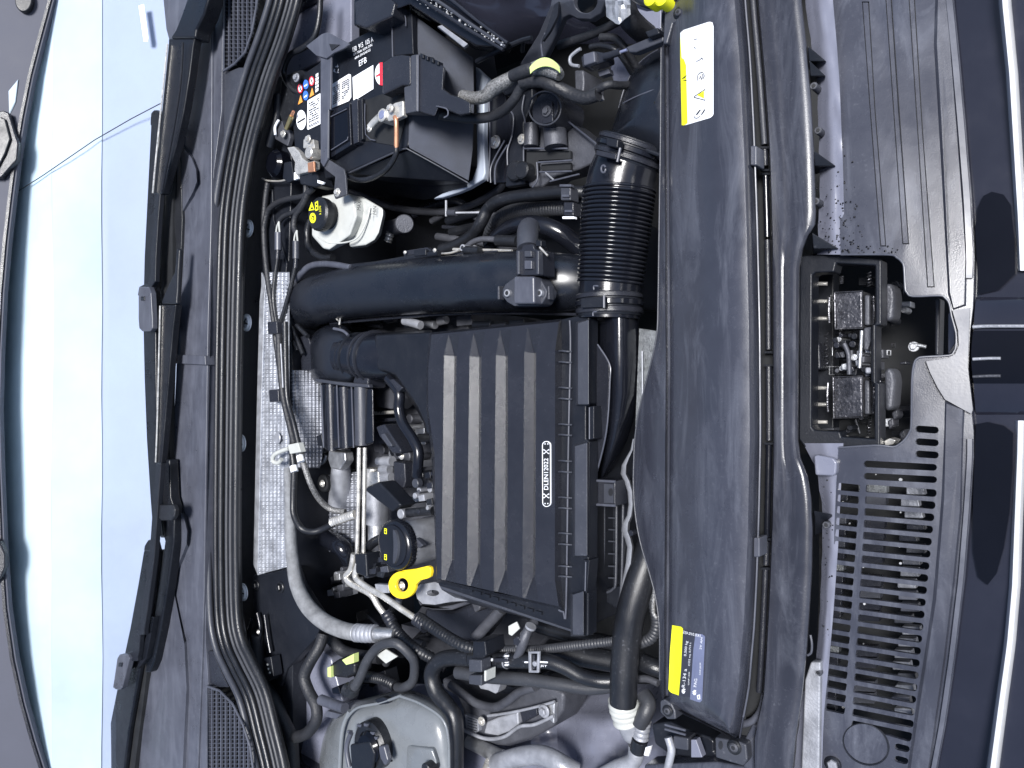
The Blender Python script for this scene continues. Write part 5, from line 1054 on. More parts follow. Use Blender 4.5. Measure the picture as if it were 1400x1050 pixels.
for v in (.52, -.52):
    g_ = G(); g_.add([FO(-.42+a, v+b, .0006) for a, b in ((-.09, -.11), (.07, -.11), (.07, .11), (-.09, .11))], [(0, 1, 2, 3)]); o_ = g_.build('oil_symbol', 'sticker_yellow', t)
    g_ = G(); g_.add([FO(-.42+a, v+b, .0009) for a, b in ((-.055, -.07), (.035, -.07), (.035, .01), (-.055, .01))], [(0, 1, 2, 3)]); g_.build('symbol_inset', 'ink', o_)
    g_ = G(); g_.add([FO(-.42+a, v+b, .0009) for a, b in ((-.055, .035), (.035, .035), (.035, .08), (-.055, .08))], [(0, 1, 2, 3)]); g_.build('symbol_inset', 'ink', o_)
g_ = G(); g_.lathe((c_.x, c_.y, Zo-.004), (0, 0, 1), [(0, q*.82), (.0042, q*.80)], 40); g_.build('cap_face', 'plastic', t)
hose([p for p in e6((740, 385, -.06), (690, 410, -.06), (650, 450, -.06), (640, 500, -.06))], 6.5, 'black hose curling round the left of the oil filler cap', k=16)
t = thing('cable_cluster', 'tangle of small black plugs and clips left of the oil filler cap', 'connector', P(510, 775, -.05))
for i in range(14):
    x, y = rr.uniform(494, 522), rr.uniform(760, 788); gg = G(); gg.prism([(x, y), (x+rr.uniform(6, 14), y-2), (x+rr.uniform(6, 12), y+rr.uniform(5, 9)), (x+1, y+7)], -.05+rr.uniform(-.01, .015), .03); gg.build('plug_piece', rr.choice(['plastic', 'plastic_mid', 'rubber', 'plastic_grey']), t, .001)
# dipstick
t = thing('dipstick_handle', 'bright yellow dipstick ring handle left below the air filter box', 'dipstick', P(549, 800, -.03))
g_ = G(); o_ = ell(549, 800, 18.5, 19, 40)
tong = e6((800, 590), (850, 562), (920, 556), (985, 540), (1005, 555), (1002, 600), (985, 612), (940, 622), (918, 640), (912, 680))
hull = [p for p in ell(549, 800, 18.5, 19, 48) if not (p[0] > 555 and p[1] < 799)]
hull.sort(key=lambda p: (math.atan2(p[1]-800, p[0]-549)+.12) % math.tau)
out = hull + e6((838, 566), (920, 556), (985, 540), (1002, 548), (1006, 575), (1000, 602), (985, 610), (945, 620), (925, 640))
plate(g_, out, [ell(549, 800, 8.6, 9.4, 24)], lambda x, y: -.018, .007); g_.build('ring_handle', 'yellow', t, .0018, 3)
g_ = G(); g_.tube([(548, 804, -.03), (546, 815, -.06), (545, 826, -.08)], 4.5, -.05, 3, 14); g_.build('dipstick_tube', 'cast_light', t)
bolt(549, 801, -.03, 6, t, 'steel')
gg = G(); gg.prism(e6((695, 640), (770, 645), (775, 690), (735, 690), (700, 665)), -.035, .01); gg.build('tube_bracket', 'cast_light', t, .001)
# lifting eye
t = thing('engine_lifting_eye', 'grey cast lifting eye below the left corner of the air filter box', 'lifting eye', P(600, 815, -.08))
gg = G(); plate(gg, a7((25, 440), (50, 415), (120, 405), (160, 415), (240, 455), (330, 480), (290, 495), (200, 500), (120, 515), (60, 510), (35, 485)), [a7(*ell(110, 458, 30, 14, 16))], lambda x, y: -.055, .012); gg.build('eye_plate', 'cast_light', t, .002)
gg = G(); gg.prism(a7((35, 490), (60, 515), (120, 528), (200, 515), (300, 490), (330, 495), (200, 540), (110, 540), (50, 520)), -.07, .03); gg.build('eye_base', 'cast', t, .003)
gg = G(); gg.prism(a7((60, 530), (200, 545), (300, 500), (430, 530), (300, 700), (160, 690), (70, 600)), -.14, .05); one('timing_cover', 'plastic_mid', 'dark rounded cover below the lifting eye', 'cover', g_=gg, bevel=.01)
gg = G(); gg.prism(a7((290, 500), (340, 500), (335, 540), (310, 555)), -.09, .03); one('cover_lug', 'cast', 'small grey lug right of the lifting eye', 'lug', g_=gg, bevel=.003)
# ================================================================== radiator edge, box right of the filter
f4 = crop(800, 400, 3.5); f8 = crop(800, 680, 2.8378); k2 = crop(1080, 320, 3.28125); k6 = crop(1080, 560, 3.28125); k8 = crop(1080, 800, 4.2)
gg = G(); gg.prism([(874, 449), (905, 454), (905, 700), (868, 700), (868, 600)], -.07, .02); t = one('radiator_edge', 'radiator', 'grey textured radiator edge between the lower air duct and the cover panel', 'radiator', g_=gg)
g_ = G(); g_.tube([(878, 480, -.064), (878, 560, -.064), (872, 590, -.064)], 1.2, -.06, 4, 8); g_.build('edge_line', 'cast_light', t)
t = thing('fan_shroud', 'black fan shroud with small bars right below the lower air duct', 'shroud', P(835, 750, -.12))
gg = G(); gg.prism([(806, 655), (862, 655), (858, 720), (850, 800), (845, 832), (806, 826)], -.11, .02); gg.build('shroud_plate', 'plastic', t, .002)
gg = G(); gg.prism(a3((855, 825), (985, 832), (985, 955), (855, 945)), -.045, .03); gg.build('square_bracket', 'plastic_mid', t, .002)
for p in (((856, 828), (985, 835)), ((856, 942), (985, 950))): (a_, b_) = a3(*p); g_ = G(); g_.tube([a_+(-.042,), b_+(-.042,)], 1.9, -.04, 1, 8); g_.build('bracket_bar', 'plastic_light', t)
gg = G(); gg.prism(a3((930, 845), (975, 848), (975, 938), (930, 936)), -.043, .01); gg.build('bracket_face', 'plastic_grey', t); (a_,) = a3((962, 885)); g_ = G(); g_.prism(ell(*a_, 3.2, 5.5, 16), -.0425, .002); g_.build('bracket_hole', 'ink', t)
for p in (((930, 950), (928, 700+400)),): pass
for pts in ([(826, 692, -.09), (826, 740, -.09), (824, 800, -.09), (820, 812, -.09), (812, 820, -.09)], [(812, 700, -.10), (813, 826, -.10)], [(843, 690, -.09), (842, 790, -.09), (838, 805, -.09), (830, 810, -.09)], [(852, 690, -.08), (850, 790, -.08), (846, 828, -.08)]):
    g_ = G(); g_.tube(pts, 1.8, -.09, 5, 8); g_.build('shroud_edge', 'plastic_grey', t)
for y in (708, 724, 740, 757, 774, 790): g_ = G(); g_.tube([(832, y, -.095), (843, y+.5, -.095)], 1.2, -.09, 1, 8); g_.build('shroud_bar', 'plastic_grey', t)
gg = G(); gg.prism([(826, 806), (850, 800), (848, 834), (828, 824)], -.095, .03); gg.build('shroud_corner', 'plastic', t, .002)
# silver rim
t = thing('silver_edge_trim', 'wavy pale metal edge running down left of the cover panel', 'metal edge', P(860, 700, -.06))
rows = []
for x, y, w_ in ((866, 600, 2), (864, 615, 4), (858, 627, 6), (854, 636, 8), (853, 648, 9), (858, 658, 9), (862, 672, 8), (863, 690, 7), (861, 705, 8), (856, 715, 10), (855, 726, 11), (859, 736, 10), (862, 748, 9), (860, 770, 9), (856, 790, 9), (852, 810, 8), (848, 828, 6)):
    rows.append([P(x-w_/2, y, -.068), P(x-w_/4, y, -.060), P(x+w_/4, y, -.060), P(x+w_/2, y, -.068), P(x+w_/2+.5, y, -.08)])
g_ = G(); g_.grid(rows); g_.build('edge_strip', 'cast_light', t, sharp=60)
g_ = G(); g_.cyl(862, 729, -.055, 4, .01, 16); g_.build('rivet', 'plastic_mid', t)
# radiator hose
t = thing('radiator_hose', 'thick smooth black radiator hose with silver collar at its lower end', 'hose', P(860, 850, -.06))
g_ = G(); g_.tube([(892, 730, -.09, 17), (884, 765, -.075, 19), (873, 800, -.065, 20), (862, 840, -.06, 20), (856, 880, -.06, 19.5), (853, 920, -.06, 19), (852, 962, -.062, 18.5)], 19, -.06, 10, 36); g_.build('hose_body', 'rubber', t)
g_ = G(); g_.tube([(852, 956, -.066, 21), (854, 968, -.068, 22), (856, 978, -.07, 20), (858, 984, -.072, 21)], 20, -.07, 5, 32, 1.5, 7); g_.build('collar', 'white_plastic', t)
g_ = G(); g_.tube([(859, 984, -.075, 17), (862, 1000, -.08, 14), (864, 1008, -.085, 10)], 15, -.08, 4, 28); g_.build('collar_tail', 'cast_light', t)
hose([(886, 800, -.08), (894, 828, -.08), (898, 852, -.08), (892, 870, -.08), (878, 878, -.08), (860, 880, -.09)], 8, 'ribbed black hose loop between the radiator hose and the cover panel', m='rubber_grey', rib=1, pitch=5, k=20)
hose([(878, 905, -.09), (895, 912, -.09), (915, 918, -.10)], 12, 'thick black hose passing right of the radiator hose', k=20)
hose([(868, 928, -.09), (885, 928, -.09), (900, 934, -.09)], 5, 'thin grey pipe right of the radiator hose above the screw', m='cast')
hose([(895, 805, -.06), (893, 835, -.06), (898, 845, -.06)], 3, 'small wire with pale marks beside the cover panel', m='braid', name='cable', cat='cable')

# ================================================================== radiator cover
Lx = [(908, -60), (906, 0), (904, 60), (903, 200), (901, 330), (900, 410), (898.5, 457), (893, 485), (884, 520), (876, 552), (870, 580), (867, 610), (866, 660), (868, 700), (874, 738), (884, 770), (893, 800), (899, 830), (902, 860), (902, 958)]
def interp(tab, y):
    for (x0, y0), (x1, y1) in zip(tab, tab[1:]):
        if y0 <= y <= y1: return x0+(x1-x0)*(y-y0)/(y1-y0+1e-9)
    return tab[-1][0] if y > tab[-1][1] else tab[0][0]
Re = [(1017, -60), (1020, 0), (1027, 80), (1033, 200), (1037, 320), (1040, 450), (1041, 600), (1038, 740), (1033, 850), (1025, 940), (1012, 1012)]
t = thing('radiator_cover', 'long grey plastic radiator cover with curved top carrying two stickers, right of centre', 'cover panel', P(960, 500, 0))
rows = []
ys = list(range(-60, 960, 20))+[960, 975, 985, 995, 1003, 1010]
for y in ys:
    xl = interp(Lx, min(y, 958)); xr = interp(Re, y)
    gx = 915-3*abs(y-500)/500
    cut = 0
    if y > 958: xl = 903+(y-958)*2.0; gx = max(gx, xl+1)
    ins = lambda x, z: P(max(x, xl+.5), y, z)
    r_ = [P(xl, y, -.045), P(xl+.6, y, -.018-.00045*max(0, gx-5-xl)), P(min(gx-5, max(xl+2, gx-5)), y, -.014), ins(gx-3, -.018), ins(gx-1.5, -.024), ins(gx+1, -.024), ins(gx+3, -.008), ins(gx+7, -.004)]
    W_ = xr-16-(gx+7)
    for j in range(1, 15):
        u = j/14; z = -.004+.032*math.sin(u*math.pi*.62)
        r_.append(ins(gx+7+W_*u, z))
    zz = r_[-1].z
    r_ += [ins(xr-12, .022), ins(xr-8, .012), ins(xr-3.5, .004), ins(xr-2.5, .007), ins(xr-1, .007), ins(xr, .004), ins(xr+.6, -.02)]
    rows.append(r_)
g_ = G(); g_.grid(rows); g_.build('cover_shell', 'plastic_dusty', t, sharp=38)
g_ = G(); g_.tube([(xr_, y_, .009) for y_, xr_ in ((y, interp(Re, y)-1.5) for y in range(-60, 1010, 40)) if not (195 < y_ < 225 or 735 < y_ < 765)], 1.4, .009, 3, 8); g_.build('rim_bead', 'plastic_light', t)
g_ = G(); g_.tube([(interp(Lx, y)+0, y, -.018-.00045*max(0, 909-interp(Lx, y))) for y in range(-60, 960, 30)], 1.2, -.017, 3, 8); g_.build('rim_bead', 'plastic_grey', t)
for y in (212, 748):
    x = interp(Re, y); gg = G(); gg.prism([(x-8, y-13), (x+1, y-13), (x+1, y+14), (x-8, y+14)], .014, .02); gg.build('edge_tab', 'plastic_light', t, .0015)
def screw(x, y, z, r, lb, ear):
    t2 = thing('cover_screw', lb, 'screw', P(x, y, z), 'screws of the radiator cover')
    gg = G(); gg.prism(ear, z, .02); gg.build('screw_ear', 'plastic_grey', t2, .002)
    g_ = G(); g_.cyl(x, y, z+.004, r, .006, 28, .3); g_.build('washer', 'rubber', t2)
    g_ = G(); g_.cyl(x, y, z+.006, r*.62, .004, 24, .3); g_.build('screw_head', 'cast', t2)
    g_ = G(); g_.cyl(x, y, z+.0065, r*.30, .002, 6, .1); g_.build('screw_recess', 'ink', t2)
screw(926, 16, .0, 7.5, 'dark screw at the upper left corner of the radiator cover', [(908, 20), (914, 8), (928, 2), (936, 6), (938, 16), (932, 26), (920, 32), (912, 60), (906, 60)])
screw(911, 973, -.008, 7.5, 'dark screw at the lower left corner of the radiator cover', [(902, 958), (908, 956), (918, 962), (923, 972), (924, 984), (912, 984), (902, 974)])
screw(1002, 1023, -.008, 10, 'larger dark screw below the lower right corner of the radiator cover', [(977, 1008), (1010, 1014), (1020, 1018), (1022, 1040), (1016, 1048), (978, 1036)])
(a_,) = f8((525, 962)); g_ = G(); g_.prism(ell(*a_, 3, 6, 14), -.0075, .001); one('bracket_slot', 'ink', 'small dark slot left of the larger screw', 'slot', g_=g_)

# stickers: hung on the cover's real height
def zc(px, py):
    xr = interp(Re, py); gx = 915-3*abs(py-500)/500; W_ = xr-16-(gx+7); u = max(0, min(1, (px-gx-7)/W_))
    return -.004+.032*math.sin(u*math.pi*.62)
def sheet(g_, pts, d): return plate(g_, pts, [], lambda x, y: zc(x, y)+d, .0004)
def dense(pts, n_=8):
    o_ = []
    for i in range(len(pts)):
        a_ = pts[i]; b_ = pts[(i+1) % len(pts)]; L_ = math.dist(a_[:2], b_[:2]); m_ = max(1, int(L_/4)) if abs(a_[0]-b_[0]) > 4 else 1
        for j in range(m_): o_.append((a_[0]+(b_[0]-a_[0])*j/m_, a_[1]+(b_[1]-a_[1])*j/m_))
    return o_
def spl(outl, x0, x1):  # vertical slice of a sticker so that it follows the curve
    return None
def curved(outl, d, name, m, par):
    """a sticker laid on the curved cover: outline cut into upright strips"""
    xs = sorted(set([min(p[0] for p in outl), max(p[0] for p in outl)]+list(range(int(min(p[0] for p in outl))+2, int(max(p[0] for p in outl)), 3))))
    g_ = G(); rows_ = []
    for x in xs:
        x_ = min(max(x, xs[0]+.02), xs[-1]-.02); c_ = []
        for i in range(len(outl)):
            (xa, ya), (xb, yb) = outl[i][:2], outl[(i+1) % len(outl)][:2]
            if (xa > x_) != (xb > x_): c_.append(ya+(yb-ya)*(x_-xa)/(xb-xa))
        if len(c_) >= 2:
            y0, y1 = min(c_), max(c_); rows_.append([P(x, y0+(y1-y0)*j/12, zc(x, y0+(y1-y0)*j/12)+d) for j in range(13)])
    g_.grid(rows_); return g_.build(name, m, par)
t = thing('warning_sticker', 'white warning sticker with a yellow edge at the top of the radiator cover', 'sticker', P(952, 100, .01))
curved([(930, 45), (934, 41), (970, 29.5), (975, 31), (975.5, 36), (975.5, 156), (973, 160.5), (936, 171.5), (931.5, 171)], .0007, 'sticker_sheet', 'white', t)
curved([(930, 48), (930, 78), (935, 81), (939, 92), (940, 168), (936, 171.5), (931.5, 171)], .0011, 'yellow_edge', 'sticker_yellow', t)
def sym(polys, m, nm):
    for p in polys: curved(p, .0015, nm, m, t)
sym([[(931.5, 108), (939, 102), (938.5, 109), (937, 106.5)], [(933, 109.5), (939, 109), (938.8, 111)]], 'ink', 'warning_triangle')
def pic(x, y): return [(949+(x)*1, y)]
z9 = lambda x, y: zc(x, y)+.0015
def linepic(pts, r_, m, nm):
    g_ = G(); g_.path([(P(x, y, zc(x, y)+.0012), r_*SC(x, y)) for x, y in pts], 6); g_.build(nm, m, t)
linepic([(949, 133), (964, 137), (964, 122), (949, 132)], .5, 'ink', 'hand_triangle')
curved([(953, 130), (962.5, 124), (962.5, 134.5)], .0014, 'hand_triangle_fill', 'sticker_yellow', t)
for dx in (0, 2, 4): linepic([(957+dx, 131), (956.5+dx, 126.5)], .4, 'ink', 'hand_mark')
linepic([(954, 110), (953.5, 104), (956, 100), (961, 98.5)], .5, 'ink', 'round_symbol'); linepic([(956, 108), (958, 104), (959, 109), (961, 104), (960, 101)], .5, 'ink', 'round_symbol'); linepic([(961, 108), (963, 104), (962, 100)], .5, 'ink', 'round_symbol')
linepic([(952, 84), (957, 81.5)], .4, 'print_grey', 'faint_symbol'); linepic([(957, 82), (959, 79), (961, 81)], .5, 'ink', 'faint_symbol')
linepic([(948.5, 64), (951, 66)], .4, 'print_grey', 'faint_symbol'); linepic([(949, 54), (953, 53)], .3, 'print_grey', 'faint_symbol')
curved([(951, 157), (957, 149), (958.5, 149.5), (953.5, 157)], .0014, 'tool_symbol', 'ink', t); curved([(958, 157), (963, 149), (964, 150), (961, 156)], .0014, 'tool_symbol', 'ink', t)
linepic([(949, 158), (949.5, 161), (953, 161.5), (957, 159)], .4, 'print_grey', 'tool_symbol')
t = thing('refrigerant_sticker', 'yellow and dark refrigerant sticker reading R-134a near the bottom of the radiator cover', 'sticker', P(940, 905, .01))
h8 = crop(890, 840, 7.5)
curved(h8((205, 130), (215, 110), (320, 128), (328, 145), (295, 835), (200, 800), (180, 770), (182, 740)), .0012, 'yellow_panel', 'sticker_yellow', t)
curved(h8((325, 155), (460, 190), (455, 860), (295, 835)), .0009, 'dark_panel', 'print_grey', t)
curved(h8((445, 195), (540, 205), (555, 230), (525, 880), (500, 905), (400, 870), (420, 600)), .0010, 'lilac_panel', 'sticker_lilac', t)
def th8(s_, a_, b_, d_, m='white'):
    (a_, b_, d_) = h8(a_, b_, d_); f = lambda p: P(p[0], p[1], zc(*p)+.0013); textq(s_, f(a_), f(b_), f(d_), m, t, lift=.0004)
th8('R-134 a', (350, 750), (372, 560), (318, 745)); th8('0,500 kg', (372, 430), (388, 275), (340, 425))
th8('GWP 1430', (395, 725), (402, 590), (382, 724)); th8('CO2 eq. 0,715 t', (408, 530), (422, 290), (384, 526)); th8('PAG', (470, 745), (478, 660), (440, 742))
th8('2V AM', (520, 360), (535, 240), (500, 355)); th8('SAE J639', (515, 620), (520, 495), (498, 618)); th8('1K0.010.435', (508, 235), (330, 195), (512, 205))
th8('*', (350, 815), (365, 765), (318, 808)); th8('*', (465, 830), (475, 780), (430, 825)); 
for (X, Y, r_) in ((340, 785, 4), (452, 800, 4)):
    (a_,) = h8((X, Y)); g_ = G(); z_ = zc(*a_)+.0015
    pts = [(a_[0]+(r_ if k % 2 else r_*.62)*math.cos(k*math.tau/16), a_[1]+(r_ if k % 2 else r_*.62)*math.sin(k*math.tau/16)) for k in range(16)]
    plate(g_, pts, [ell(a_[0], a_[1], 1.3, 1.3, 8)], lambda x, y: z_, .0003); g_.build('snow_symbol', 'white', t)
(a_, b_, c_, d_) = h8((470, 830), (500, 820), (505, 870), (478, 872)); g_ = G(); plate(g_, [a_, b_, c_, d_], [h8((480, 842), (494, 836), (496, 858), (484, 860))], lambda x, y: zc(x, y)+.0015, .0003); g_.build('can_symbol', 'white', t)

# ================================================================== gap strip behind the cover
SLx = [(1030, -60), (1034, 0), (1043, 100), (1050, 200), (1053, 300), (1055, 400), (1056, 600), (1053, 740), (1048, 850), (1043, 940), (1037, 985)]
t = thing('gap_seal', 'dark glossy seal strip in the gap between radiator cover and front panel', 'seal', P(1048, 500, -.03))
g_ = G(); rows = [[P(interp(SLx, y)-18, y, -.034), P(interp(SLx, y)-10, y, -.034), P(interp(SLx, y)+3, y, -.034)] for y in range(-60, 991, 30)]; g_.grid(rows); g_.build('gap_floor', 'dark', t)
for y0, y1, m_ in ((-60, 200, 'plastic_grey'), (203, 228, 'plastic_mid'), (240, 325, 'plastic_gloss'), (328, 480, 'plastic_mid'), (500, 605, 'plastic_mid'), (608, 735, 'plastic_gloss'), (740, 775, 'plastic_mid'), (778, 950, 'plastic_mid')):
    g_ = G(); g_.tube([(interp(SLx, y)-4.5, y, -.024) for y in range(y0, y1+1, max(8, (y1-y0)//6))], 4.2, -.024, 2, 14); g_.build('seal_segment', m_, t)
g_ = G(); g_.tube([(1046, 950, -.024), (1040, 972, -.024), (1028, 986, -.024), (1014, 990, -.024)], 5, -.024, 4, 12); g_.build('seal_segment', 'plastic_light', t)
for y in (201, 232, 237, 481, 499, 606, 737, 777): g_ = G(); x = interp(SLx, y); g_.prism([(x-11, y-1), (x+2, y-1), (x+2, y+2), (x-11, y+2)], -.020, .01); g_.build('joint', 'plastic', t)

# ================================================================== slam panel strip
PRx = [(1090, -60), (1095, 0), (1103, 67), (1109, 140), (1113, 213), (1115, 290), (1114, 307), (1105, 322), (1098, 340), (1093, 366), (1092, 480), (1091, 603), (1094, 625), (1104, 650), (1109, 680), (1111, 720), (1110, 780), (1107, 830), (1103, 890), (1097, 950), (1088, 1010), (1080, 1100)]
t = thing('slam_panel', 'satin grey front slam panel strip running the full height right of the cover', 'panel', P(1080, 525, 0))
rows = []
for y in [-60, -20, 20, 60, 100, 140, 180, 213, 250, 290, 307, 322, 340, 366, 400, 440, 480, 540, 603, 625, 650, 680, 720, 780, 830, 890, 950, 1010, 1060, 1100]:
    xl = interp(SLx, y) if y < 985 else 1037-(y-985)*.45; xr = interp(PRx, y); xl = xl+1
    if y >= 985: xl = 1030-(y-985)*.0
    w_ = xr-xl; r_ = [P(xl, y, -.034), P(xl+.5, y, -.008), P(xl+2, y, -.005)]
    for j in range(1, 10):
        u = j/10; r_.append(P(xl+2+(w_-3)*u, y, -.005+.0012*math.sin(u*math.pi)-.0016*math.exp(-((u-.42)/.07)**2)+(.0014 if u > .62 else 0)))
    r_ += [P(xr-1, y, -.006), P(xr, y, -.009), P(xr+.8, y, -.05)]; rows.append(r_)
g_ = G(); g_.grid(rows); g_.build('panel_sheet', 'plastic_satin', t, sharp=45)
gg = G(); gg.prism([(905, 986), (976, 1008), (980, 1036), (1016, 1050), (1026, 1015), (1024, 990), (1036, 990), (1034, 1100), (880, 1100), (892, 1030)], -.016, .03)
# ================================================================== body strip with gussets, grille top panel
GLx = [(1128, -60), (1132.7, 0), (1138, 60), (1141.7, 110), (1146.7, 233), (1149, 347), (1147, 612), (1144, 660), (1140, 745), (1134, 830), (1128, 900), (1121, 970), (1119, 1010), (1116, 1100)]
t = thing('front_carrier', 'pale painted metal carrier strip with dark gussets and water drops beside the slam panel', 'body strip', P(1125, 400, -.05))
CL = [(1096, -60), (1103, 20), (1109, 60), (1117, 110), (1119, 180), (1121, 240), (1118, 340), (1098, 606), (1116, 640), (1124, 690), (1124, 760), (1120, 850), (1116, 900), (1110, 930), (1096, 950), (1085, 1060), (1080, 1100)]
g_ = G()
for ya, yb in ((-60, 350), (606, 1100)):
    rows = []
    y = ya
    while y <= yb:
        xl = interp(CL, y)+1.5*noise.noise(Vector((y*.05, 0, 7))); xr = interp(GLx, y)+6; w_ = xr-xl
        rows.append([P(xl+w_*j/9, y, -.046+.012*min(1, max(0, (j/9)*2))+.0012*noise.noise(Vector((j*.5, y*.03, 0)))) for j in range(10)]); y += 8
    g_.grid(rows)
g_.build('carrier_sheet', 'paint', t, sharp=50)
for y, x0, x1 in ((62, 1104, 1130), (82, 1106, 1129), (205, 1112, 1143), (318, 1110, 1147), (698, 1112, 1139)):
    gg = G(); gg.solid([(x0, y, -.012), (x1, y+22 if y != 698 else y+5, -.030), (x0+2, y+22 if y != 698 else y+9, -.02)], [(x0, y+3, -.06), (x1, y+25, -.06), (x0+2, y+34, -.06)]); gg.build('gusset', 'plastic', t, .001)
for x, y in ((1112, 117), (1118, 178), (1115, 275), (1129, 718), (1118, 920)):
    g_ = G(); g_.cyl(x, y, -.028, 5, .02, 16); g_.build('stud', 'cast', t); g_ = G(); g_.cyl(x, y, -.0275, 2.6, .02, 12); g_.build('stud_hole', 'ink', t)
g_ = G(); g_.tube([(1108, 868, -.03), (1110, 880, -.03), (1109, 892, -.03), (1104, 896, -.03)], 1.6, -.03, 3, 8); g_.build('wire_hook', 'plastic_light', t)
gg = G(); gg.prism([(1112, 623), (1118, 622), (1139, 626), (1144, 632), (1143, 648), (1138, 651), (1114, 650)], -.024, .01); gg.build('pressed_pad', 'paint', t, .003)
gg = G(); gg.prism([(1095, 1050), (1100, 930), (1108, 905), (1122, 905), (1120, 1060), (1095, 1090)], -.028, .01); gg.build('beige_bracket', 'cast_light', t, .002)
# panel outline
E = [(1301, -60), (1304, 0), (1312, 80), (1320, 170), (1328, 270), (1332, 350), (1330, 420), (1326, 455), (1324, 500), (1326, 545), (1331, 590), (1331, 625), (1327, 690), (1319, 790), (1306, 900), (1293, 990), (1280, 1060), (1270, 1110)]
cut = [(1149.5, 348), (1214, 348), (1226, 352), (1233, 358), (1236, 366), (1237.5, 393), (1240, 400), (1248, 405), (1284, 404), (1292, 407), (1298, 415), (1301, 432), (1307, 455), (1307, 473), (1304, 481), (1297, 486), (1263, 488), (1255, 490), (1250, 497), (1247, 520), (1246, 579), (1244, 590), (1238, 600), (1230, 607), (1221, 611), (1198, 609), (1147, 612)]
up = [(1128, -60), (1132.7, 0), (1138, 60), (1141.7, 110), (1146.7, 233)]; lo_ = [(1144, 660), (1140, 745), (1134, 830), (1128, 900), (1121, 970), (1119, 1010), (1116, 1110)]
outl = up+cut+lo_+E[::-1]
def rslot(x0, y0, x1, y1, w, ra, rb):
    d = Vector((x1-x0, y1-y0)); L = d.length; d /= L; n_ = Vector((-d.y, d.x)); h = w/2; o_ = []
    for cx, cy, r, a0 in ((L-rb, h-rb, rb, 90), (L-rb, -h+rb, rb, 0), (ra, -h+ra, ra, -90), (ra, h-ra, ra, -180)):
        for j in range(4):
            a = R(a0-30*j); px_ = cx+r*math.cos(a); py_ = cy+r*math.sin(a); o_.append((x0+d.x*px_+n_.x*py_, y0+d.y*px_+n_.y*py_))
    return o_
holes = []; grooves = []
for q in ([(1178.3, 2), (1188.3, 2), (1197, 150), (1211.7, 337), (1203.3, 337), (1189, 150)], [(1207, -50), (1216, -50), (1230, 150), (1243, 334), (1233.5, 334), (1221, 150)], [(1239, -50), (1248, -50), (1262, 180), (1278, 393), (1267.5, 393), (1254, 180)]): holes.append(q); grooves.append(q)
for Y in (90, 147, 202): (a_, b_) = k6((562, Y-4), (668, Y+3)); holes.append(pill(a_[0], a_[1], b_[0], b_[1], 9.5, 4))
for Y in (246, 301): (a_, b_) = k6((330, Y-3), (660, Y+14)); holes.append(pill(a_[0], a_[1], b_[0], b_[1], 9.2, 4))
lerp = lambda a, b, u: a+(b-a)*u
for i in range(21):
    u = i/19; yl = 665.5+i*15.85
    if i < 20: holes.append(rslot(lerp(1145.5, 1129, u), yl-.5, lerp(1175.5, 1155, u), yl+lerp(2.5, 5, u), 10.2, 2.2, 2.2))
    holes.append(rslot(lerp(1183.7, 1165.2, u), yl+lerp(2, 7, u), lerp(1280.5, 1249, u), yl+lerp(9, 24, u), 10.4, 2.2, 4.6))
for (a_, b_) in (k8((560, 835), (697, 885)), k8((600, 915), (688, 945)), k8((600, 985), (680, 1015)), ): holes.append(pill(a_[0], a_[1]+2, b_[0], b_[1], 9, 4))
def zg(x, y):
    e = interp(E, y); d = (e-x)
    z = -.030-.000016*max(0, 150-d)**1.35*1.0
    return z-.02*abs((y-525)/525)**2
gp = thing('grille_top_panel', 'grey front panel with long grooves above and slatted openings below the latch hole', 'front panel', P(1230, 525, -.05))
# refine: interior construction points come from extra rows through vertical splits
g_ = G(); plate(g_, outl, holes, zg, .004); g_.build('panel_plate', 'plastic_dusty', gp, sharp=30)
for q in grooves:
    cx_ = lambda y: sum(sorted([p[0] for p in q], key=lambda v: 0)[0:0]) if 0 else None
    h_ = len(q)//2; L_ = [q[0], q[5], q[4]]; R_ = [q[1], q[2], q[3]]
    pts = [(x+1.5, y+(1.5 if k == 0 else -1.5 if k == 2 else 0)) for k, (x, y) in enumerate(L_)]+[(x-1.5, y+(1.5 if k == 0 else -1.5 if k == 2 else 0)) for k, (x, y) in reversed(list(enumerate(R_)))]
    g_ = G(); g_.prism([(x, y, zg(x, y)-.0006) for x, y in pts], 0, .003); g_.build('groove_floor', 'plastic_dusty', gp)
g_ = G()
def edge_tube(pts, r_, m, nm, dz=.0008):
    g_ = G(); g_.tube([(x, y, zg(x, y)+dz) for x, y in pts], r_, 0, 3, 8); return g_.build(nm, m, gp)
edge_tube(cut, 1.5, 'plastic_light', 'cutout_lip'); 
edge_tube([(x+19, y) for x, y in ()] or [(1279, -60), (1283, 60), (1290, 180), (1296, 300), (1300, 390), (1302, 405)], .9, 'plastic_grey', 'crease')
g_ = G(); rows = [[P(interp(E, y)-12, y, zg(interp(E, y)-12, y)+.0012), P(interp(E, y)-10.5, y, zg(interp(E, y)-10.5, y)+.004), P(interp(E, y)-2, y, zg(interp(E, y)-2, y)+.0035), P(interp(E, y), y, zg(interp(E, y), y)-.001), P(interp(E, y)+1, y, -.09)] for y in list(range(-60, 400, 20))]; g_.grid(rows)
g_.build('outer_lip', 'plastic_light', gp, sharp=25)
g_ = G(); rows = [[P(interp(E, y)-9.5, y, zg(interp(E, y)-9.5, y)+.0012), P(interp(E, y)-8.5, y, zg(interp(E, y)-8.5, y)+.004), P(interp(E, y)-2, y, zg(interp(E, y)-2, y)+.0035), P(interp(E, y), y, zg(interp(E, y), y)-.001), P(interp(E, y)+1, y, -.09)] for y in list(range(600, 1110, 20))]; g_.grid(rows)
g_.build('outer_lip', 'plastic_light', gp, sharp=25)
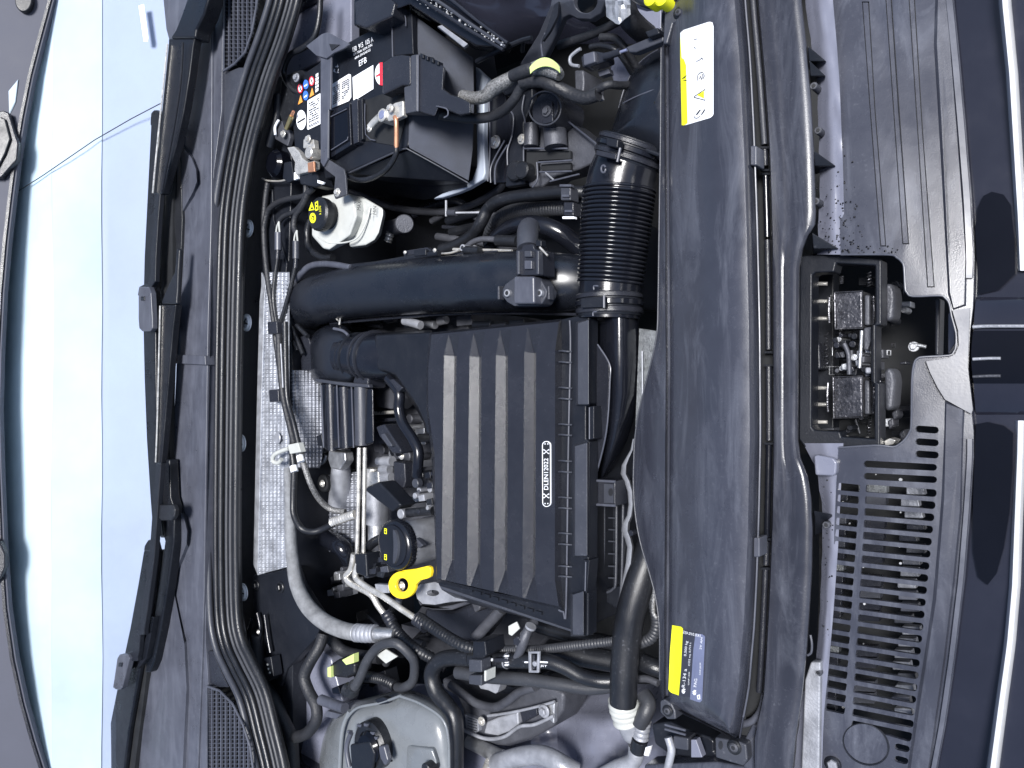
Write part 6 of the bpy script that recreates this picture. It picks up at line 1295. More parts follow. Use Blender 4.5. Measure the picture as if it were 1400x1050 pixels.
# raised boss in the middle
B1 = [(1302, 424), (1326, 421), (1323, 500), (1330, 560), (1328, 566), (1292, 546), (1282, 530), (1272, 510), (1266, 494), (1296, 490), (1306, 484), (1311, 472), (1310, 452)]
g_ = G(); g_.solid([(x, y, zg(x, y)+.005) for x, y in B1], [(x+(1 if x > 1300 else -1), y, zg(x, y)-.003) for x, y in B1]); g_.build('centre_boss', 'plastic_light', gp)
g_ = G(); g_.solid([(x, y, zg(x, y)+.003) for x, y in ((1294, 552), (1316, 560), (1312, 700), (1302, 800), (1290, 900), (1276, 1000), (1262, 1100), (1238, 1100), (1258, 960), (1280, 820), (1291, 680))], [(x, y, zg(x, y)) for x, y in ((1292, 548), (1319, 558), (1315, 700), (1305, 800), (1293, 900), (1279, 1000), (1265, 1100), (1233, 1100), (1253, 960), (1275, 820), (1287, 680))]); g_.build('raised_band', 'plastic_dusty', gp)
g_ = G(); g_.solid([(x, y, zg(x, y)+.003) for x, y in ((1284, -60), (1292, -60), (1300, 80), (1308, 180), (1316, 290), (1320, 350), (1318, 416), (1304, 421), (1299, 400), (1294, 300), (1288, 180), (1281, 60))], [(x, y, zg(x, y)) for x, y in ((1280, -60), (1294, -60), (1302, 80), (1310, 180), (1318, 290), (1322, 350), (1321, 418), (1303, 424), (1296, 402), (1291, 300), (1284, 180), (1277, 60))]); g_.build('raised_band', 'plastic_dusty', gp)
# round blank
(c_,) = k8((437, 915)); g_ = G(); plate(g_, ell(c_[0], c_[1], 33.5, 27.5, 40, .55), [ell(c_[0], c_[1], 31.5, 25.6, 40, .55)], lambda x, y: zg(x, y)+.0006, .001); g_.build('round_blank_rim', 'plastic', gp)
g_ = G(); plate(g_, ell(c_[0]-.6, c_[1]-1, 31, 25.2, 40, .55), [], lambda x, y: zg(x, y)+.0016, .002); g_.build('round_blank', 'plastic_dusty', gp)
t = thing('panel_screw', 'screw head cut off by the bottom edge below the round blank', 'screw', P(1137, 1046, -.04))
g_ = G(); g_.cyl(1137, 1047, zg(1137, 1047)+.004, 11, .005, 24, .3); g_.build('washer', 'plastic', t); g_ = G(); g_.cyl(1137, 1047, zg(1137, 1047)+.007, 7, .004, 6, .2); g_.build('screw_head', 'cast_light', t)
# parts behind the slots
t = thing('radiator_core', 'radiator core with black parts seen through the slots of the front panel', 'radiator', P(1200, 820, -.2))
gg = G(); gg.prism([(1120, 575), (1300, 570), (1300, 700), (1270, 900), (1240, 1090), (1110, 1090), (1120, 800)], -.14, .02); gg.build('core_backing', 'dark', t)
rr = random.Random(21)
for i in range(20):
    u = i/19; y = 662+i*16
    x0 = lerp(1184, 1166, u)-10
    if rr.random() < .85: g_ = G(); g_.prism([(x0, y-4), (x0+38, y-2), (x0+38, y+12), (x0, y+10)], -.085, .01); g_.build('core_fin_block', rr.choice(['plastic_mid', 'plastic_grey', 'plastic_mid', 'radiator']), t)
    if rr.random() < .9: g_ = G(); x1 = x0+rr.uniform(58, 72); g_.prism([(x1, y+2), (x1+24, y+3), (x1+26, y+15), (x1, y+14)], -.075+rr.uniform(-.01, .01), .01); g_.build('core_fin_block', rr.choice(['plastic_light', 'plastic_grey', 'plastic_mid', 'foil_dark', 'foil']), t, .001)
    if rr.random() < .6: g_ = G(); g_.prism([(x0-44, y-4), (x0-14, y-2), (x0-14, y+7), (x0-44, y+5)], -.075, .01); g_.build('core_fin_block', rr.choice(['plastic_mid', 'radiator', 'plastic_grey']), t, .001)
g_ = G()
for i in range(18):
    u = rr.random(); x = lerp(1140, 1268, rr.random()); y = lerp(640, 985, u); g_.cyl(x, y, -.066, rr.uniform(.7, 2.6), .002, 8)
tag(g_.build('bright_glints', 'chrome', t), kind='stuff')  # bright metal dots put in as glints behind the slots

# ================================================================== bonnet latch
t = thing('bonnet_latch', 'black bonnet latch frame with two metal blocks in the opening of the front panel', 'latch', P(1170, 480, -.1))
gg = G(); gg.prism([(1085, 340), (1320, 340), (1320, 620), (1085, 620)], -.20, .02); gg.build('cavity_floor', 'dark', t)
fr0 = [(1106, 353), (1204, 356), (1204, 609), (1104, 607)]; fr1 = [(1110, 375), (1198, 362), (1198, 602), (1109, 590)]
gg = G(); plate(gg, [(1093, 350), (1146, 346), (1205, 355), (1205, 444), (1197, 446), (1197, 522), (1203, 524), (1203, 610), (1100, 612), (1092, 600)], [[(1110, 376), (1114, 373), (1140, 372), (1143, 360), (1196, 363), (1196, 440), (1190, 446), (1190, 522), (1195, 526), (1195, 600), (1150, 597), (1148, 590), (1113, 588), (1109, 583)]], lambda x, y: -.045, .022); gg.build('latch_frame', 'plastic', t, .002)
gg = G(); gg.prism([(1109, 376), (1140, 373), (1140, 590), (1110, 586)], -.12, .02); gg.build('latch_base', 'plastic', t, .002)
for y in (388, 412, 435.5, 530.5, 553, 577): g_ = G(); g_.tube([(1116, y, -.075), (1131, y, -.075)], 2.6, -.07, 2, 10); g_.build('spring_pin', 'steel', t)
for (x0, y0, x1, y1) in ((1140, 397, 1179, 451), (1138, 513, 1179, 573)):
    gg = G(); gg.prism([(x0, y0+2), (x1, y0), (x1+1, y1-2), (x0+2, y1)], -.060, .03); b_ = gg.build('metal_block', 'block_metal', t, .002)
    g_ = G(); q_ = [(x0+1, y0+3), (x1, y0+1), (x1+.5, y1-2), (x0+2, y1-1), (x0+1, y0+3)]; g_.path([(P(x, y, -.059), .0009) for x, y in q_], 8); g_.build('block_edge', 'block_metal', b_)
    gg = G(); gg.prism([(x1+2, y0+6), (x1+10, y0+6), (x1+10, y1-6), (x1+2, y1-6)], -.063, .03); gg.build('block_cheek', 'cast', t, .002)
    g_ = G(); g_.tube([(x1+15, y0+8, -.06), (x1+16, (y0+y1)/2, -.058), (x1+15, y1-8, -.06)], 1.7, -.06, 3, 8); g_.build('block_spring', 'block_metal', t)
    g_ = G(); g_.tube([(x1+24, y0+8, -.06), (x1+25, (y0+y1)/2, -.058), (x1+24, y1-8, -.06)], 1.4, -.06, 3, 8); g_.build('block_spring', 'block_metal', t)
    g_ = G(); g_.tube([(x0-6, y0+10, -.06), (x0-7, (y0+y1)/2, -.058), (x0-6, y1-10, -.06)], 1.7, -.06, 3, 8); g_.build('block_spring', 'block_metal', t)
    gg = G(); gg.prism([(1208, y0-4), (1212, y0-12), (1222, y0-6), (1224, y0+10), (1221, y1-14), (1209, y1-10)], -.065, .03); gg.build('rubber_pad', 'cast', t, .004)
g_ = G(); g_.tube([(1178, 452, -.05), (1177, 475, -.05), (1175, 503, -.05)], 2.6, -.05, 4, 12); g_.build('release_rod', 'alu', t)
g_ = G(); g_.tube([(1154, 470, -.055), (1160, 485, -.055), (1161, 512, -.055)], 3.2, -.05, 4, 12); g_.build('release_lever', 'cast', t)
gg = G(); gg.prism([(1180, 448), (1192, 446), (1193, 462), (1186, 480), (1180, 478)], -.055, .03); gg.build('lever_plate', 'cast', t, .002)
gg = G(); gg.prism([(1182, 502), (1192, 502), (1192, 511), (1182, 511)], -.05, .03); gg.build('lever_plate', 'cast_light', t, .002)
for i in range(26):
    x, y = rr.uniform(1140, 1182), rr.uniform(456, 508); g_ = G()
    if i % 2: g_.cyl(x, y, -.075+rr.uniform(0, .02), rr.uniform(2, 5), .03, 12)
    else: g_.prism([(x, y), (x+rr.uniform(4, 11), y-2), (x+9, y+rr.uniform(4, 9)), (x+1, y+8)], -.075+rr.uniform(0, .02), .03)
    g_.build('latch_linkage', rr.choice(['alu', 'plastic', 'cast', 'plastic_mid']), t, .001)
for i in range(60):
    x, y = rr.uniform(1112, 1236), rr.uniform(372, 594); w_, h_ = rr.uniform(4, 22), rr.uniform(3, 12); z_ = rr.uniform(-.13, -.09); g_ = G()
    k_ = i % 4
    if k_ == 0: g_.prism([(x, y), (x+w_, y-1), (x+w_, y+h_), (x, y+h_)], z_, .02)
    elif k_ == 1: g_.tube([(x, y, z_), (x+rr.uniform(-3, 14), y+rr.uniform(6, 26), z_)], rr.uniform(.8, 2), z_, 2, 8)
    elif k_ == 2: g_.cyl(x, y, z_, rr.uniform(2, 6), .02, 14)
    else: g_.path([(P(px_, py_, z_), .0007) for px_, py_ in ((x, y), (x+w_, y), (x+w_, y+h_), (x, y+h_), (x, y))], 6)
    g_.build('mechanism_piece', rr.choice(['plastic', 'cast', 'plastic_mid', 'alu', 'plastic', 'block_metal']), t, .0008 if k_ == 0 else 0)
for (x, y0, y1) in ((1188, 372, 392), (1188, 576, 594), (1150, 378, 388), (1130, 455, 500)):
    g_ = G(); q_ = [(x+2.6*math.cos(k*1.3), y0+(y1-y0)*k/22, -.07+.003*math.sin(k*1.3)) for k in range(23)]; g_.tube(q_, .8, -.07, 2, 6); g_.build('coil_spring', 'block_metal', t)
gg = G(); gg.prism([(1108, 470), (1120, 468), (1122, 505), (1108, 506)], -.09, .03); gg.build('side_stop', 'plastic_mid', t, .002)
gg = G(); gg.prism([(1278, 408), (1286, 408), (1284, 486), (1278, 486)], -.09, .02); gg.build('crossbar', 'plastic_grey', t, .002)
bolt(1249, 474, -.11, 7, t, 'alu'); g_ = G(); g_.tube([(1244, 470, -.11), (1266, 474, -.11)], 2.5, -.1, 2, 10); g_.build('cable_end', 'alu', t)
gg = G(); gg.prism([(1299, 425), (1305, 440), (1306, 470), (1296, 484), (1296, 430)], -.075, .01); gg.build('pale_cheek', 'paint', t, .001)
g_ = G(); g_.tube([(1150, 595, -.06), (1170, 600, -.06), (1188, 599, -.06)], 2, -.06, 3, 10); g_.build('silver_clip', 'steel', t)
gg = G(); gg.prism([(1208, 603), (1216, 599), (1225, 602), (1220, 608), (1210, 610)], -.06, .02); gg.build('silver_clip', 'steel', t, .001)
for (x, y) in ((1212, 576), (1218, 564), (1228, 592)): gg = G(); gg.prism([(x, y), (x+9, y-6), (x+11, y+6), (x+3, y+12)], -.09, .02); gg.build('linkage_piece', 'cast', t, .002)

# ================================================================== bumper skin, chrome, emblem
def zb(x, y):
    e = interp(E, y); return -.052+.00001*max(0, x-e)-.02*abs((y-525)/525)**2
t = thing('front_bumper', 'glossy dark lilac painted front edge of the car at the right of the picture', 'bumper', P(1370, 525, -.1))
g_ = G(); rows = []
for y in range(-80, 1140, 20):
    e = interp(E, y); rows.append([P(e-6+(1460-e)*j/16, y, zb(e-6+(1460-e)*j/16, y)) for j in range(17)])
g_.grid(rows); g_.build('painted_skin', 'paint_dark', t, sharp=60)
for ys_, nm in ((list(range(-80, 375, 15)), 0), (list(range(575, 1140, 15)), 1)):
    tab = [(1365, -80), (1366, 0), (1376, 100), (1382, 200), (1388, 300), (1391, 375)] if not nm else [(1388, 575), (1387, 620), (1383, 720), (1380, 800), (1373, 880), (1362, 960), (1350, 1050), (1340, 1140)]
    g_ = G(); rows = []
    for y in ys_:
        x = interp(tab, y); rows.append([P(x-2, y, -.075), P(x, y, -.052), P(x+4, y, -.046), P(x+11, y, -.046), P(x+15, y, -.050), P(x+17, y, -.075)])
    g_.grid(rows); g_.build('chrome_strip', 'chrome', t, sharp=30)
for q in ([(1333, 310), (1337, 284), (1344, 268), (1356, 262), (1372, 266), (1382, 280), (1387, 330), (1388, 374), (1365, 396), (1338, 402), (1335, 350)], [(1334, 580), (1350, 577), (1372, 582), (1385, 592), (1384, 640), (1380, 700), (1372, 750), (1362, 785), (1350, 800), (1338, 790), (1331, 755), (1330, 690)]):
    g_ = G(); plate(g_, q, [], lambda x, y: zb(x, y)+.005, .006); g_.build('dark_reflection_plate', 'gloss_black', t)  # black plates paint the dark reflections in the glossy skin
t2 = thing('front_emblem_mount', 'glossy black emblem mount with bright lines at the right edge, middle height', 'emblem', P(1370, 490, -.06))
rows = []
for y in list(range(402, 574, 5)):
    v = (y-487)/85; zz = -.058+.018*math.sqrt(max(0, 1-v*v)); rows.append([P(1334 + 6*abs(v)**3, y, -.085), P(1331+4*abs(v)**3, y, zz)] + [P(1340+14*j, y, zz+.0001*j) for j in range(9)])
g_ = G(); g_.grid(rows); g_.build('emblem_housing', 'paint_dark', t2, sharp=60)
g_ = G(); rows = []
for y in range(452, 526, 4):
    v = (y-487)/85; zz = -.056+.018*math.sqrt(max(0, 1-v*v)); rows.append([P(1326+3*abs((y-487)/35)**2, y, zz-.01), P(1328+3*abs((y-487)/35)**2, y, zz)] + [P(1340+14*j, y, zz+.0001*j) for j in range(9)])
g_.grid(rows); g_.build('emblem_face', 'gloss_black', t2, sharp=60)
for y, x1, m_ in ((491, 1368, 'cast_light'), (515, 1368, 'cast'), (447, 1420, 'cast_light')):
    g_ = G(); v = (y-487)/85; zz = -.055+.018*math.sqrt(max(0, 1-v*v)); g_.tube([(1330, y, zz), (1352, y-1, zz), (x1, y-1, zz+.0001)], 2.2 if y != 447 else 2.5, 0, 4, 12); g_.build('emblem_line', m_, t2)

# rain drops left round the latch opening and on the carrier
t = thing('water_drops', 'scattered small water drops on the front panel above the latch opening', 'water drops', P(1150, 290, -.03))
g_ = G(); rr = random.Random(77)
for i in range(170):
    x = rr.gauss(1146, 13); y = 345-abs(rr.gauss(0, 55))
    if i > 120: x = rr.uniform(1150, 1235); y = rr.uniform(335, 347)
    if i > 145: x = rr.gauss(1133, 5); y = rr.uniform(650, 900)
    z = zg(x, y)+.0007 if x > interp(GLx, y)+2 else -.0335
    r_ = rr.uniform(.5, 1.5)*SC(x, y, z); c_ = P(x, y, z)
    g_.lathe((c_.x, c_.y, z-.0004), (0, 0, 1), [(0, r_), (r_*.4, r_*.85), (r_*.65, r_*.4)], 8)
tag(g_.build('drop_beads', 'gloss_black', t), kind='stuff')
# ================================================================== lower part of the bay
l6 = crop(560, 850, 4.667); l4 = crop(340, 850, 5.25)
t = thing('coolant_hoses_clamp', 'black double pipe holder gripping the two coolant hoses, lower middle', 'holder', P(650, 900, -.04))
gg = G(); gg.prism(l6((402, 125), (480, 125), (490, 215), (465, 240), (402, 235)), -.02, .04); gg.build('upper_jaw', 'plastic', t, .002)
gg = G(); gg.prism(l6((375, 240), (458, 245), (460, 325), (376, 322)), -.012, .02); gg.build('middle_jaw', 'plastic_grey', t, .002)
gg = G(); gg.prism(l6((376, 340), (460, 340), (458, 412), (376, 400)), -.016, .02); gg.build('lower_jaw', 'plastic_grey', t, .002)
gg = G(); gg.prism(l6((474, 312), (488, 312), (486, 382), (474, 380)), -.012, .02); gg.build('white_edge_tab', 'white_plastic', t, .001)
G1 = 'coolant hoses at the lower middle'
hose([(622, 1090, -.05), (623, 1040, -.05), (622, 985, -.05), (612, 965, -.05), (598, 948, -.05), (591, 930, -.05), (592, 915, -.05), (602, 903, -.05), (620, 899, -.05), (645, 900, -.05)], 11, 'thick black hose rising from the coolant tank and bending right into the pipe holder', k=24, n=10, group=G1)
hose([(645, 901, -.045), (690, 903, -.045), (735, 904, -.045), (752, 905, -.045), (774, 913, -.05), (796, 925, -.055), (820, 931, -.06), (842, 931, -.07)], 10, 'black coolant hose with two silver clamps running right to the radiator hose', k=24, n=10, group=G1)
hose([(626, 919, -.055), (667, 925, -.055), (721, 929, -.055), (764, 935, -.06), (806, 941, -.07), (842, 937, -.08)], 9, 'grey sheened black hose just below the clamped coolant hose', m='rubber_grey', k=24, group=G1)
hose([(655, 887, -.06), (690, 889, -.06), (735, 888, -.06), (790, 882, -.06), (845, 876, -.07)], 6.5, 'thin ribbed black hose just above the clamped coolant hose', m='rubber_grey', rib=.8, pitch=4, k=18, group=G1)
hose([(574, 846, -.045), (592, 858, -.045), (612, 871, -.045), (632, 882, -.045), (650, 888, -.05)], 8.5, 'black ribbed hose slanting down right to the pipe holder', k=20, rib=.7, pitch=5, group=G1)
hose([(529, 842, -.05), (545, 866, -.05), (566, 886, -.05), (590, 900, -.06), (610, 912, -.07)], 8, 'black ribbed hose slanting below the grey hose end', k=20, rib=.7, pitch=5, group=G1)
hose([(686, 833, -.09), (668, 852, -.09), (650, 872, -.09)], 7.5, 'short smooth dark pipe slanting under the air filter box', m='cast', name='pipe', cat='pipe', k=18)
hose([(750, 888, -.09), (790, 896, -.10), (840, 905, -.11)], 14, 'wide dark hose behind the thin ribbed hose', k=20)
hose([(735, 855, -.12), (780, 868, -.12), (840, 880, -.12)], 10, 'dark hose in the gap below the air filter box corner', k=18)
for i, (x, y) in enumerate(((578, 852), (532, 846))):
    g_ = G(); g_.tube([(x-8, y-6, -.045), (x+5, y+4, -.045)] if not i else [(x-4, y-8, -.05), (x+4, y+6, -.05)], 10 if not i else 8.5, -.045, 3, 20, 1, 5); one('hose_coupling', 'plastic_mid', ['dark ribbed coupling where the right bent metal pipe meets its hose', 'dark ribbed coupling where the left bent metal pipe meets its hose'][i], 'coupling', 'hose couplings', g_=g_)
# clamps
def sclamp(x0, x1, y, r_, lb):
    t = thing('spring_clamp', lb, 'hose clamp', P(x0, y, -.04), 'silver hose clamps')
    for x in (x0, x1):
        c0 = P(x, y, -.045); q = r_*SC(x, y, -.045); g_ = G(); g_.lathe(c0-Vector((.0012, 0, 0)), (1, 0, 0), [(0, q), (.0024, q)], 28); g_.build('clamp_ring', 'cast_light', t)
    gg = G(); gg.prism([(x0, y-3), (x1, y-3), (x1, y+3), (x0, y+3)], -.030, .01); gg.build('clamp_screw', 'plastic_mid', t, .002)
    return t
t1 = sclamp(674, 694, 903, 11, 'left silver clamp on the coolant hose beside the pipe holder')
g_ = G(); g_.tube([(666, 902, -.034), (673, 902, -.034)], 2, -.03, 1, 8); g_.build('white_dash', 'white', t1)
g_ = G()
for dy in (-7, -3, 1, 5): g_.prism([(690, 903+dy), (694, 903+dy), (694, 905.4+dy), (690, 905.4+dy)], -.031, .003)
g_.build('clamp_teeth', 'white', t1)
t1 = thing('spring_clamp', 'right silver clamp, a square pale frame on the coolant hose', 'hose clamp', P(731, 905, -.03), 'silver hose clamps')
gg = G(); plate(gg, l6((755, 190), (828, 190), (822, 328), (758, 326)), [l6((772, 205), (812, 205), (808, 312), (774, 310))], lambda x, y: -.030, .004); gg.build('clamp_frame', 'cast_light', t1, .001)
g_ = G(); (a_,) = l6((795, 270)); g_.cyl(*a_, -.028, 3.6, .006, 16); g_.build('clamp_screw', 'cast_light', t1)
g_ = G(); g_.tube([l6((795, 210))[0]+(-.03,), l6((795, 300))[0]+(-.03,)], 2, -.03, 2, 8); g_.build('clamp_bar', 'plastic_mid', t1)
g_ = G(); (a_, b_, c_, d_) = l6((735, 258), (755, 258), (835, 257), (880, 259)); g_.tube([a_+(-.033,), b_+(-.033,)], 1.1, -.03, 1, 6); g_.tube([c_+(-.033,), d_+(-.033,)], 1.2, -.03, 1, 6); g_.build('white_dash', 'white', t1)
tq('JST', (739, 912), (748, 913), (739, 908.5), -.033, 'white', t1)
# sensor plug under the filter box
t = thing('sensor_plug', 'silver grey sensor plug slanting under the air filter box with a white tag', 'sensor', P(718, 872, -.05))
g_ = G(); g_.tube([(731, 850, -.06, 6), (722, 862, -.045, 7), (716, 876, -.04, 8), (711, 890, -.04, 6.5), (704, 900, -.04, 3)], 7, -.04, 4, 20); g_.build('plug_body', 'cast', t)
for u_ in ((725, 858), (718, 870), (712, 885)):
    c0 = P(u_[0], u_[1], -.043); q = 8.2*SC(*u_); ax_ = (P(u_[0]+3, u_[1]-7, -.043)-c0); g_ = G(); g_.lathe(c0, ax_, [(0, q), (.003, q)], 20); g_.build('plug_ring', 'cast_light', t)
gg = G(); gg.prism(l6((628, 28), (680, 0), (700, 45), (650, 92), (630, 80)), -.035, .003); gg.build('white_tag', 'white_plastic', t, .001)
gg = G(); gg.prism(l6((655, 110), (690, 90), (715, 130), (690, 160), (660, 150)), -.032, .01); gg.build('plug_latch', 'plastic_mid', t, .002)
# bits in the dark gap left of the hoses
t = thing('ribbed_pump', 'dark grey pump housing in the gap below the hoses', 'pump', P(680, 940, -.15))
gg = G(); gg.prism([(610, 925), (640, 918), (700, 940), (745, 920), (770, 930), (760, 950), (690, 965), (640, 955)], -.16, .05); gg.build('housing', 'plastic', t, .004)
gg = G(); gg.prism(l6((430, 395), (530, 390), (580, 395), (560, 450), (545, 462), (500, 440), (450, 430)), -.10, .02); gg.build('brown_lug', 'cast_light', t, .002)
# engine mount
t = thing('engine_mount', 'big grey cast engine mount with bolt at the bottom middle', 'engine mount', P(700, 980, -.12))
Om = l6((200, 360), (280, 375), (330, 440), (420, 500), (520, 520), (620, 490), (700, 430), (780, 395), (930, 425), (985, 460), (980, 570), (920, 670), (760, 760), (630, 800), (560, 795), (400, 740), (350, 700), (335, 560), (300, 480), (210, 430))
gg = G(); gg.prism(Om, -.115, .06); gg.build('mount_body', 'cast', t, .006, 3)
gg = G(); gg.prism(l6((350, 590), (435, 625), (440, 700), (400, 720), (360, 690)), -.108, .01); gg.build('number_pad', 'cast_light', t, .001)
for k in range(5): (a_, b_) = l6((370, 612+k*17), (430, 630+k*17)); g_ = G(); g_.path([(P(*a_, -.1075), .0004), (P(*b_, -.1075), .0004)], 6); g_.build('cast_number_line', 'plastic', t)
g_ = G(); g_.tube([p+(-.10,) for p in l6((260, 400), (340, 460), (430, 520), (540, 545), (620, 510), (700, 450), (800, 415))], 6, -.1, 6, 16); g_.build('pipe_over_mount', 'cast', t)
gg = G(); gg.prism(l6((490, 640), (560, 610), (690, 575), (695, 660), (640, 700), (560, 730), (470, 715)), -.108, .01); gg.build('recess_web', 'cast_light', t, .003)
g_ = G(); g_.tube([p+(-.104,) for p in l6((345, 690), (480, 745), (600, 735), (700, 670), (800, 655), (920, 600))], 2.5, -.1, 6, 10); g_.build('mount_rib', 'cast_light', t)
g_ = G(); g_.tube([p+(-.104,) for p in l6((500, 600), (640, 580), (800, 545), (925, 510))], 2, -.1, 6, 10); g_.build('mount_rib', 'cast_light', t)
gg = G(); gg.prism(l6((700, 570), (810, 545), (815, 600), (720, 650)), -.109, .01); gg.build('recess_web', 'plastic_mid', t, .002)
gg = G(); gg.prism(l6((822, 545), (925, 520), (920, 655), (880, 620), (830, 600)), -.106, .01); gg.build('bolt_seat', 'alu', t, .002)
(a_,) = l6((855, 572)); bolt(*a_, -.10, 9, t, 'cast_light'); (a_,) = l6((458, 635)); bolt(*a_, -.103, 6, t)
# lower silver pipes
t = cable([p for p in l6((560, 905, -.10), (640, 880, -.09), (740, 855, -.09), (830, 850, -.09), (900, 870, -.09), (980, 915, -.09), (1060, 960, -.10))], 13, 'wide silver pipe curving along the bottom edge below the engine mount', 'cast_light', 'metal_pipe', 'pipe', k=24)
cable([p for p in l6((380, 760, -.12), (460, 800, -.12), (540, 845, -.11), (590, 865, -.11))], 10, 'silver casting arm pointing to the engine mount at the bottom edge', 'alu', 'cast_strut', 'strut', k=20)
cable([p for p in l6((520, 900, -.10), (500, 960, -.10))], 9, 'short metal union at the bottom edge left of the silver pipe', 'steel', 'metal_union', 'union', k=16)
cable([(870, 1020, -.09), (866, 1040, -.09), (840, 1052, -.09), (800, 1075, -.09)], 11, 'silver pipe at the bottom edge below the radiator hose collar', 'cast_light', 'metal_pipe', 'pipe', k=24)
t = thing('pipe_coupling', 'silver pipe coupling with black ring below the radiator hose collar', 'coupling', P(878, 1000, -.07))
g_ = G(); g_.tube([(880, 985, -.075), (876, 1010, -.075)], 11, -.07, 3, 20, 1.5, 6); g_.build('coupling_body', 'cast_light', t)
g_ = G(); g_.tube([(875, 1010, -.075), (872, 1026, -.078)], 11, -.07, 3, 20); g_.build('black_ring', 'rubber', t)
gg = G(); gg.prism(f8((235, 970), (255, 965), (245, 1005), (228, 1000)), -.06, .004); gg.build('white_tab', 'white', t)
hose([(874, 990, -.07), (882, 975, -.07), (886, 962, -.075), (880, 950, -.08)], 11, 'dark elbow hose between the collar and the lower screw', m='rubber_grey', k=20)
t = thing('latch_cable_bracket', 'black bracket with pale bars below the lower left screw of the cover', 'bracket', P(930, 1010, -.04))
gg = G(); gg.prism(f8((255, 880), (330, 870), (390, 900), (480, 930), (500, 945), (500, 985), (530, 1010), (525, 1040), (400, 1010), (330, 1000), (270, 960)), -.05, .03); gg.build('bracket_body', 'plastic', t, .003)
for Y in (888, 905): (a_, b_) = f8((310, Y-6), (390, Y+16)); g_ = G(); g_.tube([a_+(-.022,), b_+(-.022,)], 1.6, -.02, 1, 8); g_.build('pale_bar', 'plastic_light', t)
gg = G(); gg.prism(f8((340, 925), (400, 935), (400, 985), (340, 975)), -.03, .02); gg.build('grey_block', 'plastic_grey', t, .002)
gg = G(); gg.prism(f8((410, 940), (430, 940), (455, 1010), (410, 1010)), -.028, .01); gg.build('pale_triangle', 'paint', t, .001)
g_ = G(); g_.tube([p+(-.03,) for p in f8((322, 930), (335, 975), (330, 1010), (318, 1060))], 5.5, -.03, 4, 14); g_.build('bright_cable', 'cast_light', t)
gg = G(); gg.prism([(880, 1046), (925, 1044), (980, 1042), (1040, 1052), (1040, 1100), (880, 1100)], -.03, .03); one('lower_corner_panel', 'plastic_dusty', 'grey panel along the bottom edge below the radiator cover', 'panel', g_=gg, bevel=.003)
gg = G(); gg.prism([(1016, 1014), (1028, 990), (1036, 992), (1034, 1056), (1016, 1050)], -.020, .03); one('corner_filler', 'plastic_dusty', 'grey corner piece right of the larger screw', 'panel', g_=gg, bevel=.002)
# coolant tank
t = thing('coolant_tank', 'milky grey green coolant expansion tank at the bottom edge, left of centre', 'coolant tank', P(545, 1010, -.1))
g_ = G(); g_.pillow([(452, 985), (470, 962), (498, 955), (530, 947), (552, 942), (580, 950), (608, 966), (622, 992), (628, 1030), (630, 1075), (600, 1110), (530, 1120), (450, 1110), (436, 1060), (440, 1015)], -.085, -.022, (535, 1040), 12, .42); g_.build('tank_body', 'tank', t, sharp=80)
g_ = G(); g_.tube([(548, 952, -.022), (575, 962, -.022), (604, 982, -.022), (613, 1010, -.024), (614, 1060, -.024)], 2, -.02, 6, 10); g_.tube([(472, 985, -.024), (488, 968, -.022), (520, 961, -.022), (548, 951, -.022)], 2, -.02, 6, 10); g_.tube([(478, 972, -.024), (468, 1000, -.022), (464, 1060, -.022)], 3, -.02, 6, 10); g_.build('tank_seam', 'tank', t)
g_ = G(); g_.solid([p+(-.018,) for p in [(560, 1020), (590, 1024), (596, 1040), (596, 1090), (556, 1090)]], [p+(-.03,) for p in [(552, 1014), (598, 1020), (602, 1040), (602, 1090), (548, 1090)]]); g_.build('tank_bulge', 'tank', t, .004)
g_ = G(); g_.cyl(502, 1022, -.002, 33, .03, 40, .15); g_.build('cap_ring', 'rubber', t)
g_ = G(); g_.cyl(500, 1024, .006, 22, .02, 32, .2); g_.build('cap', 'gloss_black', t)
g_ = G(); g_.tube([(480, 1002, .003), (474, 1022, .003), (478, 1048, .003)], 3.4, 0, 5, 10); g_.build('cap_grip', 'plastic_light', t)
gg = G(); gg.prism(l4((925, 895), (970, 890), (1000, 1000), (975, 1040), (940, 980)), .004, .01); gg.build('cap_grip', 'plastic_light', t, .003)
for X, Y in ((790, 745), (840, 740), (885, 800), (905, 835), (720, 790)): (a_,) = l4((X, Y)); gg = G(); gg.prism([(a_[0]-3, a_[1]-2), (a_[0]+3, a_[1]-1), (a_[0]+2, a_[1]+3), (a_[0]-3, a_[1]+2)], .001, .004); gg.build('cap_symbol', 'plastic_light', t, .001)
gg = G(); gg.prism([(478, 1018), (505, 1014), (512, 1030), (506, 1070), (488, 1075), (480, 1050)], .008, .006); gg.build('cap_centre', 'plastic', t, .003)
g_ = G(); g_.cyl(581, 1052, -.004, 8, .02, 20); g_.build('filler_plug', 'rubber', t)
hose([p for p in l4((760, 470, -.02), (800, 400, -.02), (850, 280, -.02), (920, 190, -.02), (990, 155, -.02), (1070, 160, -.02), (1150, 230, -.03), (1190, 300, -.04), (1180, 420, -.05), (1120, 470, -.05), (1070, 470, -.06))], 6.5, 'black hose arching above the coolant tank round the data tag', k=20, m='rubber_grey')
hose([p for p in l4((700, 480, -.03), (740, 500, -.03), (760, 460, -.02))], 9, 'thick hose end joining the arching hose left of the coolant tank', k=20)
hose([p for p in l4((840, 395, -.06), (900, 400, -.06), (980, 420, -.06), (1050, 460, -.06))], 7.5, 'ribbed hose joint above the coolant tank cap', rib=1, pitch=4, k=20)
gg = G(); gg.prism(l4((918, 240), (985, 198), (1068, 250), (985, 300)), -.03, .002); t1 = one('data_tag', 'white_plastic', 'small pale diamond tag above the coolant tank', 'tag', g_=gg)
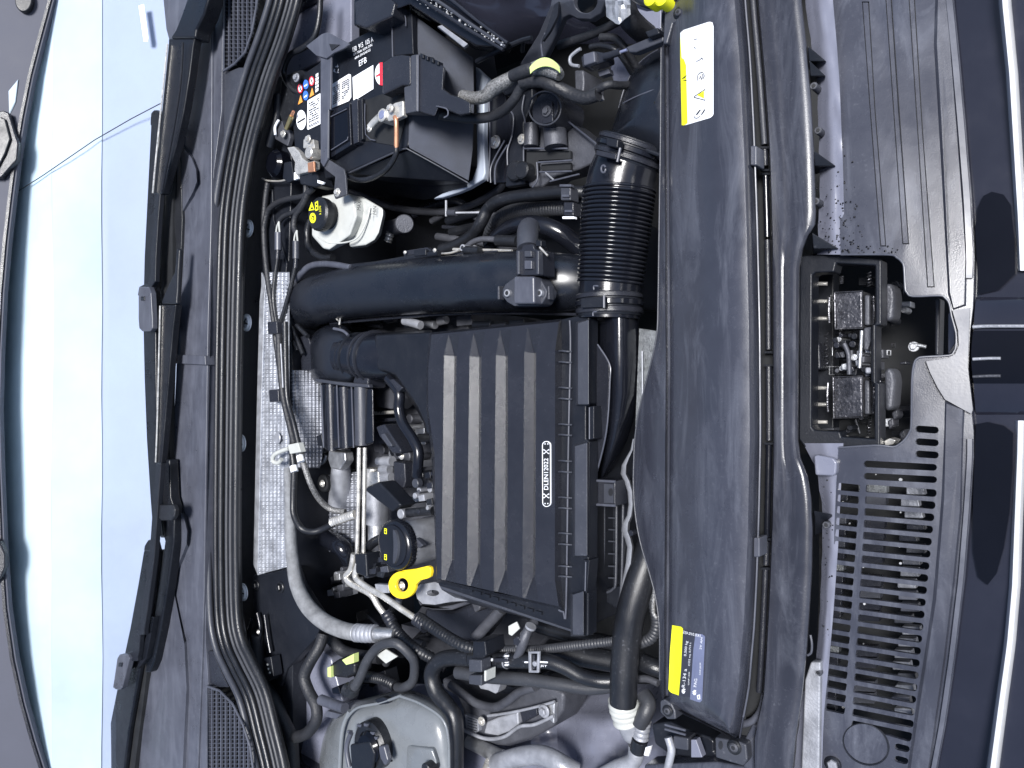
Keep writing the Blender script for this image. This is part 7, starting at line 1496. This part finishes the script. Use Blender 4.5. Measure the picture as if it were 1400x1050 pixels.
gg = G(); gg.prism(l4((560, 340), (590, 300), (640, 270), (700, 280), (760, 300), (760, 380), (700, 410), (600, 400)), -.05, .04); t1 = one('level_sensor', 'rubber', 'black round plug with pale green tab above the coolant tank', 'sensor', g_=gg, bevel=.005)
gg = G(); gg.prism(l4((565, 330), (590, 320), (592, 400), (566, 395)), -.045, .01); gg.build('green_tab', 'pale_green', t1); gg = G(); gg.prism(l4((670, 275), (755, 230), (755, 295), (700, 310)), -.045, .01); gg.build('pale_tab', 'pale_green', t1)
t = thing('tank_spout', 'violet grey spout and clip at the upper left of the coolant tank', 'spout', P(455, 965, -.05))
g_ = G(); g_.tube([p+(-.03,) for p in l4((520, 560), (600, 590), (690, 620))], 7, -.03, 3, 18); g_.build('spout_tube', 'plastic_light', t)
gg = G(); gg.prism(l4((560, 640), (660, 665), (625, 700), (535, 680)), -.03, .01); gg.build('spout_clip', 'plastic_light', t, .001)
gg = G(); gg.prism(l4((590, 480), (640, 460), (660, 520), (600, 520)), -.03, .02); gg.build('spout_valve', 'gloss_black', t, .002)
gg = G(); gg.prism(l4((900, 560), (960, 540), (1010, 560), (1000, 590), (930, 600)), -.02, .01); gg.build('metal_clip', 'plastic', t, .002)
# cable looms lower left
cable([(352, 868, -.03), (353, 900, -.03), (360, 935, -.03), (374, 955, -.03), (388, 985, -.03), (398, 1008, -.03), (401, 1040, -.03), (404, 1090, -.03)], 8.5, 'taped black cable loom running down beside the lower end of the rubber seal', 'tape')
cable([(404, 1008, -.025), (420, 1002, -.025), (432, 985, -.025), (432, 965, -.025), (422, 945, -.025), (416, 925, -.025), (424, 905, -.03), (436, 885, -.04), (442, 868, -.05)], 8, 'taped black cable loop bending across the violet panel to the loom', 'tape')
cable([(443, 860, -.06), (470, 890, -.09), (520, 900, -.09)], 8, 'dark taped cable under the grey hose', 'tape')
for i, pts in enumerate(([(345, 845, -.03), (340, 870, -.03), (350, 900, -.03)], [(352, 838, -.03), (356, 860, -.03), (354, 890, -.03)], [(362, 840, -.03), (366, 870, -.03), (370, 892, -.03)])):
    cable(pts, 2.4, ['thin black wire left of three above the lower loom', 'thin black wire middle of three above the lower loom', 'thin black wire right of three above the lower loom'][i], 'plastic_gloss', 'wire', 'wire', group='thin wires above the lower loom')
t = thing('loom_clip', 'small black clip with pale marks on the lower cable loom', 'clip', P(366, 915, -.02))
gg = G(); gg.prism([(360, 900), (370, 898), (374, 925), (366, 932), (360, 920)], -.016, .02); gg.build('clip_body', 'plastic', t, .002)
for x, y in ((365, 909), (366, 915), (368, 920)): g_ = G(); g_.cyl(x, y, -.014, 1.6, .003, 10); g_.build('pale_mark', 'white_plastic', t)
bolt(353, 864, -.02, 3, t)
rr = random.Random(33)
for i in range(10):
    x, y = rr.uniform(560, 660), rr.uniform(288, 335); g_ = G(); g_.tube([(x, y, -.2), (x+rr.uniform(20, 60), y+rr.uniform(-18, 18), -.2), (x+rr.uniform(60, 100), y+rr.uniform(-18, 24), -.22)], rr.uniform(2.5, 7), -.2, 4, 12); g_.build('dark_pipe', rr.choice(['plastic', 'rubber', 'cast', 'plastic_mid']), ENG)
for i in range(12):
    x, y = rr.uniform(425, 560), rr.uniform(820, 925); g_ = G()
    if i % 2: g_.tube([(x, y, -.2), (x+rr.uniform(10, 50), y+rr.uniform(-18, 18), -.2)], rr.uniform(2, 6), -.2, 3, 12)
    else: g_.prism([(x, y), (x+rr.uniform(10, 30), y+rr.uniform(-8, 8)), (x+rr.uniform(10, 30), y+rr.uniform(10, 26)), (x+2, y+14)], -.19, .03)
    g_.build('bracket', rr.choice(['plastic', 'rubber', 'cast', 'plastic_mid']), ENG, .001)
for i in range(12):
    x = 480+i*24; g_ = G(); y = 440+rr.uniform(-3, 8)
    if i % 3: g_.tube([(x, y, -.12), (x+rr.uniform(10, 26), y+rr.uniform(-4, 6), -.12)], rr.uniform(3, 6), -.12, 3, 12)
    else: g_.prism([(x, y-6), (x+20, y-8), (x+22, y+6), (x, y+8)], -.12, .03)
    g_.build('fitting', rr.choice(['plastic', 'cast', 'cast_light', 'plastic_mid']), ENG, .001)
g_ = G(); g_.tube(e4((860, 75, -.08), (900, 85, -.08), (950, 100, -.08)), 6, -.08, 3, 16); one('pale_nozzle', 'cast_light', 'pale nozzle in the gap above the box inlet duct', 'nozzle', g_=g_)
